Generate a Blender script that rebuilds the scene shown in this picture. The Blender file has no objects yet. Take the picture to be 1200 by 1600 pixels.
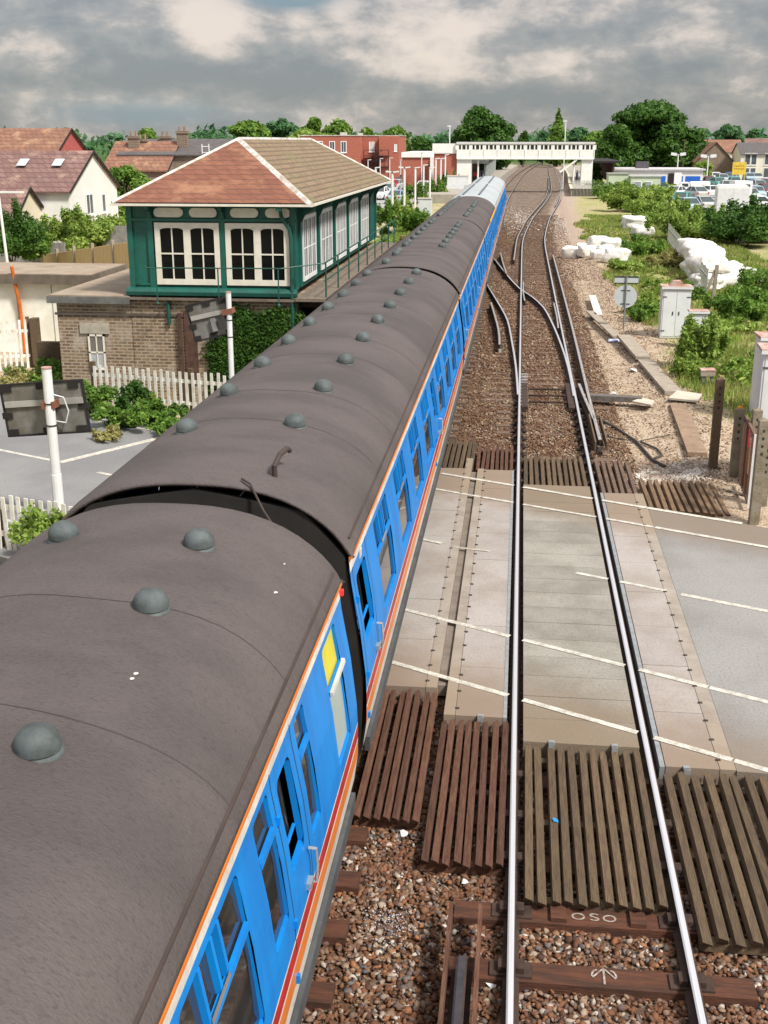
import bpy, math, random
import numpy as np
from mathutils import Vector, Matrix
R = math.radians
sc = bpy.context.scene
COL = sc.collection

# ------------------------------------------------------------------ camera
F = 1800.0                                   # focal length in photo pixels (1200 x 1600)
TH = math.atan(580 / F)
PS = math.atan(218 / (F * math.cos(TH) + 580 * math.sin(TH)))
H = 6.558
FW = Vector((-math.sin(PS) * math.cos(TH), math.cos(PS) * math.cos(TH), -math.sin(TH)))
RT = Vector((math.cos(PS), math.sin(PS), 0))
UP = RT.cross(FW)
cam = bpy.data.objects.new("camera", bpy.data.cameras.new("camera"))
COL.objects.link(cam)
cam.matrix_world = Matrix(((RT.x, UP.x, -FW.x, 0), (RT.y, UP.y, -FW.y, 0), (RT.z, UP.z, -FW.z, H), (0, 0, 0, 1)))
cam.data.sensor_fit = 'VERTICAL'
cam.data.sensor_height = 36.0
cam.data.lens = 36.0 * F / 1600
cam.data.clip_start = 0.1
cam.data.clip_end = 9000
sc.camera = cam
sc.render.resolution_x, sc.render.resolution_y = 768, 1024


def _ray(px, py):
    return FW * F + RT * (px - 600) - UP * (py - 800)


def at(px, py, z=0.0):
    v = _ray(px, py); t = (z - H) / v.z
    return Vector((v.x * t, v.y * t, z))


def atY(px, py, Y):
    v = _ray(px, py); t = Y / v.y
    return Vector((v.x * t, Y, H + v.z * t))


# ------------------------------------------------------------------ world
SUN_EL, SUN_AZ = R(50), R(128)               # azimuth clockwise from +Y: behind the camera, to the right
world = bpy.data.worlds.new("World"); sc.world = world
world.use_nodes = True
wt = world.node_tree; wn = wt.nodes; wl = wt.links
wn.clear()


class NX:
    """tiny expression helper for node trees"""
    def __init__(s, tree): s.t = tree
    def m(s, op, a, b=None, c=None, clamp=False):
        n = s.t.nodes.new('ShaderNodeMath'); n.operation = op; n.use_clamp = clamp
        for i, v in enumerate((a, b, c)):
            if v is None: continue
            if isinstance(v, (int, float)): n.inputs[i].default_value = v
            else: s.t.links.new(v, n.inputs[i])
        return n.outputs[0]
    def mix(s, f, a, b):
        n = s.t.nodes.new('ShaderNodeMix'); n.data_type = 'RGBA'
        for i, v in ((0, f), (6, a), (7, b)):
            if isinstance(v, (int, float)): n.inputs[i].default_value = v
            elif isinstance(v, tuple): n.inputs[i].default_value = (*v, 1) if len(v) == 3 else v
            else: s.t.links.new(v, n.inputs[i])
        return n.outputs[2]
    def noise(s, vec, scale, detail=4, rough=.55, dist=0, out='Fac'):
        n = s.t.nodes.new('ShaderNodeTexNoise')
        n.inputs['Scale'].default_value = scale; n.inputs['Detail'].default_value = detail
        n.inputs['Roughness'].default_value = rough; n.inputs['Distortion'].default_value = dist
        if vec is not None: s.t.links.new(vec, n.inputs['Vector'])
        return n.outputs[out]
    def comb(s, x, y, z):
        n = s.t.nodes.new('ShaderNodeCombineXYZ')
        for i, v in enumerate((x, y, z)):
            if isinstance(v, (int, float)): n.inputs[i].default_value = v
            else: s.t.links.new(v, n.inputs[i])
        return n.outputs[0]
    def sep(s, v):
        n = s.t.nodes.new('ShaderNodeSeparateXYZ'); s.t.links.new(v, n.inputs[0]); return n.outputs
    def ss(s, v, a, b):
        n = s.t.nodes.new('ShaderNodeMapRange'); n.interpolation_type = 'SMOOTHSTEP'
        s.t.links.new(v, n.inputs[0]); n.inputs[1].default_value = a; n.inputs[2].default_value = b
        return n.outputs[0]


w = NX(wt)
tc = wn.new('ShaderNodeTexCoord')
X_, Y_, Z_ = w.sep(tc.outputs['Generated'])
az = w.m('MULTIPLY', w.m('ARCTAN2', X_, Y_), 180 / math.pi)
el = w.m('MULTIPLY', w.m('ARCSINE', Z_), 180 / math.pi)
sky = wn.new('ShaderNodeTexSky'); sky.sky_type = 'NISHITA'; sky.sun_disc = False
sky.sun_elevation = SUN_EL; sky.sun_rotation = SUN_AZ
vec = w.comb(w.m('MULTIPLY', az, .11), w.m('MULTIPLY', el, .21), 3.1)
n1 = w.noise(vec, 1.35, 5, .5, .25)
n2 = w.noise(vec, 4.2, 8, .62, .15)
val = w.m('ADD', w.m('MULTIPLY', w.m('SUBTRACT', n1, .5), 1.3), w.m('MULTIPLY', w.m('SUBTRACT', n2, .5), 1.35))


def _dir(px, py):
    v = _ray(px, py).normalized()
    return math.degrees(math.atan2(v.x, v.y)), math.degrees(math.asin(v.z))


def gauss(px, py, sx, sy, amp):
    a, e = _dir(px, py)
    g = w.m('ADD', w.m('POWER', w.m('DIVIDE', w.m('SUBTRACT', az, a), sx / 31.4), 2),
            w.m('POWER', w.m('DIVIDE', w.m('SUBTRACT', el, e), sy / 33.0), 2))
    return w.m('MULTIPLY', w.m('EXPONENT', w.m('MULTIPLY', g, -1)), amp * (1.25 if sx < 200 and amp < .5 else 1))


# broad cloud masses (direction, spread in tenths of the frame, lighter + or darker -)
for g in ((330, 40, 50, 45, .42), (40, 65, 60, 50, .28), (200, 25, 80, 30, .12), (590, 80, 120, 45, .26), (760, 40, 110, 28, .18),
          (860, 100, 70, 26, .24), (640, 120, 60, 25, .2), (1090, 45, 80, 22, .2), (1180, 110, 60, 40, .12), (40, 165, 40, 30, .2), (530, 15, 20, 20, .25),
          (280, 105, 190, 20, -.30), (120, 130, 160, 16, -.30), (900, 60, 120, 20, -.2), (700, 150, 160, 22, -.22), (1050, 100, 90, 20, -.18),
          (1000, 150, 160, 22, -.12), (230, 60, 40, 30, -.15), (470, 130, 160, 16, -.18), (430, 175, 120, 16, .08)):
    val = w.m('ADD', val, gauss(*g))
val = w.ss(w.m('ADD', w.m('MULTIPLY', val, 1.0), .40, clamp=True), -.02, 1.02)
cl = wn.new('ShaderNodeValToRGB')
cl.color_ramp.elements[0].position = 0.0; cl.color_ramp.elements[0].color = (.175, .19, .205, 1)
cl.color_ramp.elements[1].position = 1.0; cl.color_ramp.elements[1].color = (.66, .56, .49, 1)
e_ = cl.color_ramp.elements.new(.45); e_.color = (.30, .285, .28, 1)
wl.new(val, cl.inputs[0])
blue = w.m('ADD', gauss(455, -2, 60, 14, 1.6), gauss(240, 178, 190, 22, .95), clamp=True)
blue = w.m('MULTIPLY', blue, w.ss(n1, .25, .6), clamp=True)
# overcast skies are brighter overhead than near the horizon
lift = w.m('ADD', 1.0, w.m('MULTIPLY', w.ss(el, 8, 50), 2.0))
cloud = w.mix(blue, cl.outputs[0], (.175, .235, .275))
vm = wn.new('ShaderNodeVectorMath'); vm.operation = 'SCALE'
wl.new(cloud, vm.inputs[0]); wl.new(w.m('MULTIPLY', lift, 8.0), vm.inputs['Scale'])
cover = w.mix(.88, sky.outputs[0], vm.outputs[0])
bg = wn.new('ShaderNodeBackground'); bg.inputs[1].default_value = .1
wl.new(cover, bg.inputs[0])
wo = wn.new('ShaderNodeOutputWorld'); wl.new(bg.outputs[0], wo.inputs[0])

sun = bpy.data.objects.new("sun", bpy.data.lights.new("sun", 'SUN'))
COL.objects.link(sun)
sun.data.energy = 3.3; sun.data.angle = R(9); sun.data.color = (1, .95, .87)
sd = Vector((math.sin(SUN_AZ) * math.cos(SUN_EL), math.cos(SUN_AZ) * math.cos(SUN_EL), math.sin(SUN_EL)))
sun.rotation_euler = (-sd).to_track_quat('-Z', 'Y').to_euler()
sc.view_settings.view_transform = 'Standard'; sc.view_settings.look = 'None'
sc.view_settings.exposure = 0.68; sc.view_settings.gamma = 1
sc.view_settings.use_curve_mapping = False

# ------------------------------------------------------------------ helpers
rnd = random.Random(7)
MATS = {}


def mat(name, c, rough=.8, var=.25, vs=3.0, bump=0., bs=20., metal=0., c2=None, stretch=None, island=0., spec=None, grain=0., gs=60., orand=0., dirt=None):
    """procedural surface: base colour, patchy second colour, fine grain, bump"""
    if name in MATS: return MATS[name]
    m = bpy.data.materials.new(name); m.use_nodes = True
    t = m.node_tree; x = NX(t); b = t.nodes['Principled BSDF']
    tcn = t.nodes.new('ShaderNodeTexCoord'); v = tcn.outputs['Object']
    if stretch:
        mp = t.nodes.new('ShaderNodeMapping'); mp.inputs['Scale'].default_value = stretch
        t.links.new(v, mp.inputs[0]); v = mp.outputs[0]
    if c2 is None: c2 = tuple(k * (1 - var) for k in c)
    f = x.ss(x.noise(v, vs, 6, .62), .34, .68)
    col = x.mix(f, c, c2)
    if grain:
        col = x.mix(x.m('MULTIPLY', x.ss(x.noise(v, gs, 3, .7), .45, .75), grain), col, tuple(k * .35 for k in c))
    if orand:
        oi = t.nodes.new('ShaderNodeObjectInfo'); hh = t.nodes.new('ShaderNodeHueSaturation'); t.links.new(col, hh.inputs['Color'])
        t.links.new(x.m('ADD', x.m('MULTIPLY', oi.outputs['Random'], orand * 2), 1 - orand), hh.inputs['Value']); col = hh.outputs[0]
    if dirt:                                     # brown earth trodden over the footway strips of the skewed road
        gp = t.nodes.new('ShaderNodeNewGeometry'); s3 = x.sep(gp.outputs['Position'])
        vv = x.m('ADD', s3[1], x.m('MULTIPLY', s3[0], .49)); nn = x.noise(gp.outputs['Position'], 1.6, 5, .65)
        vv = x.m('ADD', vv, x.m('MULTIPLY', x.m('SUBTRACT', nn, .5), 1.3))
        dm = x.m('MAXIMUM', x.ss(vv, 20.1, 21.5), x.m('SUBTRACT', 1.0, x.ss(vv, 12.6, 14.6)))
        col = x.mix(x.m('MULTIPLY', dm, .85), col, dirt)
    if island:
        g = t.nodes.new('ShaderNodeNewGeometry')
        h = t.nodes.new('ShaderNodeHueSaturation'); t.links.new(col, h.inputs['Color'])
        t.links.new(x.m('ADD', x.m('MULTIPLY', g.outputs['Random Per Island'], island * 2), 1 - island), h.inputs['Value'])
        col = h.outputs[0]
    t.links.new(col, b.inputs['Base Color'])
    b.inputs['Roughness'].default_value = rough; b.inputs['Metallic'].default_value = metal
    if spec is not None: b.inputs['Specular IOR Level'].default_value = spec
    if bump:
        bn = t.nodes.new('ShaderNodeBump'); bn.inputs['Strength'].default_value = bump; bn.inputs['Distance'].default_value = .02
        t.links.new(x.noise(v, bs, 5, .6), bn.inputs['Height']); t.links.new(bn.outputs[0], b.inputs['Normal'])
    MATS[name] = m
    return m


def brick_mat(name, c1, c2, mortar, bw=.225, bh=.075, ms=.012, stain=None, rough=.9, yz=False, bump=.4, offset=.5, sf=.35, blend=None):
    """bricks or tiles laid along the wall (horizontal = x+y, vertical = z)"""
    if name in MATS: return MATS[name]
    m = bpy.data.materials.new(name); m.use_nodes = True
    t = m.node_tree; x = NX(t); b = t.nodes['Principled BSDF']
    tcn = t.nodes.new('ShaderNodeTexCoord'); s = x.sep(tcn.outputs['Object'])
    u = x.m('ADD', s[0], s[1])
    v = x.comb(u, s[2], 0)
    br = t.nodes.new('ShaderNodeTexBrick'); t.links.new(v, br.inputs['Vector'])
    br.offset = offset
    for k, q in (('Color1', c1), ('Color2', c2), ('Mortar', mortar)): br.inputs[k].default_value = (*q, 1)
    br.inputs['Scale'].default_value = 1; br.inputs['Brick Width'].default_value = bw; br.inputs['Row Height'].default_value = bh
    br.inputs['Mortar Size'].default_value = ms; br.inputs['Bias'].default_value = 0
    col = br.outputs[0]
    if stain:
        col = x.mix(x.m('MULTIPLY', x.ss(x.noise(tcn.outputs['Object'], .9, 6, .65), .5, .7), sf * 2), col, stain)
    if blend:
        col = x.mix(x.m('MULTIPLY', x.noise(tcn.outputs['Object'], 9, 5, .7), .6), col, blend)
    t.links.new(col, b.inputs['Base Color']); b.inputs['Roughness'].default_value = rough
    bn = t.nodes.new('ShaderNodeBump'); bn.inputs['Strength'].default_value = bump; bn.inputs['Distance'].default_value = .01
    bn.invert = True
    t.links.new(br.outputs['Fac'], bn.inputs['Height']); t.links.new(bn.outputs[0], b.inputs['Normal'])
    MATS[name] = m
    return m


def leaf_mat(name, dark, mid, light, sat=1.):
    if name in MATS: return MATS[name]
    m = bpy.data.materials.new(name); m.use_nodes = True
    t = m.node_tree; x = NX(t); b = t.nodes['Principled BSDF']
    g = t.nodes.new('ShaderNodeNewGeometry')
    tcn = t.nodes.new('ShaderNodeTexCoord')
    r = t.nodes.new('ShaderNodeValToRGB')
    r.color_ramp.elements[0].color = (*dark, 1); r.color_ramp.elements[1].color = (*light, 1)
    e = r.color_ramp.elements.new(.5); e.color = (*mid, 1)
    k = x.m('ADD', x.m('MULTIPLY', g.outputs['Random Per Island'], .65), x.m('MULTIPLY', x.ss(x.noise(tcn.outputs['Object'], .55, 3), .35, .65), .35))
    t.links.new(k, r.inputs[0]); t.links.new(r.outputs[0], b.inputs['Base Color'])
    b.inputs['Roughness'].default_value = .55
    b.inputs['Specular IOR Level'].default_value = .25
    tr = t.nodes.new('ShaderNodeBsdfTranslucent'); t.links.new(r.outputs[0], tr.inputs[0])
    ms = t.nodes.new('ShaderNodeMixShader'); ms.inputs[0].default_value = .40
    t.links.new(b.outputs[0], ms.inputs[1]); t.links.new(tr.outputs[0], ms.inputs[2])
    t.links.new(ms.outputs[0], t.nodes['Material Output'].inputs[0])
    MATS[name] = m
    return m


def tag(o, label=None, cat=None, group=None, kind=None):
    if label: o['label'] = label
    if cat: o['category'] = cat
    if group: o['group'] = group
    if kind: o['kind'] = kind
    return o


def thing(name, loc, label, cat, group=None, rz=0):
    o = bpy.data.objects.new(name, None); COL.objects.link(o)
    o.empty_display_size = .3
    o.location = loc; o.rotation_euler = (0, 0, rz)
    return tag(o, label, cat, group)


def link(name, verts, faces, m, parent=None, off=None, mi=None, smooth=False):
    me = bpy.data.meshes.new(name)
    if off is not None: verts = [(v[0] - off[0], v[1] - off[1], v[2] - off[2]) for v in verts]
    me.from_pydata([tuple(v) for v in verts], [], faces)
    for k in (m if isinstance(m, (list, tuple)) else [m]): me.materials.append(k)
    if mi is not None: me.polygons.foreach_set('material_index', mi)
    if smooth: me.polygons.foreach_set('use_smooth', [True] * len(me.polygons))
    me.update()
    o = bpy.data.objects.new(name, me); COL.objects.link(o)
    if parent is not None: o.parent = parent
    return o


class MB:
    """collects shapes and links them as ONE mesh"""
    def __init__(s): s.v = []; s.f = []; s.mi = []; s.k = 0
    def add(s, vs, fs):
        b = len(s.v); s.v += [tuple(v) for v in vs]; s.f += [tuple(b + i for i in f) for f in fs]; s.mi += [s.k] * len(fs)
        return s
    def mat(s, k): s.k = k; return s
    def box(s, a, b):
        x0, y0, z0 = (min(p, q) for p, q in zip(a, b)); x1, y1, z1 = (max(p, q) for p, q in zip(a, b))
        return s.add([(x0, y0, z0), (x1, y0, z0), (x1, y1, z0), (x0, y1, z0), (x0, y0, z1), (x1, y0, z1), (x1, y1, z1), (x0, y1, z1)],
                     [(3, 2, 1, 0), (4, 5, 6, 7), (0, 1, 5, 4), (1, 2, 6, 5), (2, 3, 7, 6), (3, 0, 4, 7)])
    def cbox(s, c, d, rz=0, rx=0, ry=0):
        M = Matrix.Translation(c) @ Matrix.Rotation(rz, 4, 'Z') @ Matrix.Rotation(ry, 4, 'Y') @ Matrix.Rotation(rx, 4, 'X')
        q = [M @ Vector((x * d[0] / 2, y * d[1] / 2, z * d[2] / 2)) for z in (-1, 1) for x, y in ((-1, -1), (1, -1), (1, 1), (-1, 1))]
        return s.add(q, [(3, 2, 1, 0), (4, 5, 6, 7), (0, 1, 5, 4), (1, 2, 6, 5), (2, 3, 7, 6), (3, 0, 4, 7)])
    def prism(s, poly, z0, z1):
        """vertical extrusion of a CCW polygon"""
        n = len(poly)
        vs = [(p[0], p[1], z0) for p in poly] + [(p[0], p[1], z1) for p in poly]
        return s.add(vs, [tuple(range(n - 1, -1, -1)), tuple(range(n, 2 * n))] + [(i, (i + 1) % n, n + (i + 1) % n, n + i) for i in range(n)])
    def ext(s, poly, axis, a, b):
        """extrude a 2D polygon along an axis: axis 'x' poly=(y,z), axis 'y' poly=(x,z)"""
        n = len(poly)
        g = (lambda p, t: (t, p[0], p[1])) if axis == 'x' else (lambda p, t: (p[0], t, p[1]))
        vs = [g(p, a) for p in poly] + [g(p, b) for p in poly]
        return s.add(vs, [tuple(range(n)), tuple(range(2 * n - 1, n - 1, -1))] + [(i, n + i, n + (i + 1) % n, (i + 1) % n) for i in range(n)])
    def tube(s, pts, r, n=8, r2=None, cap=True):
        pts = [Vector(p) for p in pts]; m = len(pts); base = len(s.v)
        up = None
        for i, p in enumerate(pts):
            d = (pts[min(i + 1, m - 1)] - pts[max(i - 1, 0)]).normalized()
            if up is None:
                up = Vector((0, 0, 1)) if abs(d.z) < .9 else Vector((1, 0, 0))
            a = d.cross(up).normalized(); b = a.cross(d).normalized(); up = b
            rr = r if r2 is None else r + (r2 - r) * i / (m - 1)
            for k in range(n):
                t = 2 * math.pi * k / n
                s.v.append(tuple(p + a * math.cos(t) * rr + b * math.sin(t) * rr))
        for i in range(m - 1):
            for k in range(n):
                a0 = base + i * n + k; a1 = base + i * n + (k + 1) % n
                s.f.append((a0, a1, a1 + n, a0 + n)); s.mi.append(s.k)
        if cap:
            s.f.append(tuple(base + k for k in range(n))[::-1]); s.mi.append(s.k)
            s.f.append(tuple(base + (m - 1) * n + k for k in range(n))); s.mi.append(s.k)
        return s
    def dome(s, c, r, h, n=12, m=4, skirt=0.):
        base = len(s.v)
        rings = []
        if skirt: rings.append((r, -skirt))
        rings += [(r * math.cos(t), h * math.sin(t)) for t in [math.pi / 2 * i / m for i in range(m)]]
        for rr, z in rings:
            for k in range(n): s.v.append((c[0] + rr * math.cos(2 * math.pi * k / n), c[1] + rr * math.sin(2 * math.pi * k / n), c[2] + z))
        s.v.append((c[0], c[1], c[2] + h))
        for i in range(len(rings) - 1):
            for k in range(n):
                a0 = base + i * n + k; a1 = base + i * n + (k + 1) % n
                s.f.append((a0, a1, a1 + n, a0 + n)); s.mi.append(s.k)
        for k in range(n):
            s.f.append((base + (len(rings) - 1) * n + k, base + (len(rings) - 1) * n + (k + 1) % n, len(s.v) - 1)); s.mi.append(s.k)
        return s
    def each(s, name, m, parent=None, off=None, smooth=False):
        """every separate piece becomes a part of its own"""
        p = list(range(len(s.v)))
        def fd(a):
            while p[a] != a: p[a] = p[p[a]]; a = p[a]
            return a
        for f in s.f:
            for i in f[1:]: p[fd(i)] = fd(f[0])
        gr_ = {}
        for f, k in zip(s.f, s.mi): gr_.setdefault(fd(f[0]), []).append((f, k))
        out = []
        for fs_ in gr_.values():
            ids = sorted({i for f, _ in fs_ for i in f}); mp = {a: b for b, a in enumerate(ids)}
            out.append(link(name, [s.v[i] for i in ids], [tuple(mp[i] for i in f) for f, _ in fs_], m, parent, off, [k for _, k in fs_], smooth))
        return out
    def build(s, name, m, parent=None, off=None, smooth=False):
        return link(name, s.v, s.f, m, parent, off, s.mi, smooth)


def kids(o): return [c for c in COL.objects if c.parent == o]


def copy_tree(o, parent=None, pm=None):
    c = o.copy(); COL.objects.link(c); c.parent = parent
    if parent is not None: c.matrix_parent_inverse = o.matrix_parent_inverse
    for ch in pm.get(o.name, []): copy_tree(ch, c, pm)
    return c


def dup(o, loc, rz=0, label=None, sc_=None):
    pm = {}
    for q in COL.objects:
        if q.parent: pm.setdefault(q.parent.name, []).append(q)
    c = copy_tree(o, None, pm); c.location = loc; c.rotation_euler = (0, 0, rz)
    if label: c['label'] = label
    if sc_: c.scale = sc_
    return c


def leaves_np(clumps, n, size, seed=0, flat=.35, aspect=1.7):
    """n diamond-shaped leaves spread over ellipsoid clumps [(cx,cy,cz,rx,ry,rz)]"""
    g = np.random.default_rng(seed)
    C = np.array(clumps, float)
    wgt = C[:, 3] * C[:, 4] * C[:, 5]; wgt = wgt ** .7; wgt /= wgt.sum()
    idx = g.choice(len(C), n, p=wgt)
    d = g.normal(size=(n, 3)); d /= np.linalg.norm(d, axis=1)[:, None]
    r = g.random(n) ** .42
    P = C[idx, :3] + d * C[idx, 3:] * r[:, None] * (1 + .12 * g.normal(size=n))[:, None]
    nrm = d * .8 + g.normal(size=(n, 3)) * .65 + np.array([0, 0, flat]); nrm /= np.linalg.norm(nrm, axis=1)[:, None]
    t = np.cross(nrm, g.normal(size=(n, 3))); t /= np.linalg.norm(t, axis=1)[:, None]
    b = np.cross(nrm, t)
    s = size * (.55 + .9 * g.random(n))[:, None]
    V = np.stack([P - t * s * .5 * aspect, P - b * s * .42 + nrm * s * .1, P + t * s * .5 * aspect, P + b * s * .42 + nrm * s * .1], 1)
    return V.reshape(-1, 3)


def quads(name, V, m, parent=None, off=(0, 0, 0), k=4):
    V = V - np.array(off, float)
    nf = len(V) // k
    me = bpy.data.meshes.new(name)
    me.vertices.add(len(V)); me.vertices.foreach_set('co', V.astype(np.float32).ravel())
    me.loops.add(nf * k); me.loops.foreach_set('vertex_index', np.arange(nf * k, dtype=np.int32))
    me.polygons.add(nf); me.polygons.foreach_set('loop_start', np.arange(0, nf * k, k, dtype=np.int32))
    me.materials.append(m); me.update(calc_edges=True)
    o = bpy.data.objects.new(name, me); COL.objects.link(o)
    if parent is not None: o.parent = parent
    return o


def clumps_in(c, r, n, seed, k=.42, low=-.6):
    g = random.Random(seed); out = []
    while len(out) < n:
        d = Vector((g.gauss(0, 1), g.gauss(0, 1), g.gauss(0, 1))).normalized() * (g.random() ** .45)
        if d.z < low: continue
        s = k * (.65 + .6 * g.random())
        out.append((c[0] + d.x * r[0] * .72, c[1] + d.y * r[1] * .72, c[2] + d.z * r[2] * .72, r[0] * s, r[1] * s, r[2] * s * .9))
    return out


BARK = mat('bark', (.10, .075, .05), .95, .5, 4, .6, 15)
LEAF = {
    'dark': leaf_mat('leaf_dark', (.028, .075, .014), (.06, .145, .024), (.135, .26, .045)),
    'mid': leaf_mat('leaf_mid', (.05, .12, .016), (.13, .25, .035), (.28, .42, .08)),
    'light': leaf_mat('leaf_light', (.10, .18, .028), (.24, .36, .06), (.42, .52, .14)),
    'dry': leaf_mat('leaf_dry', (.16, .16, .05), (.34, .32, .11), (.52, .46, .22)),
    'far': leaf_mat('leaf_far', (.04, .12, .05), (.09, .21, .085), (.16, .32, .13)),
}


def tree(name, base, height, rx, leaf, n, size, label, cat='tree', group=None, seed=0, trunk_h=.25, clumps=14, ry=None, conic=False, kc=.42):
    """tapered trunk with limbs, crown of leaf-sized faces"""
    o = thing(name, base, label, cat, group)
    ry = ry or rx; h0 = height * trunk_h; hc = (height - h0) / 2
    c = (0, 0, h0 + hc)
    if conic:
        cl_ = []
        for i in range(clumps):
            t = i / (clumps - 1); rr = rx * (1 - t) ** .8 * .62 + .15 * rx * (1 - t) + .12
            cl_.append((rr * .25 * math.sin(i * 2.4), rr * .25 * math.cos(i * 2.4), h0 + t * (height - h0) * .93, rr, rr, height * .09))
    else:
        g_ = random.Random(seed); cl_ = []; hh = height - h0
        for i in range(clumps):
            tt = g_.random() ** .8; rr = (1 - tt ** 3.6) ** .5 * (1 - .18 * max(0, .25 - tt) / .25)
            a__ = g_.random() * 6.283; q__ = math.sqrt(g_.random()) * .80; s__ = kc * (.6 + .6 * g_.random()) * (1 - .25 * tt)
            cl_.append((math.cos(a__) * q__ * rr * rx, math.sin(a__) * q__ * rr * ry, h0 + tt * hh * .86, rx * s__, ry * s__, hh * s__ * .42))
    quads('crown', leaves_np(cl_, n, size, seed), LEAF[leaf], o)
    tb = MB(); rt = max(.06, height * .022)
    tb.tube([(0, 0, -.2), (rt * .3, 0, h0 * .6), (0, rt * .4, h0 + hc * .6), (0, 0, h0 + hc * 1.3)], rt, 7, rt * .3)
    for q in cl_[:7]:
        tb.tube([(0, 0, h0 * .8 + hc * .15), (q[0] * .5, q[1] * .5, (h0 + q[2]) / 2 + hc * .1), (q[0], q[1], q[2])], rt * .45, 5, rt * .1)
    tb.build('trunk', BARK, o)
    return o


def bush(name, base, r, h, leaf, n, size, label, cat='bush', group=None, seed=0, clumps=8, ry=None, stems=5):
    o = thing(name, base, label, cat, group)
    ry = ry or r
    cl_ = clumps_in((0, 0, h * .42), (r, ry, h * .50), clumps, seed, .36, -.9)
    gs_ = random.Random(seed + 5)
    for i in range(14):                          # ragged shoots standing out of the mass
        a_, q_ = gs_.random() * 6.283, math.sqrt(gs_.random()) * .95
        hh = h * (1.12 - .45 * q_) * gs_.uniform(.62, 1.0); sr = r * .05 + .04
        cl_.append((math.cos(a_) * q_ * r, math.sin(a_) * q_ * ry, hh, sr * 1.6, sr * 1.6, h * .22))
    V = leaves_np(cl_, n, size, seed)
    V[:, 2] = np.maximum(V[:, 2], .02)
    quads('foliage', V, LEAF[leaf], o)
    tb = MB(); g = random.Random(seed)
    for i in range(stems):
        q = cl_[i % len(cl_)]
        tb.tube([(q[0] * .2, q[1] * .2, -.1), (q[0] * .6, q[1] * .6, q[2] * .55), (q[0], q[1], q[2] + q[5] * .5)], .02 + h * .006, 5, .006)
    tb.build('stem', BARK, o)
    return o
# ------------------------------------------------------------------ ground
def smooth(t): t = min(1, max(0, t)); return t * t * (3 - 2 * t)


def ground_z(X, Y):
    d = max(-5.0 - X, X - 3.1)               # the railway lies in a shallow bed
    if Y > 95: d -= (Y - 95) * .02
    z = -.25 + .22 * smooth(d / 1.2)
    if d > 1.5 and not (8 < Y < 26): z += .05 * math.sin(X * 1.3 + Y * .7) * math.sin(Y * .9 - X * .4)
    if Y > 300: z = min(z, -.3)
    if 11 < Y < 27 or -12 < X < -3: z = min(z, -.05)
    if X > 2.5 and 8 < Y + .49 * X < 22.6: z = -.2
    if X < -4.1 and 10 < Y + .49 * X < 22.6: z = -.2
    return z


gx = [-3500, -1500, -700, -350, -200, -120, -80, -60, -50] + [-45 + i for i in range(36)] + [-9 + .4 * i for i in range(56)] + [13.6 + i for i in range(40)] + [60, 80, 120, 200, 350, 700, 1500, 3500]
gy = [-200, -50, -10, 0, 3] + [4 + .5 * i for i in range(160)] + [84 + 2 * i for i in range(70)] + [230, 260, 300, 360, 450, 600, 1000, 1800, 3500, 6000]
vs = [(x, y, ground_z(x, y)) for y in gy for x in gx]
nx = len(gx)
fs = [(j * nx + i, j * nx + i + 1, (j + 1) * nx + i + 1, (j + 1) * nx + i) for j in range(len(gy) - 1) for i in range(nx - 1)]
gm = bpy.data.materials.new('ground'); gm.use_nodes = True
t = gm.node_tree; x = NX(t); b = t.nodes['Principled BSDF']
tcn = t.nodes.new('ShaderNodeTexCoord'); P = tcn.outputs['Object']; sx, sy, sz = x.sep(P)
nbig = x.noise(P, .35, 5, .6); nmid = x.noise(P, 2.2, 6, .65); nfin = x.noise(P, 22, 4, .7)
vor = t.nodes.new('ShaderNodeTexVoronoi'); vor.inputs['Scale'].default_value = 17; t.links.new(P, vor.inputs['Vector'])
rc = t.nodes.new('ShaderNodeValToRGB'); t.links.new(x.sep(vor.outputs['Color'])[0], rc.inputs[0])
rc.color_ramp.elements[0].color = (.04, .02, .012, 1); rc.color_ramp.elements[1].color = (.33, .23, .16, 1)
for p_, c_ in ((.35, (.11, .05, .026)), (.6, (.17, .09, .05)), (.8, (.15, .14, .13))):
    e = rc.color_ramp.elements.new(p_); e.color = (*c_, 1)
stone = x.mix(x.m('MULTIPLY', x.ss(nmid, .35, .7), .5), rc.outputs[0], (.20, .125, .075))
stone = x.mix(x.m('MULTIPLY', x.ss(nbig, .55, .7), .6), stone, (.24, .19, .155))
dry = x.mix(x.ss(nfin, .3, .7), (.28, .20, .13), (.66, .55, .42))
dry = x.mix(x.m('MULTIPLY', x.ss(nmid, .47, .64), .6), dry, (.26, .165, .10))
grass = x.mix(x.ss(nfin, .3, .7), (.13, .19, .045), (.36, .40, .13))
grass = x.mix(x.ss(nmid, .44, .56), grass, (.40, .34, .18))
grass = x.mix(x.m('MULTIPLY', x.ss(nbig, .48, .6), .6), grass, dry)
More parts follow.
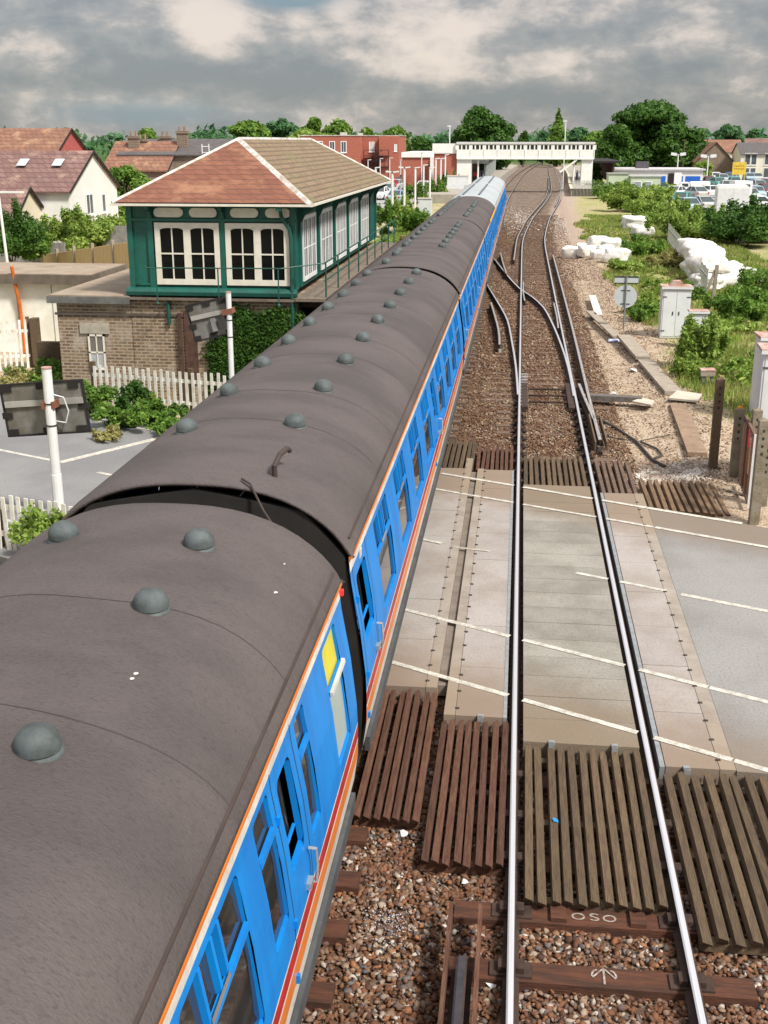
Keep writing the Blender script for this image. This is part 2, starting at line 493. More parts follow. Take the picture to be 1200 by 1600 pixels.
# beside the tracks: stony earth, then scrub further out
bend = x.ss(sy, 95, 240)
sxr = x.m('SUBTRACT', sx, x.m('MULTIPLY', bend, 6.0))
edge = x.m('ADD', sxr, x.m('MULTIPLY', x.m('SUBTRACT', nmid, .5), 1.4))
edgel = x.m('ADD', x.m('SUBTRACT', sx, x.m('MULTIPLY', bend, 2.0)), x.m('MULTIPLY', x.m('SUBTRACT', nmid, .5), 1.4))
right = x.ss(edge, 2.0, 3.0)
scr = x.m('ADD', x.ss(x.m('ADD', edge, x.m('MULTIPLY', x.m('SUBTRACT', nbig, .5), 5)), 4.2, 5.6), 0, clamp=True)
scr = x.m('MULTIPLY', scr, x.ss(sy, 27, 31))
stone = x.mix(x.m('MULTIPLY', x.ss(sy, 85, 150), .6), stone, x.mix(x.ss(nmid, .4, .6), (.10, .08, .065), (.28, .24, .20)))
col = x.mix(right, stone, x.mix(x.ss(sy, 60, 95), dry, (.40, .31, .25))); col = x.mix(scr, col, grass)
left = x.ss(x.m('MULTIPLY', edgel, -1), 4.6, 5.4)
lefts = x.mix(x.ss(nbig, .42, .6), grass, dry)
col = x.mix(left, col, lefts)
far = x.m('MAXIMUM', x.ss(sy, 330, 420), x.m('MAXIMUM', x.ss(sx, 60, 70), x.ss(x.m('MULTIPLY', sx, -1), 60, 70)))
col = x.mix(far, col, (.06, .11, .03))
t.links.new(col, b.inputs['Base Color']); b.inputs['Roughness'].default_value = .95; b.inputs['Specular IOR Level'].default_value = .15
bn = t.nodes.new('ShaderNodeBump'); bn.inputs['Strength'].default_value = .8; bn.inputs['Distance'].default_value = .03
t.links.new(x.m('SUBTRACT', x.m('MULTIPLY', nfin, 1.6), x.m('MULTIPLY', vor.outputs['Distance'], .8)), bn.inputs['Height']); t.links.new(bn.outputs[0], b.inputs['Normal'])
tag(link('ground', vs, fs, gm, smooth=True), kind='structure')

# ------------------------------------------------------------------ materials
M_asph = mat('asphalt', (.285, .278, .268), .93, .16, .45, .5, 60, grain=.6, gs=30, c2=(.21, .20, .19), dirt=(.20, .155, .115))
M_asph_l = mat('asphalt_left', (.19, .19, .197), .93, .22, .4, .4, 90, grain=.5, gs=28, c2=(.25, .25, .25))
M_paint = mat('road_paint', (.62, .60, .53), .75, .35, 7, .1, 80, c2=(.40, .37, .32), grain=.6, gs=28)
M_paint_dim = mat('road_paint_worn', (.52, .49, .42), .8, .4, 9, .1, 80, c2=(.36, .32, .26), grain=.2)
M_panA = mat('deck_rubber', (.37, .34, .32), .85, .2, .8, .3, 60, c2=(.285, .245, .215), grain=.5, gs=32, orand=.06, dirt=(.22, .16, .11))
M_panB = mat('deck_concrete', (.30, .285, .25), .9, .25, 1.2, .5, 50, c2=(.215, .20, .17), grain=.6, gs=28, orand=.12, dirt=(.19, .14, .09))
M_edge = mat('deck_edge', (.34, .30, .255), .85, .25, 2, .2, 50, c2=(.25, .21, .175), grain=.35, dirt=(.26, .20, .14))
M_gap = mat('deck_gap', (.05, .04, .033), .95, .4, 4)
M_steel = mat('polished_rail_head', (.70, .71, .74), .35, .12, 2, metal=.5, stretch=(40, .6, 1))
M_steeld = mat('dull_steel', (.50, .48, .46), .5, .5, 6, metal=.3, c2=(.22, .19, .17), stretch=(10, .6, 1))
M_steelk = mat('dark_steel', (.07, .065, .075), .45, .4, 6, metal=.4)
M_rust = mat('rail_rust', (.055, .032, .022), .9, .5, 8, .3, 40)
M_wrust = mat('weathered_sleeper', (.12, .042, .02), .9, .5, 5, .8, 30, c2=(.05, .022, .013), stretch=(.35, 3, 3), grain=.4, gs=20)
M_wold = mat('old_sleeper', (.115, .068, .045), .95, .5, 5, .6, 30, c2=(.19, .135, .10), stretch=(.35, 3, 3), grain=.3, gs=25)
M_tred = mat('timber_red_brown', (.088, .034, .019), .85, .45, 4, .7, 12, c2=(.14, .068, .04), stretch=(7, .8, 7), grain=.4, gs=14, orand=.25)
M_told = mat('timber_olive_brown', (.135, .092, .05), .85, .4, 4, .7, 12, c2=(.085, .056, .034), stretch=(7, .8, 7), grain=.5, gs=14, orand=.25)
M_ttan = mat('timber_tan', (.20, .125, .07), .85, .4, 4, .6, 12, c2=(.13, .08, .045), stretch=(7, .8, 7), grain=.4, gs=14, orand=.25)
M_chalk = mat('chalk', (.42, .38, .34), .9, .5, 30, c2=(.20, .14, .11), grain=.5, gs=50)
M_galv = mat('galvanised', (.36, .38, .39), .5, .25, 8, metal=.4)

SL = -.49                                     # the road crosses the railway on the skew


def ly(y0, X): return y0 + SL * X


# roads either side and markings
mb = MB()
mb.prism([(2.56, 11.48), (3.0, 11.47), (60, -16.5), (60, -7.5), (4.25, 20.24), (2.56, 21.02)][::1], -.3, 0)
road = tag(mb.build('road', M_asph), kind='structure')
mb = MB()
pl = [(-4.25, ly(13.0, -4.25)), (-4.25, ly(22.35, -4.25)), (-9.5, ly(22.35, -9.5)), (-13, ly(24.2, -13)), (-60, ly(24.2, -60)), (-60, ly(13.0, -60))]
mb.prism(pl[::-1], -.3, 0)
road2 = tag(mb.build('road', M_asph_l), kind='structure')

skips = [(-.56, -.46), (.05, .235), (1.56, 1.74)]


def stripe(mbx, p, q, w=.092, z=.005, cut=True, jit=0):
    """painted line along a skew segment, broken where the rails run"""
    (x0, y0), (x1, y1) = p, q
    segs = [(x0, x1)]
    if cut:
        for a, b_ in skips[1:]:
            segs = [s for u, v in segs for s in ((u, min(v, a)), (max(u, b_), v)) if s[1] - s[0] > .01]
    L = math.hypot(x1 - x0, y1 - y0); nxn, nyn = -(y1 - y0) / L * w / 2, (x1 - x0) / L * w / 2
    for a, b_ in segs:
        f = lambda X: y0 + (y1 - y0) * (X - x0) / (x1 - x0)
        mbx.add([(a - nxn, f(a) - nyn, z), (b_ - nxn, f(b_) - nyn, z), (b_ + nxn, f(b_) + nyn, z), (a + nxn, f(a) + nyn, z)], [(0, 1, 2, 3)])


mk = MB()
stripe(mk, (-4.2, 15.20), (2.55, 11.72)); stripe(mk, (2.57, 11.71), (7, 9.4))
stripe(mk, (-4.2, 17.0), (2.55, 13.53)); stripe(mk, (2.57, 13.52), (7, 11.3))
mk.build('road_marking', M_paint, road)
mk = MB()
stripe(mk, (1.07, 17.43), (2.41, 16.80), .085); stripe(mk, (2.62, 16.68), (4.6, 15.78), .1)
stripe(mk, (5.6, 15.3), (7.6, 14.4), .1)
stripe(mk, (-1.6, 18.80), (-1.15, 18.58), .09, .009)
mk.build('centre_line', M_paint, road)
mk = MB(); stripe(mk, (-.92, 18.42), (-.32, 18.27), .06, .009); mk.build('worn_line', M_paint_dim, road)
mk = MB()
stripe(mk, (-1.45, 22.93), (2.42, 21.08), .1, .009); stripe(mk, (2.42, 21.08), (4.15, 20.27), .12, .009)
stripe(mk, (-1.5, 21.80), (2.55, 19.88), .085, .009); stripe(mk, (2.57, 19.87), (8, 17.25), .1, .009)
mk.build('edge_line', M_paint, road)
mk = MB()
a = Vector((-9.62, 22.85)); c = Vector((-8.12, 25.2)); stripe(mk, (a.x, a.y), (c.x, c.y), .2, .005, False)
stripe(mk, (-30, 32.6), (-9.65, 22.90), .11, .005, False)
stripe(mk, (-8.55, 22.2), (-7.8, 21.85), .1, .005, False); stripe(mk, (-12.5, 27.7), (-7.3, 25.3), .07, .005, False); stripe(mk, (-12.5, 27.95), (-7.3, 25.55), .07, .005, False)
stripe(mk, (-30, 27.0), (-4.3, 17.1), .1, .005, False)
mk.build('road_marking', M_paint, road2)

# crossing deck
deck = thing('crossing_deck', (0, 17, 0), 'level crossing deck of tan and grey panels laid between and beside the rails', 'crossing deck')
O = (0, 17, 0)
g = random.Random(3)


def panels(x0, x1, y0, y1, n, m, nm='deck_panel', top=0.0):
    st = (y1 - y0) / n
    for i in range(n):
        bm_ = MB(); dz = g.uniform(-.004, .0)
        bm_.box((x0, y0 + i * st + .005, -.2), (x1, y0 + (i + 1) * st - .005, top + dz))
        bm_.build(nm, m, deck, O)


panels(-4.2, -1.52, 13.1, 24.2, 5, M_panA)
panels(-1.50, -.985, 13.12, 23.4, 7, M_panA)
panels(-.57, .045, 12.42, 23.35, 8, M_panA)
panels(.24, 1.55, 11.88, 22.35, 18, M_panB)
panels(1.80, 2.38, 11.5, 21.95, 8, M_panA)
bm_ = MB(); bm_.box((-.98, 13.12, -.2), (-.84, 24.2, .004)); bm_.box((-.71, 12.42, -.2), (-.575, 23.4, .004)); bm_.box((2.385, 11.5, -.2), (2.555, 21.95, .002))
bm_.each('edge_strip', M_edge, deck, O)
bm_ = MB(); bm_.box((-.838, 13.3, -.2), (-.712, 23.3, -.05)); bm_.build('channel', mat('channel_floor', (.2, .165, .135), .95, .3, 5), deck, O)
bm_ = MB()
for xx, y0, y1 in ((-.985, 13.3, 23.9), (-.57, 12.6, 23.2), (2.38, 11.7, 21.8)):
    yy = y0
    while yy < y1:
        bm_.cbox((xx + .012, yy, .004), (.05, .035, .014)); yy += .46
bm_.each('bolt', M_gap, deck, O)
bm_ = MB(); bm_.box((1.735, 11.5, -.2), (1.79, 21.95, -.006)); bm_.box((.0, 12.42, -.2), (.044, 23.3, .004))
bm_.each('steel_angle', M_galv, deck, O)

# ------------------------------------------------------------------ rails and sleepers


def catmull(pts, step=1.5):
    out = []
    P = [2 * np.array(pts[0], float) - pts[1]] + [np.array(p, float) for p in pts] + [2 * np.array(pts[-1], float) - pts[-2]]
    for i in range(1, len(P) - 2):
        L = np.linalg.norm(P[i + 1] - P[i]); n = max(1, int(L / step))
        for k in range(n):
            u = k / n
            out.append(.5 * ((2 * P[i]) + (-P[i - 1] + P[i + 1]) * u + (2 * P[i - 1] - 5 * P[i] + 4 * P[i + 1] - P[i + 2]) * u * u + (-P[i - 1] + 3 * P[i] - 3 * P[i + 1] + P[i + 2]) * u ** 3))
    out.append(P[-2])
    return out


PROF = [(-.07, -.16), (-.07, -.148), (-.012, -.125), (-.012, -.045), (-.036, -.035), (-.036, -.008), (-.022, 0), (.022, 0), (.036, -.008), (.036, -.035), (.012, -.045), (.012, -.125), (.07, -.148), (.07, -.16)]


def rail(pts, parent, off, dx=0., dz=0., name='rail', top=None, sc2=1.):
    V = []; Fc = []; mi = []; n = len(PROF)
    for i, p in enumerate(pts):
        d = pts[min(i + 1, len(pts) - 1)] - pts[max(i - 1, 0)]; d = d / np.linalg.norm(d)
        nn = np.array((d[1], -d[0]))
        for a_, z_ in PROF:
            V.append((p[0] + nn[0] * (dx + a_ * sc2), p[1] + nn[1] * (dx + a_ * sc2), z_ + dz))
    for i in range(len(pts) - 1):
        for k in range(n - 1):
            q = i * n + k
            Fc.append((q, q + 1, q + 1 + n, q + n)); mi.append(1 if k in (5, 6) else 0)
    Fc.append(tuple(range(n))); mi.append(0); Fc.append(tuple(range(len(V) - n, len(V)))[::-1]); mi.append(0)
    return link(name, V, Fc, [M_rust, top or M_steel], parent, off, mi)


trk = thing('railway_track', (.89, 8, -.2), 'nearer railway track with two shining rails running beside the train to the station', 'railway track')
TO = (.89, 8, -.2)
cR = catmull([(.89, 3), (.89, 30), (.89, 60), (.93, 80), (1.2, 91), (1.62, 102), (2.05, 111), (3.75, 141), (4.75, 165), (5.7, 210), (6.3, 250), (7.6, 320), (10.5, 420)])
rail(cR, trk, TO, -.75); rail(cR, trk, TO, .75)
# turnout: the diverging route leads left under the train
rail(catmull([(.10, 31), (.01, 35.3), (-.14, 39.5), (-.37, 44.7), (-.78, 49.2), (-1.34, 54.7), (-1.95, 61), (-2.0, 64)]), trk, TO, 0, -.003, 'switch_rail')
rail(catmull([(1.60, 31), (1.61, 33.5), (1.57, 37.2), (1.38, 43), (1.08, 48.4), (.6, 52), (.06, 54.9), (-.6, 60.5), (-1.2, 66.5), (-2.1, 75)]), trk, TO, 0, -.003, 'switch_rail')
rail(catmull([(.30, 50.5), (.24, 53), (.24, 57.5)]), trk, TO, 0, -.01, 'check_rail', M_steeld)
rail(catmull([(1.52, 43), (1.55, 46), (1.53, 50)]), trk, TO, 0, -.01, 'check_rail', M_steeld)


def cx(pts, Y):
    for p, q in zip(pts, pts[1:]):
        if p[1] <= Y <= q[1]: return p[0] + (q[0] - p[0]) * (Y - p[1]) / (q[1] - p[1])
    return pts[-1][0]


sg = random.Random(11)
ys = [8.19 - .78 * k for k in range(4, 0, -1)] + [8.19, 8.97, 9.75, 10.5, 11.3] + [22.9 + .76 * k for k in range(122)]
rest = MB(); cnt = 0
for i, y in enumerate(ys):
    X = cx(cR, y); lw = 1.3 + sg.uniform(-.03, .03)
    ext_l = (31 < y < 58)
    a_, b_ = X - lw - (0.5 if ext_l else 0), X + lw + (.35 if 30.3 < y < 33 else 0)
    dz = sg.uniform(-.012, .012); ry_ = sg.uniform(-.01, .01)
    tz = -.158 + dz - (.058 if y > 33.5 else (.05 if y > 12 else 0))
    if cnt < 88:
        q = MB(); q.cbox(((a_ + b_) / 2, y, tz - .06), (b_ - a_, .25, .12), rz=ry_)
        o = q.build('sleeper', M_wrust if y < 12 else M_wold, trk, TO); cnt += 1
    else: rest.cbox(((a_ + b_) / 2, y, tz - .06), (b_ - a_, .25, .12), rz=ry_)
tag(rest.build('sleeper_row', M_wold, trk, TO), kind='stuff')
# cast chairs holding the nearest rails
for y in ys[:9] + ys[9:20]:
    for xx in (.14, 1.64):
        q = MB(); q.cbox((xx, y, -.145), (.36, .18, .03)); q.cbox((xx - .075, y, -.11), (.07, .12, .07)); q.cbox((xx + .075, y, -.11), (.07, .12, .07))
        for s_ in ():  q.tube([(xx + .15 * s_, y, -.14), (xx + .15 * s_, y, -.11)], .018, 6)
        q.build('rail_chair', M_rust, trk, TO)
# chalk marks on the two near sleepers
q = MB()


def ring(mbx, c, rx, ry, w_, z, a0=0, a1=360, n=18):
    V = []
    for i in range(n + 1):
        t_ = R(a0 + (a1 - a0) * i / n)
        for r_ in (0, 1): V.append((c[0] + math.cos(t_) * (rx - r_ * w_), c[1] + math.sin(t_) * (ry - r_ * w_), z))
    mbx.add(V, [(2 * i, 2 * i + 2, 2 * i + 3, 2 * i + 1) for i in range(n)])


zc = -.141
for k, xx in enumerate((.74, 1.02)): ring(q, (xx, 8.97), .062, .05, .018, zc)
ring(q, (.885, 9.0), .045, .028, .016, zc, 20, 270); ring(q, (.885, 8.95), .045, .028, .016, zc, -160, 90)
q.add([(.912, 8.1, zc), (.93, 8.1, zc), (.93, 8.28, zc), (.912, 8.28, zc)], [(0, 1, 2, 3)])
for s_ in (-1, 1): ring(q, (.921 + s_ * .055, 8.19), .055, .09, .016, zc, 90 if s_ < 0 else 0, 180 if s_ < 0 else 90)
for s_ in (-1, 1): q.add([(.921, 8.285, zc), (.921 + s_ * .09, 8.17, zc), (.921 + s_ * .105, 8.18, zc), (.921, 8.305, zc)], [(0, 1, 2, 3) if s_ < 0 else (3, 2, 1, 0)])
q.each('chalk_mark', M_chalk, trk, TO)
# switch blade drive rods across the toe of the points
q = MB()
for yy in (30.55, 31.4, 32.25): q.tube([(.2, yy, -.1), (1.58, yy, -.1)], .03, 6)
q.cbox((.28, 31.3, -.09), (.16, 3.2, .08)); q.cbox((1.5, 31.3, -.09), (.16, 3.2, .08))
q.each('stretcher_bar', M_rust, trk, TO)
q = MB()
for i in range(11): q.cbox((.27, 30.0 + i * .42, -.07), (.2, .12, .035))
for i in range(6): q.cbox((1.52, 30.0 + i * .42, -.07), (.13, .12, .035))
q.each('slide_plate', M_steeld, trk, TO)

# track under the train
trk2 = thing('railway_track', (-2.73, 8, -.2), 'railway track carrying the blue train, its sleeper ends showing beside the footboards', 'railway track')
TO2 = (-2.73, 8, -.2)
cL = catmull([(-2.83, 3), (-2.83, 50), (-2.83, 100), (-2.5, 125), (-2.1, 160), (-1.2, 215), (.2, 270), (3, 340), (6.5, 420)])
rail(cL, trk2, TO2, -.75); rail(cL, trk2, TO2, .75)
for y in [6.2, 6.98, 7.75, 8.55, 9.3, 10.05] + [26 + .76 * k for k in range(70)]:
    q = MB(); q.cbox((-2.7, y, -.215 + sg.uniform(-.01, .01)), (2.75 + sg.uniform(-.05, .06), .25, .12), rz=sg.uniform(-.01, .01))
    q.build('sleeper', M_wrust if y < 12 else M_wold, trk2, TO2)
# a further track beyond the train, toward the station
trk3 = thing('railway_track', (6, 130, -.2), 'short right-hand siding track curving off by the right platform', 'railway track')
cS = catmull([(4.6, 128), (5.6, 150), (6.6, 175), (8.0, 215), (9.4, 260), (11.2, 320)])
for d_ in (-.75, .75): rail(cS, trk3, (6, 130, -.2), d_ - .2)


def conductor(pts, label, boards=None, dz=.075, top=None):
    o = thing('conductor_rail', (pts[0][0], pts[0][1], -.1), label, 'conductor rail', 'third rails beside the tracks')
    off = (pts[0][0], pts[0][1], -.1)
    P = catmull(pts, 1.5)
    rail(P, o, off, 0, dz, 'rail', top or M_steeld, 1.25)
    for i in range(0, len(P), 2):
        if P[i][1] > 60: break
        q_ = MB(); q_.tube([(P[i][0], P[i][1], -.2), (P[i][0], P[i][1], -.08)], .06, 7); q_.build('insulator', mat('porcelain', (.5, .47, .42), .4), o, off)
    if boards:
        for s_ in (-1, 1):
            q_ = MB(); A = Vector((boards[0][0] + .13 * s_, boards[0][1], .02)); B = Vector((boards[1][0] + .13 * s_, boards[1][1], .02))
            d_ = B - A; q_.cbox((A + B) / 2, (.035, d_.length, .2), rz=-math.atan2(d_.x, d_.y)); q_.build('guard_board', M_told if boards[0][1] > 12 else M_tred, o, off)
    return o


conductor([(-.27, 3), (-.27, 8.05)], 'dark third rail end between two upright boards in the near ballast', ((-.27, 3), (-.27, 8.7)), top=M_steelk)
conductor([(1.98, 25.9), (1.98, 31), (2.02, 45), (2.0, 71)], 'long third rail right of the near track, its ramped end boarded by the crossing', ((1.98, 25.5), (1.98, 28.3)))
conductor([(1.78, 32.3), (1.84, 30.6), (1.95, 28)], 'short worn rail lying against the start of the right third rail')
conductor([(-.30, 67.6), (-.20, 82.5), (.1, 92), (.72, 107), (2.55, 139), (3.3, 158), (4.1, 185), (5, 230)], 'long curving third rail left of the near track past the points')
conductor([(-.55, 38.6), (-.66, 42), (-1.12, 49.2)], 'short curved third rail beside the train below the points')
conductor([(-.62, 60.3), (-.9, 66), (-1.15, 72)], 'short third rail between the train and the crossover rails')

# ------------------------------------------------------------------ cattle-guard timber grids


def grid(x0, x1, y0, y1, n, m, label, seed=0, dz=0., tilt=0., taper=True):
    g_ = random.Random(seed)
    o = thing('cattle_guard_grid', ((x0 + x1) / 2, y0, -.1), label, 'timber grid', 'timber cattle guard grids around the crossing')
    off = ((x0 + x1) / 2, y0, -.1)
    p = (x1 - x0) / n
    for yy in (y0 + .12 + (.0 if y1 - y0 > 1 else 0), (y0 + y1) / 2, y1 - .15):
        q_ = MB(); q_.box((x0 + .02, yy - .05, -.2), (x1 - .02, yy + .05, -.115)); q_.build('bearer', m, o, off)
    for i in range(n):
        c_ = x0 + p * (i + .5) + g_.uniform(-.008, .008); w_ = p * .375
        a_, b_ = y0 + g_.uniform(-.03, .03), y1 + g_.uniform(-.03, .02); h_ = -.015 + dz + g_.uniform(-.022, .010)
        lean = g_.uniform(-.022, .022) + tilt
        q_ = MB()
        V = [(c_ - w_, a_ + .04, -.114), (c_ + w_, a_ + .04, -.114), (c_ + w_ * .15, a_ - .02, h_), (c_ - w_ + lean, b_ - .04, -.114), (c_ + w_ + lean, b_ - .04, -.114), (c_ + w_ * .15 + lean, b_, h_)]
        V = [(c_ - w_, a_ + .05, -.112), (c_ + w_, a_ + .05, -.112), (c_ + w_, a_ + .03, h_ - .045), (c_ + w_ * .55, a_ - .035, h_), (c_ - w_ * .75, a_ + .01, h_ - .012)]
        V += [(v_[0] + lean, (b_ - (v_[1] - a_) * .6), v_[2]) for v_ in V]
        q_.add(V, [(4, 3, 2, 1, 0), (5, 6, 7, 8, 9), (0, 1, 6, 5), (1, 2, 7, 6), (2, 3, 8, 7), (3, 4, 9, 8), (4, 0, 5, 9)])
        q_.build('slat', m, o, off)
    return o


grid(-1.52, -.80, 10.2, 13.06, 7, M_tred, 'dark timber grid half under the train beside the near crossing edge', 1)
grid(-.77, .07, 9.5, 12.36, 8, M_tred, 'reddish brown timber grid left of the shining left rail, below the deck', 2)
grid(.235, 1.56, 9.02, 11.83, 11, M_told, 'olive brown timber grid between the rails with a scrap of blue litter on it', 3)
grid(1.76, 3.3, 8.62, 11.42, 11, M_told, 'brown timber grid right of the right rail in the near right corner', 4)
grid(-1.5, -.8, 23.5, 25.9, 6, M_told, 'small far timber grid beside the train', 5)
grid(-.78, .03, 23.42, 25.4, 8, M_tred, 'far timber grid just left of the left rail', 6)
grid(.23, 1.54, 22.42, 24.68, 11, M_told, 'far timber grid between the rails beyond the deck', 7)
grid(1.76, 2.5, 21.98, 24.45, 6, M_wold, 'dark narrow far timber grid just right of the right rail', 8)
grid(2.58, 4.1, 20.95, 23.1, 11, M_ttan, 'tan timber grid on the far right beside the concrete posts', 9)
q = MB()
for (xx, yy) in ((.56, 11.86), (1.27, 11.86), (2.02, 11.46), (-.27, 12.4)): q.cbox((xx, yy, -.01), (.07, .1, .06)); q.cbox((xx, yy - .04, .03), (.055, .012, .03))
q.each('panel_bracket', M_galv, deck, O)
q = MB()
for (xx, yy) in ((.56, 8.97), (1.27, 8.97)): q.cbox((xx, yy, -.13), (.14, .2, .05))
q.each('timber_block', M_wrust, trk, TO)

# ballast stones -------------------------------------------------------
ph = (1 + 5 ** .5) / 2
ico = np.array([(-1, ph, 0), (1, ph, 0), (-1, -ph, 0), (1, -ph, 0), (0, -1, ph), (0, 1, ph), (0, -1, -ph), (0, 1, -ph), (ph, 0, -1), (ph, 0, 1), (-ph, 0, -1), (-ph, 0, 1)]) / 1.9
icf = np.array([(0, 11, 5), (0, 5, 1), (0, 1, 7), (0, 7, 10), (0, 10, 11), (1, 5, 9), (5, 11, 4), (11, 10, 2), (10, 7, 6), (7, 1, 8), (3, 9, 4), (3, 4, 2), (3, 2, 6), (3, 6, 8), (3, 8, 9), (4, 9, 5), (2, 4, 11), (6, 2, 10), (8, 6, 7), (9, 8, 1)])
octv = np.array([(1, 0, 0), (-1, 0, 0), (0, 1, 0), (0, -1, 0), (0, 0, 1), (0, 0, -1)], float)
octf = np.array([(0, 2, 4), (2, 1, 4), (1, 3, 4), (3, 0, 4), (2, 0, 5), (1, 2, 5), (3, 1, 5), (0, 3, 5)])


def stones(name, P, size, m, seed, hi=True, flat=.7, kind='stuff'):
    g_ = np.random.default_rng(seed); bv, bf = (ico, icf) if hi else (octv, octf)
    n = len(P)
    V = bv[None] * (1 + .28 * g_.normal(size=(n, len(bv), 1)))
    A = g_.normal(size=(n, 3, 3)); Q, _ = np.linalg.qr(A)
    V = V * (np.array([1, .8, .6]) * (1 + .2 * g_.normal(size=(n, 1, 3))))
    V = np.einsum('nij,nkj->nki', Q, V); V[:, :, 2] *= flat
    V = V * (size * (.55 + .8 * g_.random((n, 1, 1)) ** 1.5)) + P[:, None, :]
    Fc = (bf[None] + (np.arange(n) * len(bv))[:, None, None]).reshape(-1, 3)
    V = V.reshape(-1, 3)
    me = bpy.data.meshes.new(name)
    me.vertices.add(len(V)); me.vertices.foreach_set('co', V.astype(np.float32).ravel())
    me.loops.add(len(Fc) * 3); me.loops.foreach_set('vertex_index', Fc.astype(np.int32).ravel())
    me.polygons.add(len(Fc)); me.polygons.foreach_set('loop_start', np.arange(0, len(Fc) * 3, 3, dtype=np.int32))
    me.materials.append(m); me.update(calc_edges=True)
    o = bpy.data.objects.new(name, me); COL.objects.link(o)
    return tag(o, kind=kind)


def stone_mat(name, cols, rough=.85):
    m = bpy.data.materials.new(name); m.use_nodes = True
    t_ = m.node_tree; x_ = NX(t_); b_ = t_.nodes['Principled BSDF']
    g_ = t_.nodes.new('ShaderNodeNewGeometry'); r_ = t_.nodes.new('ShaderNodeValToRGB'); r_.color_ramp.interpolation = 'CONSTANT'
    t_.links.new(g_.outputs['Random Per Island'], r_.inputs[0])
    E_ = r_.color_ramp.elements
    E_[0].position = 0; E_[0].color = (*cols[0], 1); E_[1].position = 1 - 1 / len(cols); E_[1].color = (*cols[-1], 1)
    for i in range(1, len(cols) - 1):
        e_ = E_.new(i / len(cols)); e_.color = (*cols[i], 1)
    tc_ = t_.nodes.new('ShaderNodeTexCoord')
    c_ = x_.mix(x_.m('MULTIPLY', x_.ss(x_.noise(tc_.outputs['Object'], 2.0, 5, .7), .38, .62), .75), r_.outputs[0], (.125, .05, .022))
    t_.links.new(c_, b_.inputs['Base Color']); b_.inputs['Roughness'].default_value = rough
    return m


SM = stone_mat('ballast_stone', [(.30, .125, .055), (.17, .075, .035), (.045, .022, .013), (.11, .05, .026), (.20, .10, .052), (.13, .12, .115), (.27, .19, .13), (.07, .033, .018), (.34, .28, .22), (.15, .062, .028), (.09, .085, .09), (.23, .13, .07), (.50, .45, .39)])
SM2 = stone_mat('earth_stone', [(.26, .18, .12), (.38, .29, .20), (.20, .13, .08), (.5, .43, .34), (.30, .20, .13), (.6, .55, .48)])
SM3 = stone_mat('pale_chip', [(.6, .56, .5), (.72, .68, .63), (.45, .41, .36), (.66, .6, .5)])
gr = np.random.default_rng(5)


def scatter(x0, x1, y0, y1, n, z=-.235, dz=.02):
    return np.stack([gr.uniform(x0, x1, n), gr.uniform(y0, y1, n), z + gr.uniform(0, dz, n)], 1)


def offrail(P):
    k = np.ones(len(P), bool)
    for xx in (.14, 1.64): k &= np.abs(P[:, 0] - xx) > .06
    for y in ys[:9]:
        inside = (np.abs(P[:, 1] - y) < .12) & (P[:, 0] > -.38) & (P[:, 0] < 2.16)
        k &= ~(inside & (gr.random(len(P)) < .93))
    for y in (6.98, 7.75, 8.55, 9.3, 10.05): k &= ~((np.abs(P[:, 1] - y) < .11) & (P[:, 0] < -1.33))
    k &= ~((np.abs(P[:, 0] + .27) < .14) & (P[:, 1] < 8.3))
    return P[k]


A = offrail(scatter(-2.0, 2.9, 6.3, 9.6, 13000)); B = offrail(scatter(-2.0, -.7, 9.5, 10.6, 1500)); C_ = offrail(scatter(-1.5, 3.3, 9.0, 13.2, 2600, -.235))
stones('ballast', np.concatenate([A, B, C_]), .034, SM, 1)
D = scatter(-1.9, 2.7, 24.3, 34, 17000); E2 = scatter(-1.9, 2.7, 34, 60, 22000, -.235, .035); F2 = scatter(-2, 4, 60, 110, 12000, -.225, .04)
SMB = stone_mat('worn_ballast', [(.32, .20, .115), (.20, .12, .065), (.08, .045, .028), (.26, .17, .10), (.14, .085, .05), (.40, .30, .20), (.11, .06, .037), (.24, .15, .09), (.46, .38, .28), (.17, .14, .12)])
stones('ballast', np.concatenate([D, scatter(.2, 1.6, 24.3, 33, 5000, -.205, .02)]), .036, SMB, 2, False)
stones('ballast', np.concatenate([E2, F2]), .045, SMB, 3, False)
G = scatter(2.3, 6.0, 22, 75, 24000, -.08, .04)
G = G[(G[:, 0] < 5.4 - (G[:, 1] > 44) * .6)]
G = G[~((G[:, 1] + .49 * G[:, 0] < 22.8))]
G[:, 2] = [ground_z(a_, b_) + .01 for a_, b_ in G[:, :2]]
stones('loose_stones', G, .032, SM2, 4, False)
W = np.concatenate([np.stack([gr.normal(3.55, .38, 1500), gr.normal(24.05, .42, 1500), np.zeros(1500)], 1), np.stack([gr.normal(2.9, .3, 400), gr.normal(24.0, .2, 400), np.zeros(400)], 1)])
W = W[(W[:, 1] > 23.2) & (W[:, 0] > 2.6) & (W[:, 0] < 4.25)]
W[:, 2] = [ground_z(a_, b_) + .02 for a_, b_ in W[:, :2]]
stones('pale_rubble', W, .04, SM3, 5, False)
# pale dust patches in the four-foot further up, near the station
W = np.concatenate([np.stack([gr.normal(-.1, .8, 1300), gr.normal(108, 9, 1300), np.full(1300, -.19)], 1), np.stack([gr.normal(3.9, .9, 900), gr.normal(100, 8, 900), np.full(900, -.15)], 1), np.stack([gr.normal(-.95, .13, 240), gr.normal(8.75, .10, 240), np.full(240, -.195)], 1)])
stones('pale_dust', W[:2200], .07, SM3, 6, False)
stones('pale_dust', W[2200:], .012, stone_mat('dust_chip', [(.5, .47, .5), (.38, .36, .38), (.6, .57, .56)]), 7, False)
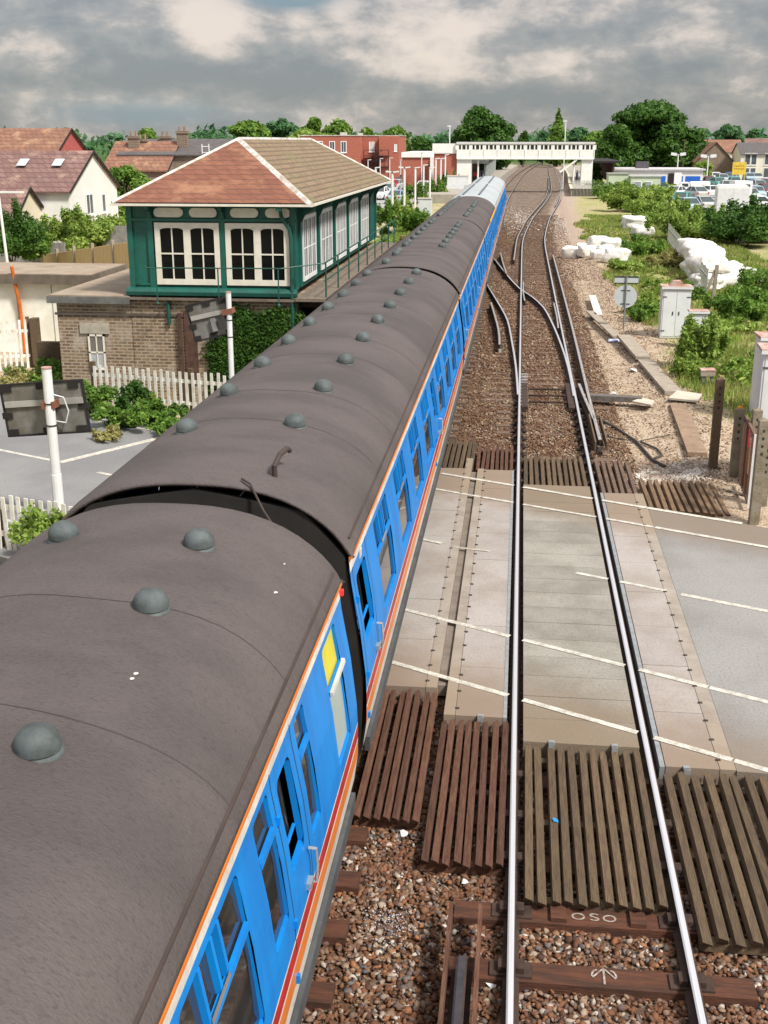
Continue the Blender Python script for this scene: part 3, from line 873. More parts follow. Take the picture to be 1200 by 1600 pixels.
# ------------------------------------------------------------------ the train
XC = -2.83
M_blue = mat('blue_paint', (.004, .225, .66), .42, .12, 1.6, .06, 12, c2=(.008, .17, .54), spec=.18, stretch=(1, 2.5, .5), grain=.12, gs=9)
M_blue2 = mat('pale_blue_rail', (.10, .38, .85), .35, .1)
M_red = mat('red_stripe', (.52, .02, .018), .45, .4, 4, grain=.25, gs=20)
M_org = mat('orange_stripe', (.72, .20, .03), .4, .15)
M_wht = mat('white_stripe', (.70, .68, .63), .5, .3, 3, grain=.3, gs=25, stretch=(1, .6, 1))
M_roof = mat('carriage_roof', (.102, .083, .080), .72, .22, .7, .55, 50, c2=(.066, .055, .054), grain=.5, gs=34, stretch=(.8, 1.3, .8))
M_seam = mat('roof_seam', (.055, .044, .042), .85, .3, 3)
M_roofedge = mat('roof_gutter', (.065, .045, .038), .8, .4, 4, stretch=(1, .3, 1))
M_vent = mat('vent_metal', (.085, .105, .108), .68, .25, 6, .1, 20, c2=(.055, .066, .066), grain=.3, gs=12)
M_dark = mat('underframe', (.018, .016, .015), .85, .4, 3)
M_fb = mat('footboard', (.075, .08, .085), .75, .4, 3, .4, 20, grain=.3)
M_glass = mat('carriage_glass', (.035, .036, .036), .05, .5, 1.5, spec=.9)
M_frost = mat('frosted_glass', (.34, .42, .40), .4, .1)
M_yell = mat('yellow_blind', (.62, .55, .03), .5, .15)
M_groof = mat('grey_carriage_roof', (.40, .44, .46), .6, .15, .6, .1, 20, grain=.15)
M_gline = mat('roof_conduit', (.12, .14, .15), .7)
M_ylw = mat('yellow_cantrail', (.75, .42, .02), .5)
M_chrome = mat('handle_metal', (.7, .68, .62), .3, .1, metal=.8)
SP = [(1.10, 1.52), (1.35, 1.555), (1.6, 1.56), (1.85, 1.55), (2.3, 1.50), (2.75, 1.425), (3.0, 1.40)]


def hw(z):
    if z <= SP[0][0]: return SP[0][1]
    for (a_, b_), (c_, d_) in zip(SP, SP[1:]):
        if z <= c_: return b_ + (d_ - b_) * (z - a_) / (c_ - a_)
    return SP[-1][1]


def roofz(xx): return 3.0 + .68 * max(0, 1 - abs(xx / 1.44) ** 2.55) ** .72


BANDS = [(1.10, 3), (1.345, 2), (1.50, 3), (1.53, 1), (1.655, 3), (1.675, 0), (2.85, 3), (2.94, 2), (3.0, None)]


def side_mesh(L, holes, sx):
    """body side with openings; holes = (y0, y1, z0, z1)"""
    yb = sorted({0, L} | {round(v, 3) for h in holes for v in h[:2]})
    zb = sorted({b_[0] for b_ in BANDS} | {1.35, 1.6, 1.85, 2.1, 2.3, 2.55, 2.75} | {round(v, 3) for h in holes for v in h[2:]})
    zb = [z for i, z in enumerate(zb) if i == 0 or z - zb[i - 1] > 1e-4]
    q = MB()
    for i in range(len(zb) - 1):
        z0, z1 = zb[i], zb[i + 1]; zm = (z0 + z1) / 2
        m_ = [b_[1] for b_ in BANDS if b_[0] <= zm][-1]
        run = None; cells = []
        for j in range(len(yb) - 1):
            ym = (yb[j] + yb[j + 1]) / 2
            hole = any(h[0] < ym < h[1] and h[2] < zm < h[3] for h in holes)
            if hole:
                if run is not None: cells.append((run, yb[j])); run = None
            elif run is None: run = yb[j]
        if run is not None: cells.append((run, L))
        for a_, b_ in cells:
            V = [(sx * hw(z0), a_, z0), (sx * hw(z0), b_, z0), (sx * hw(z1), b_, z1), (sx * hw(z1), a_, z1)]
            q.mat(m_).add(V, [(0, 1, 2, 3) if sx > 0 else (3, 2, 1, 0)])
    q.mat(0)
    for h in holes:                              # reveals
        y0, y1, z0, z1 = h; d_ = .045
        for (ya, za), (yb_, zb_) in (((y0, z0), (y1, z0)), ((y1, z0), (y1, z1)), ((y1, z1), (y0, z1)), ((y0, z1), (y0, z0))):
            q.add([(sx * hw(za), ya, za), (sx * hw(zb_), yb_, zb_), (sx * (hw(zb_) - d_), yb_, zb_), (sx * (hw(za) - d_), ya, za)], [(0, 1, 2, 3)])
    return q


def fillet(q, sx, y, z, dy, dz, r):
    """rounded corner piece filling a window corner"""
    n = 4; V = [(sx * (hw(z) + .001), y, z)]
    for i in range(n + 1):
        t_ = math.pi / 2 * i / n
        yy = y + dy * r * (1 - math.sin(t_)); zz = z + dz * r * (1 - math.cos(t_))
        V.append((sx * (hw(zz) + .001), yy, zz))
    q.add(V, [(0, i + 1, i + 2) for i in range(n)])


def window(par, off, sx, y0, y1, z0, z1, zm=None, slider=False, r=.06, glass=None, gtop=None, silver=False, mid=True):
    """frame ring + pane(s); zm = height of the rail between upper and lower light"""
    q = MB(); e = .001
    for (yy, dy) in ((y0, 1), (y1, -1)):
        fillet(q, sx, yy, z0, dy, 1, r); fillet(q, sx, yy, z1, dy, -1, r)
    f = .022
    def bar(ya, yb_, za, zb_, dep=.02, out=.004):
        P_ = [(ya, za), (yb_, za), (yb_, zb_), (ya, zb_)]
        V = [(sx * (hw(b_) + out), a_, b_) for a_, b_ in P_] + [(sx * (hw(b_) - dep), a_, b_) for a_, b_ in P_]
        q.add(V, [(0, 1, 2, 3), (0, 4, 5, 1), (1, 5, 6, 2), (2, 6, 7, 3), (3, 7, 4, 0)])
    if zm and mid: bar(y0, y1, zm - .022, zm + .022, .02, .006)
    fr = q.build('window', [M_blue], par, off)
    if gtop is not None:
        q = MB(); bar(y0 + .0, y1 + .04, zm - .015, zm + .02, .0, .03); q.build('vent_flap', M_wht, fr, off)
    if slider:
        s_ = MB(); a_, b_ = y0 + (y1 - y0) * .30, y0 + (y1 - y0) * .62
        s_.mat(0)
        for yy in (a_, b_, (a_ + b_) / 2 + .05):
            for k in (0,):
                P_ = [(yy - .018, zm + .02), (yy + .018, zm + .02), (yy + .018, z1), (yy - .018, z1)]
                V = [(sx * (hw(d2) + .006), d1, d2) for d1, d2 in P_] + [(sx * (hw(d2) - .04), d1, d2) for d1, d2 in P_]
                s_.add(V, [(0, 1, 2, 3), (0, 4, 5, 1), (1, 5, 6, 2), (2, 6, 7, 3), (3, 7, 4, 0)])
        P_ = [(a_, zm + .015), (b_, zm + .015), (b_, zm + .05), (a_, zm + .05)]
        s_.mat(1); V = [(sx * (hw(d2) + .012), d1, d2) for d1, d2 in P_]; s_.add(V, [(0, 1, 2, 3)])
        s_.build('slider', [M_blue, M_chrome], fr)
    for (za, zb_, gm_) in (((z0, zm, glass), (zm, z1, gtop or glass)) if zm else ((z0, z1, glass),)):
        p_ = MB(); zz = [za + (zb_ - za) * k / 3 for k in range(4)]
        V = []
        for z in zz: V += [(sx * (hw(z) - .03), y0, z), (sx * (hw(z) - .03), y1, z)]
        V = [(v[0] - off[0], v[1] - off[1], v[2] - off[2]) for v in V]
        p_.add(V, [(2 * k, 2 * k + 1, 2 * k + 3, 2 * k + 2) for k in range(3)])
        p_.build('pane', gm_ or M_glass, fr)
    return fr


def handle(par, off, sx, y, z):
    q = MB(); xx = sx * (hw(z) + .05)
    q.tube([(sx * hw(z), y, z + .13), (xx, y, z + .13), (xx + sx * .01, y + .0, z), (xx, y, z - .13), (sx * hw(z), y, z - .13)], .013, 6)
    q.cbox((sx * (hw(z) + .02), y - .08, z - .09), (.04, .1, .05))
    q.build('handle', M_chrome, par, (off[0], off[1], off[2]))


def door(par, off, sx, y0, y1, wz=(2.08, 2.72), opened=True):
    """slam door: seams, droplight, hinges and handle"""
    q = MB(); k = .006
    for yy in (y0, y1):
        P_ = [(yy - k, z) for z in (1.15, 1.6, 1.85, 2.3, 2.75, 2.86)]
        V = []
        for a_, z in P_: V += [(sx * (hw(z) + .0015), a_, z), (sx * (hw(z) + .0015), a_ + 2 * k, z)]
        q.add(V, [(2 * i, 2 * i + 1, 2 * i + 3, 2 * i + 2) for i in range(len(P_) - 1)])
    d_ = q.build('door', M_dark, par, off)
    h_ = MB()
    for z in (1.38, 1.8, 2.55): h_.cbox((sx * (hw(z) + .012), y0 - .01, z), (.024, .035, .06))
    h_.each('hinge', M_blue, d_, off)
    handle(d_, off, sx, y1 - .1, 1.86)
    a_, b_ = y0 + .12, y1 - .12
    w_ = MB(); dep = .09
    P_ = [(a_, wz[0]), (b_, wz[0]), (b_, wz[1]), (a_, wz[1])]
    w_.add([(sx * (hw(z) - dep), y, z) for y, z in P_], [(0, 1, 2, 3)])
    w_.build('droplight', M_glass, d_, off)
    w_ = MB(); w_.mat(0)
    for (yy, dy) in ((a_, 1), (b_, -1)):
        fillet(w_, sx, yy, wz[0], dy, 1, .07); fillet(w_, sx, yy, wz[1], dy, -1, .07)
    w_.tube([(sx * (hw(wz[0] + .12) - .06), a_, wz[0] + .12), (sx * (hw(wz[0] + .12) - .06), b_, wz[0] + .12)], .014, 6)
    w_.build('droplight_frame', M_blue, d_, off)
    # door_handle above children share the door's own origin
    return a_, b_


def carriage(Y0, L, layout, vents, label, roofm, kind=0, conduit=False, yellow=False):
    """layout: list of ('w',y0,y1) main bay, ('n',y0,y1) narrow light, ('d',y0,y1) door, ('t',y0,y1) yellow/frosted"""
    o = thing('railway_carriage', (XC, Y0, 0), label, 'railway carriage', 'carriages of the long blue train')
    off = (0, 0, 0)
    for sx in (1, -1):
        holes = []
        for it in layout:
            k, y0, y1 = it[:3]
            if k == 'w': holes.append((y0, y1, 1.82, 2.79))
            elif k == 'n': holes.append((y0, y1, 1.93, 2.80))
            elif k == 't': holes.append((y0, y1, 1.80, 2.80))
            elif k == 'd': holes.append((y0 + .12, y1 - .12, 2.06, 2.72))
        side_mesh(L, holes, sx).build('body_side', [M_blue, M_red, M_org, M_wht], o)
        for it in layout:
            k, y0, y1 = it[:3]
            if k == 'w': window(o, off, sx, y0, y1, 1.82, 2.79, 2.45, slider=True)
            elif k == 'n': window(o, off, sx, y0, y1, 1.93, 2.80, 2.54, r=.045)
            elif k == 't': window(o, off, sx, y0, y1, 1.80, 2.80, 2.44, r=.05, glass=M_frost, gtop=M_yell)
            elif k == 'd': door(o, off, sx, y0, y1, (2.06, 2.72))
        q = MB(); q.cbox((sx * 1.535, L / 2, 1.015), (.05, L - .4, .15))
        q.build('footboard', M_fb, o)
        q = MB(); q.cbox((sx * 1.40, L / 2, .98), (.10, L - .1, .3)); q.build('sole_bar', M_dark, o)
        if yellow:
            q = MB(); a_, b_ = yellow
            q.cbox((sx * 1.445, (a_ + b_) / 2, 2.985), (.02, b_ - a_, .11)); q.cbox((sx * 1.415, (a_ + b_) / 2, 3.047), (.08, b_ - a_, .014)); q.build('yellow_band', M_ylw, o)
    # roof
    q = MB(); n = 26; ring_ = []
    prof = [(1.435 * math.sin(-math.pi / 2 + math.pi * i / n),) for i in range(n + 1)]
    ysn = [0] + [.02, .25] + [1 + (L - 2) * k / 9 for k in range(10)] + [L - .25, L - .02, L]
    V = []
    for yy in ysn:
        e = min(yy, L - yy); drop = .0 if e > .2 else (.03 if e > .01 else .05)
        for (xx,) in prof: V.append((xx, yy, roofz(xx) - (drop if abs(xx) < 1.43 else 0)))
    m_ = n + 1
    Fc = [(i * m_ + k, (i + 1) * m_ + k, (i + 1) * m_ + k + 1, i * m_ + k + 1) for i in range(len(ysn) - 1) for k in range(n)]
    Fc = [f[::-1] for f in Fc]
    ro = link('roof', V, Fc, roofm, o, smooth=True)
    sol = ro.modifiers.new('thick', 'SOLIDIFY'); sol.thickness = .035; sol.offset = -1
    q = MB()
    for sx in (1, -1):
        q.cbox((sx * 1.385, L / 2, roofz(1.385) + .006), (.018, L - .3, .016))
    q.each('gutter', M_roofedge, ro)
    q = MB()
    for sx in (1, -1): q.cbox((sx * 1.422, L / 2, 2.992), (.028, L, .022))
    q.each('cantrail_strip', M_org, ro)
    if not conduit:                                # raised seams where roof sheets lap
        q = MB()
        for k in range(1, 9):
            yy = L * k / 9 + (.33 if k % 2 else -.16)
            for i in range(2, n - 2):
                a_, b_ = prof[i][0], prof[i + 1][0]
                q.add([(a_, yy - .004 + .03 * math.sin(a_ * 4 + yy), roofz(a_) + .002), (b_, yy - .004 + .03 * math.sin(b_ * 4 + yy), roofz(b_) + .002), (b_, yy + .004 + .03 * math.sin(b_ * 4 + yy), roofz(b_) + .004), (a_, yy + .004 + .03 * math.sin(a_ * 4 + yy), roofz(a_) + .004)], [(0, 1, 2, 3)])
        q.each('roof_seam', M_seam, ro)
    for (xx, yy) in vents:
        q = MB(); z = roofz(xx)
        q.dome((xx, yy, z + .035), .118, .10, 16, 5, .03); q.dome((xx, yy, z - .012), .128, .03, 16, 2, .02)
        q.build('roof_vent', M_vent, ro, smooth=True)
    if conduit:
        q = MB()
        for xx in (-.45, .45):
            for k in range(9): q.cbox((xx, 1 + (L - 2) * (k + .5) / 9, roofz(xx) + .03), (.09, (L - 2) / 9 * .93, .06), ry=0)
        q.each('conduit', M_gline, ro)
    # ends, floor, gangway, running gear
    q = MB()
    poly = [(-hw(1.1), 1.1), (hw(1.1), 1.1), (hw(1.85), 1.85), (hw(2.75), 2.75), (1.38, 2.99), (1.0, roofz(1.0) - .07), (0, 3.58), (-1.0, roofz(1.0) - .07), (-1.38, 2.99), (-hw(2.75), 2.75), (-hw(1.85), 1.85)]
    poly = [(p[0] * .985, p[1]) for p in poly]
    q.ext(poly, 'y', .03, .1); q.ext(poly, 'y', L - .1, L - .03)
    q.each('end_wall', M_dark, o)
    q = MB(); q.box((-1.36, .11, 1.02), (1.36, L - .11, 1.12)); q.build('floor', M_dark, o)
    q = MB(); q.box((-.52, -.27, 1.15), (.52, 0.02, 3.2)); q.box((-.52, L - .02, 1.15), (.52, L + .25, 3.2))
    q.each('gangway', mat('gangway_bellows', (.025, .024, .024), .9, .3, 6), o)
    for yc in (2.9, L - 2.9):
        q = MB()
        for sx in (1, -1):
            q.cbox((sx * 1.08, yc, .62), (.12, 3.0, .22)); q.cbox((sx * 1.12, yc - 1.2, .5), (.2, .3, .3)); q.cbox((sx * 1.12, yc + 1.2, .5), (.2, .3, .3))
        q.cbox((0, yc, .75), (2.1, .6, .2))
        bo = q.build('bogie', M_dark, o)
        for yw in (-1.2, 1.2):
            w_ = MB(); w_.tube([(-.80, yc + yw, .45), (-.68, yc + yw, .45)], .45, 20); w_.tube([(.68, yc + yw, .45), (.80, yc + yw, .45)], .45, 20); w_.tube([(-.7, yc + yw, .45), (.7, yc + yw, .45)], .07, 8)
            w_.build('wheelset', M_rust, bo)
    q = MB()
    for k in range(3): q.cbox((.7, L / 2 - 2.2 + k * 2.2, .78), (.8, 1.5, .45)); q.cbox((-.7, L / 2 - 2 + k * 2.1, .78), (.8, 1.3, .45))
    q.each('equipment_box', M_dark, o)
    for e in (0, L):
        q = MB(); s_ = -1 if e == 0 else 1
        for xx in (-.86, .86): q.tube([(xx, e, 1.05), (xx, e + s_ * .2, 1.05)], .07, 8); q.tube([(xx, e + s_ * .2, 1.05), (xx, e + s_ * .23, 1.05)], .2, 12)
        q.each('buffer', M_dark, o)
    return o


def std_layout(L):
    out = [('d', .12, .98)]
    for k in range(4): out.append(('w', 1.60 + 1.92 * k, 2.72 + 1.92 * k))
    out.append(('d', 9.05, 9.9))
    for k in range(4): out.append(('w', 10.35 + 1.92 * k, 11.47 + 1.92 * k))
    return out


LC = 18.3
near = [('t', LC - 1.0, LC - .40), ('n', LC - 2.15, LC - 1.83), ('d', LC - 2.92, LC - 2.28), ('n', LC - 3.40, LC - 3.02), ('w', LC - 4.92, LC - 3.80), ('w', LC - 6.9, LC - 5.75), ('w', LC - 8.8, LC - 7.65), ('w', LC - 10.7, LC - 9.55), ('w', LC - 12.6, LC - 11.45), ('w', LC - 14.5, LC - 13.35), ('d', .3, 1.1)]
YN = 9.02 - LC
carriage(YN, LC, near, [(.51, 6.78 - YN), (.50, 8.0 - YN), (.51, 4.92 - YN), (.5, 3.1 - YN), (.5, 1.3 - YN), (-.61, 8.12 - YN), (-.6, 6.3 - YN), (-.6, 4.5 - YN), (-.6, 2.7 - YN)],
         'nearest blue carriage, brown roof filling the lower left, yellow blind in its end window', M_roof)
Y1, PT = 9.62, 18.85
v2 = [(.50, 2.26 + 1.855 * k) for k in range(9)] + [(-.62, 2.0 + 1.87 * k) for k in range(9)]
v3 = [(.60, y) for y in (5.6, 7.2, 8.9, 10.4, 11.9, 13.7, 15.0)] + [(-.45, y) for y in (.5, 2.8, 3.5, 5.5, 6.4, 8.1, 9.8, 11.6, 13.2, 15, 16.3)]
v4 = [(.60, y) for y in (1.0, 2.2, 4.2, 5.6, 8.0, 9.2, 10.4, 11.6)] + [(-.45, y) for y in (.8, 2.0, 3.4, 4.8, 6.2, 7.6, 9.0, 10.4, 11.8, 13.2, 14.6, 16)]
lab = ['second blue carriage with two rows of domed vents, passing the signal box',
       'third carriage along, brown roofed, beyond the thin roof joint beside the points',
       'fourth carriage, the last with a brown roof, a yellow band along its upper edge',
       'first of the pale grey roofed carriages, joined to the last brown roof',
       'farthest carriage with pale grey roof, its front nearest the station footbridge']
LAY = std_layout(LC)
cars_ = []
c2_ = carriage(Y1, LC, LAY, v2, lab[0], M_roof)
c3_ = carriage(Y1 + PT, LC, LAY, v3, lab[1], M_roof)
c4_ = carriage(Y1 + 2 * PT, LC, LAY, v4, lab[2], M_roof, yellow=(7.5, 18.2))
c5_ = carriage(Y1 + 3 * PT, LC, LAY, [], lab[3], M_groof, conduit=True)
dup(c5_, (XC, Y1 + 4 * PT, 0), 0, lab[4])
# lifting lug, cable and corner bracket at the near end of the second carriage
q = MB(); z = roofz(.68)
q.tube([(.66, .42, roofz(.66) - .01), (.66, .40, roofz(.66) + .10), (.69, .52, roofz(.69) + .19), (.72, .70, roofz(.72) + .21), (.73, .78, roofz(.72) + .17)], .027, 8)
q.build('lifting_lug', M_roofedge, c2_)
q = MB(); q.tube([(.42, .12, roofz(.42) + .008), (.52, .02, roofz(.52) + .006), (.66, -.10, 3.44), (.82, -.24, 3.28), (.98, -.38, 3.1), (1.08, -.44, 2.9)], .011, 6)
q.build('jumper_cable', M_roofedge, c2_)
q = MB(); q.cbox((1.425, LC + .0, 2.90), (.035, .05, .05)); q.build('end_lamp', mat('red_lamp', (.7, .03, .03), .4), [c for c in COL.objects if c.name == 'railway_carriage'][0])
q = MB(); gd = random.Random(8)
near_o = [c for c in COL.objects if c.name == 'railway_carriage'][0]; near_r = [c for c in COL.objects if c.name == 'roof'][0]
for (px, py, rr_) in ((431, 963, .022), (212, 1052, .018), (206, 1060, .016), (445, 908, .010)):
    p_ = at(px, py, 3.6); xx, yy = p_.x - XC, p_.y - YN
    p_ = at(px, py, roofz(xx)); q = MB(); q.dome((p_.x - XC, p_.y - YN, roofz(p_.x - XC)), rr_, .004, 7, 2); q.build('bird_dropping', M_wht, near_r)
q = MB(); P_ = [(.50, 2.86), (.54, 2.86), (.54, 2.97), (.50, 2.97)]
q.cbox((hw(2.8) + .004, .62, 2.82), (.008, .12, .08)); q.build('number_plate', M_wht, c2_)
# ------------------------------------------------------------------ signal box
M_brick = brick_mat('stock_brick', (.34, .23, .13), (.15, .09, .055), (.44, .37, .28), .24, .085, .018, stain=(.58, .52, .43), sf=.5, blend=(.07, .045, .03), bump=1.0)
M_green = mat('green_paint', (.006, .115, .085), .5, .18, 2.5, .1, 10, c2=(.010, .082, .064), grain=.25, gs=8)
M_greend = mat('dark_green_paint', (.012, .09, .065), .5, .3, 4)
M_cream = mat('cream_paint', (.74, .70, .60), .5, .12, 5)
M_white = mat('white_paint', (.76, .77, .76), .55, .12, 3)
M_win = mat('dark_window', (.006, .007, .008), .15, .3, 2, spec=.12)
M_rust_tile = brick_mat('rust_tiles', (.25, .098, .055), (.18, .068, .04), (.12, .05, .034), .30, .11, .010, stain=(.40, .21, .12), sf=.45, bump=.9, blend=(.15, .06, .04))
M_moss_tile = brick_mat('mossy_tiles', (.235, .16, .098), (.15, .10, .06), (.06, .042, .028), .30, .11, .016, stain=(.12, .125, .045), sf=.5, bump=1.0, blend=(.26, .19, .12))
M_lead = mat('lead_flashing', (.66, .66, .64), .55, .3, 4, c2=(.36, .30, .24), grain=.4, gs=12)
M_felt = mat('felt_roof', (.34, .275, .21), .95, .25, 1.5, .2, 30, c2=(.26, .20, .15), grain=.2)
M_deckt = mat('walkway_board', (.20, .16, .125), .9, .3, 4, stretch=(4, 1, 4))
M_slate = mat('weathered_fascia', (.15, .15, .14), .9, .4, 4)

SX0, SX1, SY0, SY1 = -9.98, -5.62, 29.3, 46.0
sb = thing('signal_box', (-7.8, 37, 0), 'old signal box, green timber upper floor, white windows, rusty hipped roof, brown brick base', 'signal box')
SO = (-7.8, 37, 0)


def S(q, nm, m, par=None, sm=False): return q.build(nm, m, par or sb, SO if par is None else SO, sm)


def sub(q, nm, m, par, sm=False):            # parts sit at the thing's base, so sub-parts share its origin
    return q.build(nm, m, par, SO, sm)


q = MB()
q.box((-12.05, SY0 + .02, -.3), (-10.01, 35.9, 2.62)); q.box((-10.01, SY0, -.3), (SX1, SY1, 2.70))
bw = S(q, 'brick_base', M_brick)
q = MB(); q.box((-12.1, SY0 - .03, 2.20), (SX1 - .3, SY0 + .01, 2.26)); q.box((-12.08, SY0 - .02, .2), (-10.1, SY0 + .01, .25)); q.each('string_course', mat('dark_course', (.10, .085, .07), .9), bw, SO)
q = MB(); q.cbox((-8.72, SY0 - .06, 1.15), (.09, .1, 2.3)); q.cbox((-8.45, SY0 - .02, 1.4), (.32, .05, 1.9)); q.each('buttress', mat('sooty_brick', (.10, .05, .035), .9, .5, 5), bw, SO)
q = MB(); q.box((-11.45, SY0 - .03, 1.72), (-10.65, SY0 + .01, 2.0)); sub(q, 'lintel', mat('stone_lintel', (.42, .38, .31), .9, .3, 4), bw)
q = MB(); q.box((-12.2, SY0 - .12, 2.63), (-10.0, 36.1, 2.73)); r_ = S(q, 'flat_roof', M_felt)
q = MB(); q.box((-12.24, SY0 - .16, 2.52), (-10.0, SY0 - .122, 2.70)); sub(q, 'fascia', M_slate, r_)
# small brick-base window
q = MB(); wx0, wx1, wz0, wz1 = -11.25, -10.8, .75, 1.70
for a_, b_ in (((wx0, wz0), (wx0 + .05, wz1)), ((wx1 - .05, wz0), (wx1, wz1)), ((wx0, wz0), (wx1, wz0 + .06)), ((wx0, wz1 - .05), (wx1, wz1)), (((wx0 + wx1) / 2 - .015, wz0), ((wx0 + wx1) / 2 + .015, wz1)), ((wx0, 1.2), (wx1, 1.24))):
    q.box((a_[0], SY0 - .03, a_[1]), (b_[0], SY0 + .0, b_[1]))
fw = S(q, 'window', M_cream)
q = MB(); q.box((wx0, SY0 - .012, 1.24), (wx1, SY0 + .01, wz1)); sub(q, 'pane', mat('dusty_pane', (.16, .15, .13), .3), fw)
q = MB(); q.box((wx0, SY0 - .012, wz0), (wx1, SY0 + .01, 1.2)); sub(q, 'pane', mat('netted_pane', (.42, .45, .46), .4), fw)
# timber upper storey
q = MB(); q.box((SX0 + .01, SY0 + .04, 2.9), (SX1 - .04, SY1, 5.02)); uw = S(q, 'timber_wall', M_green)
q = MB()
for xx in (SX0 + .06, -9.38, -7.50, -5.69): q.box((xx - .07, SY0 - .03, 2.95), (xx + .07, SY0 + .05, 5.0))
for yy in (29.95, 32.75, 35.6, 38.45, 41.3, 44.15, 45.9): q.box((SX1 - .05, yy - .09, 2.95), (SX1 + .03, yy + .09, 5.0))
q.box((SX0, SY0 - .035, 4.62), (SX1, SY0 + .05, 4.68)); q.box((SX0, SY0 - .02, 3.0), (-9.38, SY0 + .045, 3.06))
q.each('timber_post', M_green, uw, SO)
q = MB()
pf = [(SY0 - .02, 2.96), (SY0 - .10, 2.93), (SY0 - .15, 2.85), (SY0 - .13, 2.76), (SY0 + .02, 2.72), (SY0 + .04, 2.96)]
q.ext(pf, 'x', SX0 - .1, SX1 + .02); sub(q, 'base_moulding', M_green, uw)
q = MB()                                       # rounded panels above the windows
for cx_, w_ in ((-8.88, .76), (-7.98, .72), (-6.92, .72), (-6.06, .64)):
    n = 8; h_ = .115; poly = []
    for sgn in (1, -1):
        for i in range(n + 1):
            t_ = math.pi / 2 - math.pi * i / n
            poly.append((cx_ + sgn * (w_ / 2 - h_ + h_ * math.cos(t_)), 4.83 + sgn * h_ * math.sin(t_)))
    q.ext(poly[::-1], 'y', SY0 - .03, SY0 + .045)
for yy in (31.3, 34.1, 36.95, 39.8, 42.6): q.box((SX1 - .045, yy - .85, 4.76), (SX1 + .012, yy + .85, 4.95))
q.each('rounded_panel', M_cream, uw, SO)


def arch_window(x0, x1, y, z0, z1):
    """two casements with arched tops, each 2 x 2 panes"""
    q = MB(); f = .135
    q.box((x0, y - .05, z0), (x1, y + .02, z0 + .14)); q.box((x0, y - .05, z1 - .13), (x1, y + .02, z1))
    q.box((x0, y - .05, z0 + .1401), (x0 + f, y + .018, z1 - .1301)); q.box((x1 - f, y - .05, z0 + .1401), (x1, y + .018, z1 - .1301))
    xm = (x0 + x1) / 2; q.box((xm - .09, y - .05, z0 + .1401), (xm + .09, y + .018, z1 - .1301))
    for a_, b_ in ((x0 + f, xm - .09), (xm + .09, x1 - f)):
        m_ = (a_ + b_) / 2
        q.box((m_ - .015, y - .035, z0 + .13), (m_ + .015, y + .015, z1 - .12)); zz = z0 + .14 + (z1 - z0 - .27) * .5
        q.box((a_, y - .034, zz - .018), (b_, y + .014, zz + .018))
        zt = z1 - .13                            # spandrels of the arched head
        for s_, e_ in ((1, a_), (-1, b_)):
            poly = [(e_, zt + .001)]
            for i in range(6):
                u = i / 5; poly.append((e_ + s_ * (b_ - a_) * .5 * u, zt - .05 * (1 - u) ** 4))
            q.ext(poly if s_ < 0 else poly[::-1], 'y', y - .036, y + .012)
    fr = S(q, 'window', M_cream)
    for a_, b_ in ((x0 + f, xm - .09), (xm + .09, x1 - f)):
        p_ = MB(); p_.box((a_, y - .005, z0 + .1), (b_, y + .03, z1 - .1)); sub(p_, 'pane', M_win, fr)


arch_window(-9.26, -7.58, SY0, 3.03, 4.58); arch_window(-7.42, -5.78, SY0, 3.03, 4.58)
for k in range(5):
    a_, b_ = 30.3 + 2.84 * k, 32.25 + 2.84 * k
    q = MB(); X = SX1
    q.box((X - .02, a_, 3.03), (X + .022, b_, 3.13)); q.box((X - .02, a_, 4.6), (X + .022, b_, 4.7))
    n = 3
    for i in range(n + 1):
        yy = a_ + (b_ - a_ - .09) * i / n; q.box((X - .021, yy, 3.131), (X + .02, yy + .09, 4.599))
    for i in range(n):
        ya = a_ + .091 + (b_ - a_ - .09) * i / n; yb_ = a_ + (b_ - a_ - .09) * (i + 1) / n - .001
        q.box((X - .02, (ya + yb_) / 2 - .015, 3.131), (X + .012, (ya + yb_) / 2 + .015, 4.599))
        q.box((X - .02, ya, 3.85), (X + .011, yb_, 3.88))
    fr = S(q, 'window', M_white)
    q = MB(); q.box((X - .03, a_ + .05, 3.1), (X + .002, b_ - .05, 4.65)); sub(q, 'pane', mat('curtained_pane', (.16, .17, .18), .2, .4, 2, c2=(.03, .03, .035)), fr)
# roof
ex0, ex1, ey0, ey1, ez = -10.22, -5.16, 28.95, 47.0, 5.09
rx_, ry0, ry1, rz_ = -7.82, 32.8, 44.2, 6.62
RV = [(ex0, ey0, ez), (ex1, ey0, ez), (ex1, ey1, ez), (ex0, ey1, ez), (rx_, ry0, rz_), (rx_, ry1, rz_)]
q = MB(); q.mat(0).add(RV, [(0, 1, 4), (2, 3, 5)]).mat(1).add(RV, [(1, 2, 5, 4), (3, 0, 4, 5)]).mat(2).add([(v[0], v[1], v[2] - .02) for v in RV[:4]], [(3, 2, 1, 0)])
ro = S(q, 'roof', [M_rust_tile, M_moss_tile, M_white])
q = MB()
for a_, b_, w_ in ((0, 4, .055), (1, 4, .105), (2, 5, .06), (3, 5, .06), (4, 5, .05)):
    A_, B_ = Vector(RV[a_]), Vector(RV[b_]); d_ = (B_ - A_).normalized(); s_ = d_.cross(Vector((0, 0, 1))).normalized() * w_
    up_ = Vector((0, 0, .05)); A_ = A_ + up_ * .4; B_ = B_ + up_ * .4
    q.add([A_ - s_ - up_ * .9, A_ + up_ * .4, A_ + s_ - up_ * .9, B_ - s_ - up_ * .9, B_ + up_ * .4, B_ + s_ - up_ * .9], [(0, 1, 4, 3), (1, 2, 5, 4), (0, 2, 1), (3, 4, 5)])
q.each('hip_flashing', M_lead, ro, SO)
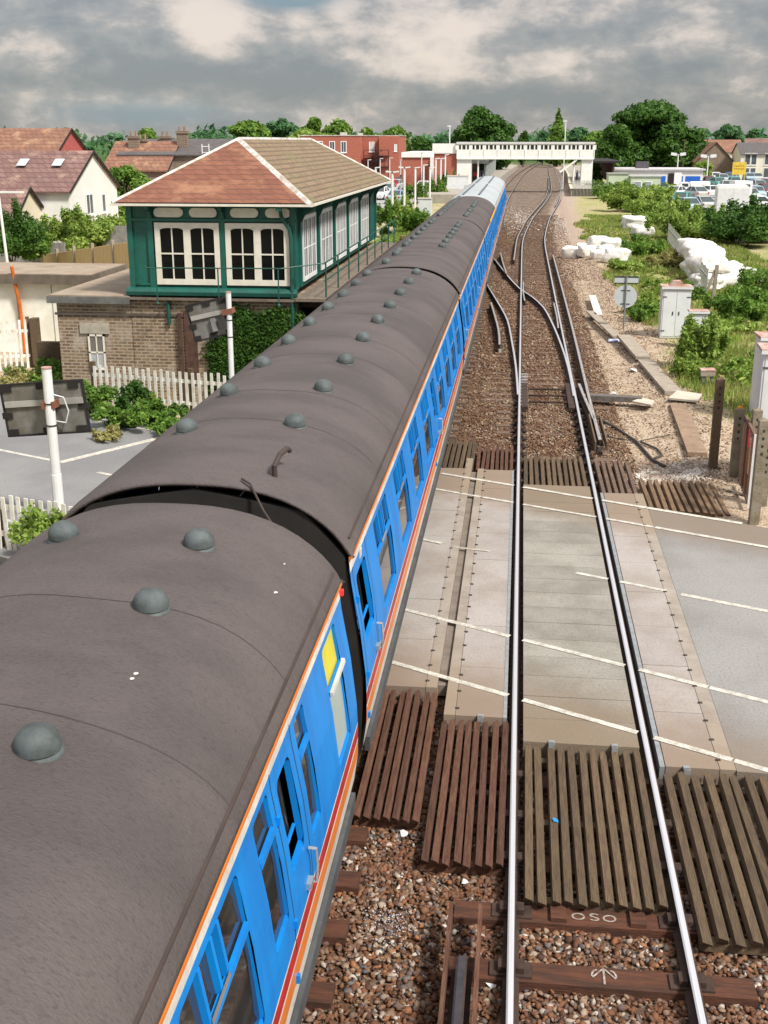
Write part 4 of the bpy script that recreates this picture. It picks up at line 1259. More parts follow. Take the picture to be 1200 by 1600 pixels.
q = MB(); q.box((ex0 - .05, ey0 - .05, ez - .085), (ex1 + .05, ey0 + .03, ez - .03)); q.box((ex1 - .03, ey0 + .031, ez - .085), (ex1 + .05, ey1, ez - .03)); q.box((ex0 - .05, ey0 + .031, ez - .085), (ex0 + .03, ey1, ez - .03))
for o_ in q.each('gutter', M_cream, ro, SO): pass
q = MB()
for yy in (29.95, 32.75, 35.6, 38.45, 41.3, 44.15, 45.9):
    q.ext([(SX1 + .03, 4.55), (SX1 + .03, 4.98), (SX1 + .42, 4.98), (SX1 + .38, 4.88), (SX1 + .15, 4.78)], 'y', yy - .05, yy + .05)
for xx in (-9.38, -7.5): q.ext([(SY0 - .03, 4.65), (SY0 - .03, 4.99), (SY0 - .3, 4.99), (SY0 - .26, 4.9), (SY0 - .12, 4.85)], 'x', xx - .05, xx + .05)
q.each('eaves_bracket', M_greend, ro, SO)
q = MB(); q.tube([(-5.95, SY0 - .3, 5.0), (-5.95, SY0 - .12, 4.75), (-5.76, SY0 - .10, 4.45), (-5.72, SY0 - .1, 4.2), (-5.72, SY0 - .1, .3)], .05, 8); q.cbox((-5.97, SY0 - .3, 4.98), (.14, .14, .16)); S(q, 'downpipe', M_greend)
# walkway and railings
q = MB(); q.box((SX1 + .0, SY0 - .2, 2.66), (SX1 + .78, SY1 + .3, 2.74)); q.box((-10.0, SY0 - .16, 2.64), (SX1 - .001, SY0 - .001, 2.70)); wk = S(q, 'walkway', M_deckt)
q = MB(); q.box((SX1 + .781, SY0 - .2, 2.56), (SX1 + .83, SY1 + .3, 2.745)); 
for k in range(9): q.box((SX1 + .01, SY0 + .3 + k * 2, 2.45), (SX1 + .75, SY0 + .42 + k * 2, 2.655))
sub(q, 'edge_beam', mat('dark_timber', (.09, .06, .045), .9, .5, 5), wk)
q = MB(); fy = SY0 - .55; sxr = SX1 + .74
for k in range(9): yy = SY0 + .1 + 2.05 * k; q.tube([(sxr, yy, 2.5), (sxr, yy, 3.62)], .022, 6); q.dome((sxr, yy, 2.55), .045, .05, 8, 3)
for z in (3.62, 3.18): q.tube([(sxr, SY0 - .1, z), (sxr, SY1 + .3, z)], .018, 6)
q.tube([(-9.5, fy + .3, 3.50), (-9.4, fy, 3.50), (-5.9, fy, 3.52), (sxr, SY0 - .1, 3.62)], .017, 6); q.dome((-9.5, fy + .3, 3.48), .04, .05, 8, 3)
for xx in (-9.12, -7.52, -5.98): q.tube([(xx, fy, 3.5), (xx, fy, 2.62), (xx, SY0 + .1, 2.45)], .018, 6); q.dome((xx, fy, 2.6), .045, .05, 8, 3)
S(q, 'railing', M_greend)
q = MB(); q.box((SX1 + .01, SY0 + .5, -.3), (SX1 + .06, SY1 - .5, 2.44)); S(q, 'side_cladding', mat('black_timber', (.022, .017, .014), .9, .5, 4))
q = MB(); q.tube([(-9.0, SY0 - .06, 2.6), (-9.0, SY0 - .06, 2.0)], .05, 6); S(q, 'pipe', M_greend)
# ivy on the brick base
iv = thing('ivy', (-6.8, SY0 - .1, 0), 'dark green ivy climbing the brick base under the corner of the signal box', 'ivy')
cl_ = []
gi = random.Random(4)
for i in range(170):
    xx = gi.uniform(-7.85, -5.65); top = 2.45 if xx > -7.5 else 1.55 + (xx + 8.1) * .6
    cl_.append((xx, SY0 - .08, gi.uniform(-.1, top - .15), .33, .05, .33))
quads('foliage', leaves_np(cl_, 26000, .065, 3, flat=.1), LEAF['dark'], iv, (-6.8, SY0 - .1, 0))
q = MB()
for k in range(6): xx = -7.9 + k * .4; q.tube([(xx, SY0 - .03, -.2), (xx + .1, SY0 - .03, .9), (xx - .05 + .1 * (k % 3), SY0 - .03, 1.6)], .018, 5, .006)
q.build('stem', BARK, iv, (-6.8, SY0 - .1, 0))

# ------------------------------------------------------------------ cream hut with orange pipe, left
hx1, hy = -13.75, 36.0
hut = thing('cream_hut', (-18, hy + 3, 0), 'flat roofed cream panelled hut with brown felt roof beside the brick base', 'hut')
HO = (-18, hy + 3, 0)
q = MB(); q.box((-24, hy, -.3), (hx1, hy + 3, 2.25)); hw_ = q.build('wall', mat('cream_panel', (.88, .87, .79), .7, .1, 1.5, c2=(.74, .72, .62)), hut, HO)
q = MB()
for k in range(9): q.box((-23.2 + k * 1.18, hy - .008, -.3), (-23.17 + k * 1.18, hy + .01, 2.2))
q.build('panel_joint', mat('joint_grey', (.3, .3, .28), .8), hw_, HO)
q = MB(); q.box((-24.2, hy - .25, 2.25), (hx1 + .25, hy + 3.2, 2.52)); q.build('roof', M_felt, hut, HO)
q = MB(); q.box((-24.25, hy - .3, 2.2), (hx1 + .25, hy - .252, 2.5)); q.box((hx1 + .252, hy - .3, 2.2), (hx1 + .3, hy + 3.2, 2.5)); q.build('fascia', mat('brown_fascia', (.16, .13, .10), .8, .3, 3), hut, HO)
q = MB(); q.tube([(-16.05, hy - .3, 2.75), (-15.98, hy - .12, 1.5), (-15.95, hy - .1, .1)], .06, 8); q.cbox((-15.9, hy - .15, .05), (.2, .2, .15)); q.build('drainpipe', mat('orange_pipe', (.65, .16, .02), .5), hut, HO)
q = MB(); q.box((-13.4, 36.6, -.3), (-10.0, 40, 2.3)); 
an = tag(q.build('felt_roofed_annex', M_felt), 'low flat tan roofed annex between the cream hut and the signal box', 'annex')
an.data.materials.clear(); an.data.materials.append(mat('pale_roof', (.5, .47, .42), .9, .2, 1))

# ------------------------------------------------------------------ white picket fences
M_pick = mat('picket_white', (.80, .79, .74), .7, .2, 4, c2=(.62, .58, .5))


def picket(p, q_, z, h, n, label, posts=(), leanr=.02, seed=0, m=None, grp='white picket fences', w=.075):
    m = m or M_pick
    A_, B_ = Vector((p[0], p[1], z)), Vector((q_[0], q_[1], z)); d_ = B_ - A_; ang = math.atan2(d_.y, d_.x)
    o = thing('picket_fence', A_, label, 'picket fence', grp); gg = random.Random(seed); L = d_.length
    for i in range(n):
        s_ = L * (i + .5) / n; c_ = d_.normalized() * s_; hh = h + gg.uniform(-.03, .03)
        q = MB(); q.cbox((c_.x, c_.y, hh / 2), (w, .022, hh), rz=ang, ry=gg.uniform(-leanr, leanr)); q.build('picket', m, o)
    nn = Vector((-d_.y, d_.x, 0)).normalized() * .04
    for zz in (h * .28, h * .78):
        q = MB(); q.cbox((d_.x / 2 + nn.x, d_.y / 2 + nn.y, zz), (L, .04, .09), rz=ang); q.build('rail', m, o)
    k = max(1, int(L / 2.2))
    for i in range(k + 1):
        c_ = d_ * i / k; q = MB(); q.cbox((c_.x + nn.x * 2, c_.y + nn.y * 2, h * .5 + .03), (.11, .11, h + .1), rz=ang); q.build('post', M_told, o)
    return o


picket((-10.85, 28.3), (-5.3, 27.0), -.05, 1.12, 32, 'white picket fence in front of the brick base, weeds along its foot', seed=1)
picket((-8.6, 17.5), (-6.4, 16.9), .0, .95, 15, 'white picket fence in the near left corner with weeds over it', seed=2, leanr=.05)
picket((-9.8, 14.9), (-8.65, 17.4), .0, .95, 14, 'leaning picket fence at the left edge running toward the camera', seed=5, leanr=.06)
picket((-18.5, 31.4), (-14.6, 33.2), -.05, 1.5, 26, 'tall white fence at the left edge in front of the cream hut', seed=3)
q = MB(); q.box((-14.5, 33.1, -.2), (-14.3, 33.4, 1.5))
tag(q.build('gate_post', M_told), 'tall weathered timber post at the end of the white fence by the hut', 'post')
q = MB(); q.box((-13.6, 31.4, -.2), (-12.2, 31.6, 1.1))
tag(q.build('timber_post', M_told), 'weathered stub of timber fence in weeds left of the brick base', 'fence')


# ------------------------------------------------------------------ hazard-light posts seen from behind
def light_post(x, y, z1, r, bx0, bx1, bz0, bz1, tilt, yoff, label, blab, big=True):
    o = thing('white_post', (x, y, 0), label, 'post', 'white posts carrying warning boards')
    off = (x, y, 0)
    q = MB(); q.tube([(x, y, -.3), (x, y, z1 * .35)], r * 1.12, 14); q.tube([(x, y, z1 * .35), (x, y, z1)], r, 14); q.build('pole', M_white, o, off, smooth=False)
    q = MB(); q.tube([(x, y, z1 - .005), (x, y, z1 + .02)], r * 1.08, 14); q.build('cap', mat('pinkish_cap', (.5, .3, .26), .6), o, off)
    q = MB()
    for z in (z1 - .62, z1 - 1.0): q.tube([(x, y, z), (x, y, z + .02)], r * 1.15, 14)
    q.each('strap', M_dark, o, off)
    by = y + yoff
    c_ = Vector(((bx0 + bx1) / 2, by, (bz0 + bz1) / 2)); W_, Hh = bx1 - bx0, bz1 - bz0
    b_ = thing('sign_board', c_, blab, 'sign board', 'backs of the warning boards'); b_.rotation_euler = (0, -tilt, R(0))
    q = MB(); q.box((-W_ / 2 + .03, -.01, -Hh / 2 + .03), (W_ / 2 - .03, .012, Hh / 2 - .03)); q.build('panel', mat('board_back', (.115, .105, .085), .45, .4, 2.5, .1, 6, c2=(.19, .19, .18)), b_)
    q = MB(); e = .035
    q.box((-W_ / 2, -.03, -Hh / 2), (W_ / 2, .02, -Hh / 2 + e)); q.box((-W_ / 2, -.03, Hh / 2 - e), (W_ / 2, .02, Hh / 2)); q.box((-W_ / 2, -.031, -Hh / 2 + e), (-W_ / 2 + e, .021, Hh / 2 - e)); q.box((W_ / 2 - e, -.031, -Hh / 2 + e), (W_ / 2, .021, Hh / 2 - e))
    for xx, zz in ((-.42, -.42), (.0, -.42), (.40, -.42), (-.42, .40), (.0, .42), (.38, .40), (-.46, -.1), (.46, 0)): q.box((xx * W_ - .09, -.034, zz * Hh - .05), (xx * W_ + .09, .01, zz * Hh + .06))
    q.build('frame', M_dark, b_)
    q = MB(); q.box((-W_ / 2 + .06, -.06, .06), (W_ / 2 - .04, -.012, .16)); q.build('rail', mat('alloy_rail', (.38, .37, .34), .5, .3), b_)
    q = MB(); q.box((.02, -.09, -.28), (.13, -.013, .02)); q.build('junction_box', mat('grey_box', (.24, .24, .23), .6), b_)
    q = MB(); q.cbox((x - c_.x + .0, -yoff * .5, .1), (.24, yoff + .14, .12)); q.build('bracket', mat('rust_bracket', (.26, .10, .06), .8), b_)
    q = MB(); q.tube([(x - c_.x + .08, -yoff, .28), (x - c_.x + .25, -yoff * .7, .2), (x - c_.x + .29, -yoff * .6, -.05), (x - c_.x + .2, -.12, -.25), (.15, -.05, -.22)], .012, 6); (big and q.build('cable', M_white, b_))


light_post(-7.92, 18.6, 2.88, .085, -8.86, -7.34, 1.66, 2.60, R(5), .22, 'thick white post at the left edge standing behind the near picket fence', 'back of the large warning board on the near left post')
light_post(-6.45, 25.5, 3.32, .06, -7.42, -6.46, 2.26, 3.12, R(13), .16, 'slim white post in front of the ivy covered brick base', 'tilted back of the smaller warning board beside the ivy', False)

# weeds along the fences
for i, (px, py, r_, h_, lf, n_) in enumerate([(150, 640, .7, 1.15, 'mid', 2600), (185, 655, .6, .7, 'mid', 1500), (240, 655, .85, .85, 'mid', 3200), (205, 640, .5, 1.3, 'dark', 1500), (290, 668, .7, .7, 'mid', 2200), (200, 590, .35, 1.5, 'mid', 900), (75, 590, 1.1, 1.0, 'mid', 2400), (25, 600, .8, .9, 'dry', 900), (235, 640, .4, .8, 'light', 900), (168, 675, .4, .45, 'dry', 500)]):
    p = at(px, py + 12, 0); bush('weed_clump', (p.x, p.y, -.05), r_, h_ * .72, lf, int(n_ * 1.8), .06, ['tallest leafy weed clump at the left end of the picket fence', 'low weeds left of the middle of the picket fence', 'broad green weed clump in front of the picket fence', 'dark shrub poking above the picket fence', 'weeds at the fence foot nearest the train roof', 'thin sapling against the brick base behind the pickets', 'weedy bush below the cream hut wall', 'dry brush beside the tall white fence', 'bright sprig in the fence weeds', 'dry tuft on the pavement edge by the board'][i], 'weeds', 'weeds along the left fences', seed=20 + i)
for i, (x_, y_, r_, h_) in enumerate([(-7.6, 16.95, .5, .95), (-7.2, 17.2, .4, .6), (-8.6, 16.3, .5, .6)]):
    bush('weed_clump', (x_, y_, -.02), r_, h_, 'light' if i == 0 else 'mid', 1900, .06, ['bright green weed growing over the near left pickets', 'small weed between the near post and the train', 'low weed at the left edge by the leaning pickets'][i], 'weeds', 'weeds along the left fences', seed=40 + i, stems=8)
# ------------------------------------------------------------------ right-hand side, near to middle distance
M_cab = mat('cabinet_grey_white', (.70, .73, .74), .5, .1, 2, c2=(.62, .65, .66), grain=.05)
M_cabtop = mat('cabinet_rusty_top', (.36, .16, .11), .9, .4, 5, c2=(.5, .42, .38))
M_conc = mat('mossy_concrete', (.27, .235, .175), .95, .3, 5, .5, 25, c2=(.18, .15, .10), grain=.35, gs=30)
M_concp = mat('pale_concrete', (.36, .31, .25), .95, .25, 3, .3, 30, grain=.2)


def cabinet(x, y, w_, d_, h_, label, z=0., plinth=0., vent=False, doors=2, rz=0., nm='equipment_cabinet'):
    o = thing(nm, (x, y, z), label, 'cabinet', 'railway equipment cabinets', rz)
    q = MB(); q.box((-w_ / 2, -d_ / 2, plinth), (w_ / 2, d_ / 2, h_)); q.build('body', M_cab, o)
    if plinth: q = MB(); q.box((-w_ / 2 - .02, -d_ / 2 - .02, -.1), (w_ / 2 + .02, d_ / 2 + .02, plinth)); q.build('plinth', mat('plinth_grey', (.15, .165, .175), .8), o)
    q = MB(); q.prism([(-w_ / 2 - .05, -d_ / 2 - .06), (w_ / 2 + .05, -d_ / 2 - .06), (w_ / 2 + .05, d_ / 2 + .05), (-w_ / 2 - .05, d_ / 2 + .05)], h_ + .002, h_ + .06)
    lid = q.build('lid', M_cabtop, o)
    q = MB(); q.box((-w_ / 2 - .055, -d_ / 2 - .07, h_ - .03), (w_ / 2 + .055, -d_ / 2 - .062, h_ + .045)); q.build('lid_edge', M_cab, lid)
    if vent:
        q = MB(); q.ext([(-w_ * .28, h_ + .06), (w_ * .28, h_ + .06), (w_ * .14, h_ + .22), (-w_ * .14, h_ + .22)], 'y', -.2, .2); q.build('vent_hood', M_cabtop, o)
    for k in range(doors):
        a_ = -w_ / 2 + .03 + (w_ - .06) * k / doors; b_ = -w_ / 2 + .03 + (w_ - .06) * (k + 1) / doors
        q = MB(); q.box((a_ + .01, -d_ / 2 - .015, plinth + .06), (b_ - .01, -d_ / 2 - .001, h_ - .06)); dr = q.build('door', M_cab, o)
        s_ = -1 if k == 0 else 1; hx = a_ + .04 if k == 0 else b_ - .04
        q = MB()
        for z_ in (plinth + .25, h_ - .3): q.cbox((hx, -d_ / 2 - .022, z_), (.14, .014, .025))
        q.cbox(((a_ + b_) / 2 + s_ * -.25 * w_ / 2, -d_ / 2 - .025, (h_ + plinth) / 2), (.03, .02, .12)); q.build('hinge', M_dark, dr)
    return o


p = at(1052, 527, 0); cabinet(p.x, p.y + .2, .96, .7, 1.72, 'tall two-door pale cabinet with rusty hooded lid by the weeds', vent=True)
p = at(1084, 545, 0); cabinet(p.x + .1, p.y + .3, .55, .4, 1.18, 'smaller pale cabinet half hidden by a bush in front of the tall one', doors=1)
cabinet(5.55, 23.2, 1.5, .75, 2.66, 'large white cabinet on grey plinth at the right edge by the concrete posts', plinth=.75, rz=R(-4))
cabinet(6.55, 29.0, 1.3, .8, 2.0, 'pale cabinet with rusty lid just behind the one at the right edge')
cabinet(8.9, 36.5, .9, .6, 1.75, 'pale cabinet poking from the ivy bank at the right edge', doors=1)
# cable pillar
p = at(1104, 597, 0); o = thing('concrete_pillar', (p.x, p.y, 0), 'short grey pillar with rusty cap in the grass', 'pillar')
q = MB(); q.box((-.16, -.14, -.1), (.16, .14, .2)); q.build('base', mat('pillar_grey', (.25, .27, .28), .8), o)
q = MB(); q.box((-.2, -.18, .2), (.2, .18, .34)); q.build('head', M_concp, o); q = MB(); q.box((-.21, -.19, .342), (.21, .19, .38)); q.build('cap', M_cabtop, o)

# round railway sign seen from behind
p = at(976, 515, 0); o = thing('round_sign', (p.x, 43.5, 0), 'grey back of a round sign with a rectangular plate above, on one thin post', 'sign'); o.location.x = 3.93
q = MB(); q.tube([(0, 0, -.2), (0, 0, 1.86)], .03, 8); q.build('post', mat('post_grey', (.22, .23, .23), .6), o)
q = MB(); n = 28; q.ext([(.42 * math.cos(2 * math.pi * k / n), 1.10 + .42 * math.sin(2 * math.pi * k / n)) for k in range(n)][::-1], 'y', .035, .055); q.build('disc', mat('sign_back', (.50, .55, .56), .5, .08), o)
q = MB(); q.box((-.43, .035, 1.57), (.43, .055, 1.84)); q.build('plate', MATS['sign_back'], o)
q = MB(); q.box((-.43, .02, 1.80), (.43, .034, 1.84)); q.box((-.43, .02, 1.565), (.43, .034, 1.6)); q.box((-.17, .02, 1.31), (.17, .034, 1.335)); q.box((-.17, .02, .82), (.17, .034, .845)); q.each('clip', M_dark, o)

# concrete posts and gate at the crossing corner
for i, (x_, y_, h_, lb) in enumerate([(4.22, 24.15, 1.92, 'tall brown weathered post farthest back at the crossing corner'), (4.56, 23.6, 1.42, 'concrete post with orange lichen on its top'), (4.62, 22.2, 1.72, 'concrete post between the gate and the nearest post'), (4.42, 20.62, 1.88, 'nearest stout concrete post by the crossing edge line'), (4.74, 21.6, 1.28, 'short concrete stub behind the nearest post')]):
    o = thing('concrete_post', (x_, y_, 0), lb, 'post', 'weathered posts at the crossing corner')
    q = MB(); w_ = .085; q.prism([(-w_, -w_), (w_, -w_), (w_, w_), (-w_, w_)], -.3, h_ - .05); q.add([(-w_, -w_, h_ - .05), (w_, -w_, h_ - .05), (w_, w_, h_ - .05), (-w_, w_, h_ - .05), (0, -.02, h_), (0, .02, h_)], [(0, 1, 4), (2, 3, 5), (1, 2, 5, 4), (3, 0, 4, 5)])
    q.build('shaft', M_told if i == 0 else M_conc, o)
    q = MB()
    for k in range(4): q.box((-.02, -w_ - .004, h_ - .25 - .14 * k), (.02, -w_ + .01, h_ - .2 - .14 * k))
    q.build('bolt_hole', M_gap, o)
    if i == 1: q = MB(); q.dome((0, 0, h_ - .03), .07, .05, 8, 3); q.build('lichen', mat('orange_lichen', (.65, .30, .02), .9), o)
o = thing('mesh_gate', (4.42, 21.2, 0), 'narrow wire mesh gate with a white edge and a small red notice, standing ajar', 'gate')
ga, gb = Vector((.0, .0, 0)), Vector((-.12, 2.1, 0))
q = MB(); q.cbox((0, 0, .72), (.045, .06, 1.42)); q.build('white_edge', M_white, o)
q = MB(); q.cbox((-.06, 1.05, 1.4), (.05, 2.1, .06), rz=R(3)); q.cbox((-.06, 1.05, .1), (.04, 2.1, .05), rz=R(3)); q.cbox((-.12, 2.1, .75), (.05, .05, 1.35)); q.build('frame', mat('brown_frame', (.17, .10, .07), .8), o)
q = MB()
for k in range(28):
    yy = .06 + k * .072
    q.tube([(-.06 * yy, yy, .12), (-.06 * yy, yy, 1.38)], .004, 4, cap=False)
for k in range(17): q.tube([(0, .03, .15 + k * .073), (-.12, 2.08, .15 + k * .073)], .004, 4, cap=False)
q.build('wire_mesh', mat('rusty_wire', (.16, .085, .055), .9), o)
q = MB(); q.box((-.075, .9, 1.02), (-.058, 1.25, 1.32)); q.build('notice', mat('red_notice', (.6, .04, .09), .6), o)
q = MB(); q.box((-.055, .55, .55), (-.038, .85, 1.22)); q.build('notice', mat('tan_notice', (.40, .22, .12), .7), o)
o.rotation_euler = (0, 0, R(-8.2)); o.scale = (1, .75, 1)

# cable troughs, slabs, boards
def slab(name, pts, z, th, m, label, cat, grp=None):
    c_ = sum((Vector((a_, b_)) for a_, b_ in pts), Vector((0, 0))) / len(pts)
    q = MB(); q.prism([(a_ - c_.x, b_ - c_.y) for a_, b_ in pts], -th, 0); o = q.build(name, m); o.location = (c_.x, c_.y, z); tag(o, label, cat, grp); return o


def quadw(a_, b_, w_):
    A_, B_ = Vector(a_), Vector(b_); d_ = (B_ - A_).normalized(); n_ = Vector((d_.y, -d_.x)) * w_ / 2
    return [tuple(A_ - n_), tuple(A_ + n_), tuple(B_ + n_), tuple(B_ - n_)][::1]


TR = 'concrete trough lids right of the track'
slab('cable_trough', quadw((4.3, 31.6), (4.02, 36.4), .46), .06, .1, M_concp, 'long concrete trough lid leading from the pale slab toward the round sign', 'trough lid', TR)
slab('cable_trough', quadw((3.98, 36.7), (3.72, 41.0), .46), .10, .1, M_concp, 'trough lid with a dark end step, nearer the round sign', 'trough lid', TR)
slab('cable_trough', quadw((4.05, 25.2), (4.25, 30.2), .42), .02, .1, mat('dusty_lid', (.30, .21, .14), .95, .3, 3, .3, 30), 'dusty buried trough lid behind the brown post', 'trough lid', TR)
slab('concrete_slab', [(4.05, 30.6), (4.75, 30.3), (5.0, 31.2), (4.4, 31.6)], .09, .05, mat('pale_slab', (.55, .50, .41), .9, .15, 3), 'flat pale slab lying in the dust below the trough lids', 'slab')
slab('concrete_slab', [(3.1, 30.5), (3.55, 30.1), (3.7, 30.6), (3.4, 31.0)], .0, .05, MATS['pale_slab'], 'small pale slab between the cable and the trough lid', 'slab')
slab('white_board', quadw((3.2, 46.5), (3.28, 52.5), .3), .02, .04, mat('board_white', (.7, .66, .6), .8), 'narrow white board lying in the gravel left of the round sign', 'board')
slab('timber_baulk', quadw((1.9, 31.1), (3.4, 30.9), .3), .03, .14, mat('grey_baulk', (.15, .135, .12), .9, .4, 6, stretch=(1, 6, 1)), 'dark timber baulk lying across the gravel beside the points', 'timber')
slab('trough_edge', quadw((3.5, 41.2), (2.9, 47.5), .3), .02, .05, M_concp, 'sunken concrete kerb near the foot of the round sign', 'kerb')
# cables in the dirt
for i, (pts, r_, lb) in enumerate([([(2.0, 29.5), (2.5, 28.3), (2.9, 26.9), (3.1, 25.3), (3.3, 24.7)], .035, 'thick dark cable looping from the rail end toward the rubble'), ([(3.0, 26.9), (3.3, 26.2), (3.35, 25.6), (3.15, 25.4)], .025, 'short curled cable end in the dirt'), ([(2.1, 27.4), (2.9, 26.9), (3.7, 27.2)], .012, 'thin wire lying across the dirt')]):
    q = MB(); q.tube([(a_, b_, ground_z(a_, b_) + .05) for a_, b_ in pts], r_, 6); tag(q.build('cable', mat('cable_black', (.06, .055, .05), .8)), lb, 'cable', 'cables lying in the dirt')
# litter
def litter(x_, y_, z_, s_, m, label, nm='litter', seed=0):
    g_ = random.Random(seed); q = MB(); n = 9
    V = [(g_.uniform(-s_, s_), g_.uniform(-s_, s_), g_.uniform(0, s_ * .7)) for _ in range(14)]
    import bmesh
    bm_ = bmesh.new()
    for v in V: bm_.verts.new(v)
    bmesh.ops.convex_hull(bm_, input=bm_.verts); me = bpy.data.meshes.new(nm); bm_.to_mesh(me); bm_.free(); me.materials.append(m)
    o = bpy.data.objects.new(nm, me); COL.objects.link(o); o.location = (x_, y_, z_); return tag(o, label, 'litter')


ML = mat('litter_white', (.75, .75, .75), .7); MLB = mat('litter_blue', (.03, .35, .75), .5)
p = at(868, 1283, -.02); litter(p.x, p.y, -.02, .035, MLB, 'bright blue scrap on the grid between the rails', seed=1)
p = at(960, 526, 0); litter(p.x, p.y, ground_z(p.x, p.y), .22, mat('carrier_bag', (.7, .73, .8), .5, .5, 9, c2=(.15, .25, .6)), 'white and blue carrier bag by the foot of the round sign', 'plastic_bag', 2)
p = at(990, 572, 0); litter(p.x, p.y, ground_z(p.x, p.y), .14, ML, 'white scrap left of the trough lids', seed=3)
p = at(957, 603, 0); litter(p.x, p.y, ground_z(p.x, p.y), .12, ML, 'white scrap above the dark timber baulk', seed=4)
p = at(766, 1535, -.2); litter(p.x, p.y, -.22, .065, ML, 'crumpled white paper beside the near left rail', seed=5)
p = at(632, 1303, -.2); litter(p.x, p.y, -.22, .06, ML, 'white scrap below the half hidden timber grid', seed=6)
p = at(728, 1378, -.2); litter(p.x, p.y, -.2, .045, ML, 'pale scrap below the reddish timber grid', seed=7)

# ------------------------------------------------------------------ bags of ballast, heaped
M_bag = mat('bag_white', (.84, .83, .80), .75, .10, 3, 1.0, 7, c2=(.66, .62, .56))


def sack(x_, y_, z_, a_, b_, c_, label, seed, grp):
    g_ = np.random.default_rng(seed); n, m_ = 30, 18; V = []
    k_ = g_.normal(size=(14, 3)) * np.linspace(1.5, 7, 14)[:, None]; ph_ = g_.random(14) * 6
    for j in range(m_ + 1):
        t_ = -math.pi / 2 + math.pi * j / m_
        for i in range(n):
            u_ = 2 * math.pi * i / n
            sg_ = lambda v, e: math.copysign(abs(v) ** e, v)
            d_ = np.array([sg_(math.cos(t_), .45) * sg_(math.cos(u_), .5), sg_(math.cos(t_), .45) * sg_(math.sin(u_), .5), sg_(math.sin(t_), .6)])
            r_ = 1 + sum((.040 if q_ < 5 else .014) * math.sin(float(k_[q_] @ d_) * 1.5 + ph_[q_]) for q_ in range(14))
            V.append((d_[0] * a_ * r_, d_[1] * b_ * r_, max(-c_ * .95, d_[2] * c_ * r_) + c_))
    Fc = [(j * n + i, j * n + (i + 1) % n, (j + 1) * n + (i + 1) % n, (j + 1) * n + i) for j in range(m_) for i in range(n)]
    o = link('ballast_bag', V, Fc, M_bag, smooth=True); o.location = (x_, y_, z_); o.rotation_euler = (0, 0, g_.uniform(-.5, .5)); return tag(o, label, 'bag', grp)


G1 = 'white bags heaped beside the track'
for i, (px, py, Y, s_, lb) in enumerate([(893, 397, 72, .56, 'leftmost squat bag of the heap beside the track'), (916, 399, 71, .52, 'second bag from the left at the front of the trackside heap'), (934, 404, 69, .42, 'low front bag in the middle of the trackside heap'), (962, 410, 68, .66, 'bulging bag at the right end of the trackside heap'), (934, 390, 75, .66, 'tall bag at the back of the trackside heap'), (955, 391, 76, .62, 'bag behind the right end of the trackside heap'), (909, 390, 77, .38, 'small bag peeping over the left of the trackside heap'), (972, 402, 70, .45, 'sagging bag at the far right of the trackside heap'), (945, 398, 72, .5, 'half hidden bag in the centre of the trackside heap')]):
    p = at(px, py, .0); sack(p.x, p.y, ground_z(p.x, p.y) - .05, s_, s_ * .9, s_ * .68, lb, 60 + i, G1)
for i, (px, py, s_, lb) in enumerate([(990, 360, .9, 'upper bag of the pair among the bushes'), (1003, 372, .7, 'lower bag of the pair among the bushes')]):
    p = at(px, py, 0); sack(p.x, p.y, 0, s_, s_, s_ * .6, lb, 75 + i, 'pair of white bags among the bushes')
# stack beyond the grey palings
sk = 0
SB = [(8.75, 55.6, 0, 'bottom'), (8.95, 57.6, 0, 'bottom'), (9.1, 59.6, 0, 'bottom'), (9.25, 61.6, 0, 'bottom'), (9.4, 63.6, 0, 'bottom'),
      (8.75, 56.0, .72, 'top'), (8.95, 58.0, .76, 'top'), (9.1, 60.0, .78, 'top'), (9.2, 62.2, .8, 'top'), (9.3, 64.0, .8, 'top')]
OD = ['nearest', 'second', 'middle', 'fourth', 'farthest']
for i, (x_, y_, z_, rw) in enumerate(SB):
    sack(x_, y_, z_ - .05, .78, 1.08, .43, f'{OD[i % 5]} bag in the {rw} row of the big white stack behind the palings', 90 + i, 'big white stack of bags behind the palings')
for i, (x_, y_, s_, lb) in enumerate([(10.15, 57.6, .62, 'bag at the right foot of the big white stack'), (10.9, 58.8, .6, 'outlying bag farthest right of the big white stack'), (9.9, 56.2, .5, 'slumped bag in front of the right end of the big white stack'), (10.3, 60.0, .7, 'bag leaning on the right side of the big white stack'), (11.5, 58.2, .35, 'small scrap bag beyond the right end of the big white stack')]):
    sack(x_, y_, -.05, s_, s_, s_ * .62, lb, 110 + i, 'big white stack of bags behind the palings')

# grey palings and concrete posts
o = thing('paling_fence', (8.5, 60, 0), 'grey upright palings running back beside the big white stack of bags', 'fence')
M_pal = mat('grey_paling', (.34, .35, .31), .8, .3, 4)
N = 46
for i in range(N):
    t_ = i / (N - 1); x_, y_ = 8.05 + 1.75 * t_, 51.5 + 29 * t_
    q = MB(); q.cbox((x_ - 8.5, y_ - 60, .62 + rnd.uniform(-.04, .04)), (.05, .12, 1.45), rz=R(-3)); q.build('paling', M_pal, o)
q = MB()
for zz in (.3, 1.0): q.cbox((.42, 6, zz), (.05, 29, .07), rz=-math.atan2(1.75, 29))
q.build('rail', M_pal, o)
for i, (x_, y_, h_, lb) in enumerate([(8.32, 51, 1.55, 'leaning concrete fence post at the near end of the palings'), (6.9, 46.2, 1.0, 'short concrete post stub in the grass')][:1]):
    q = MB(); q.cbox((0, 0, h_ / 2), (.14, .14, h_), ry=.03); q.cbox((-.25, 0, h_ * .4), (.09, .09, h_ * .95), ry=.28); oo = q.build('concrete_post', M_concp); oo.location = (x_, y_, 0); tag(oo, lb, 'post')

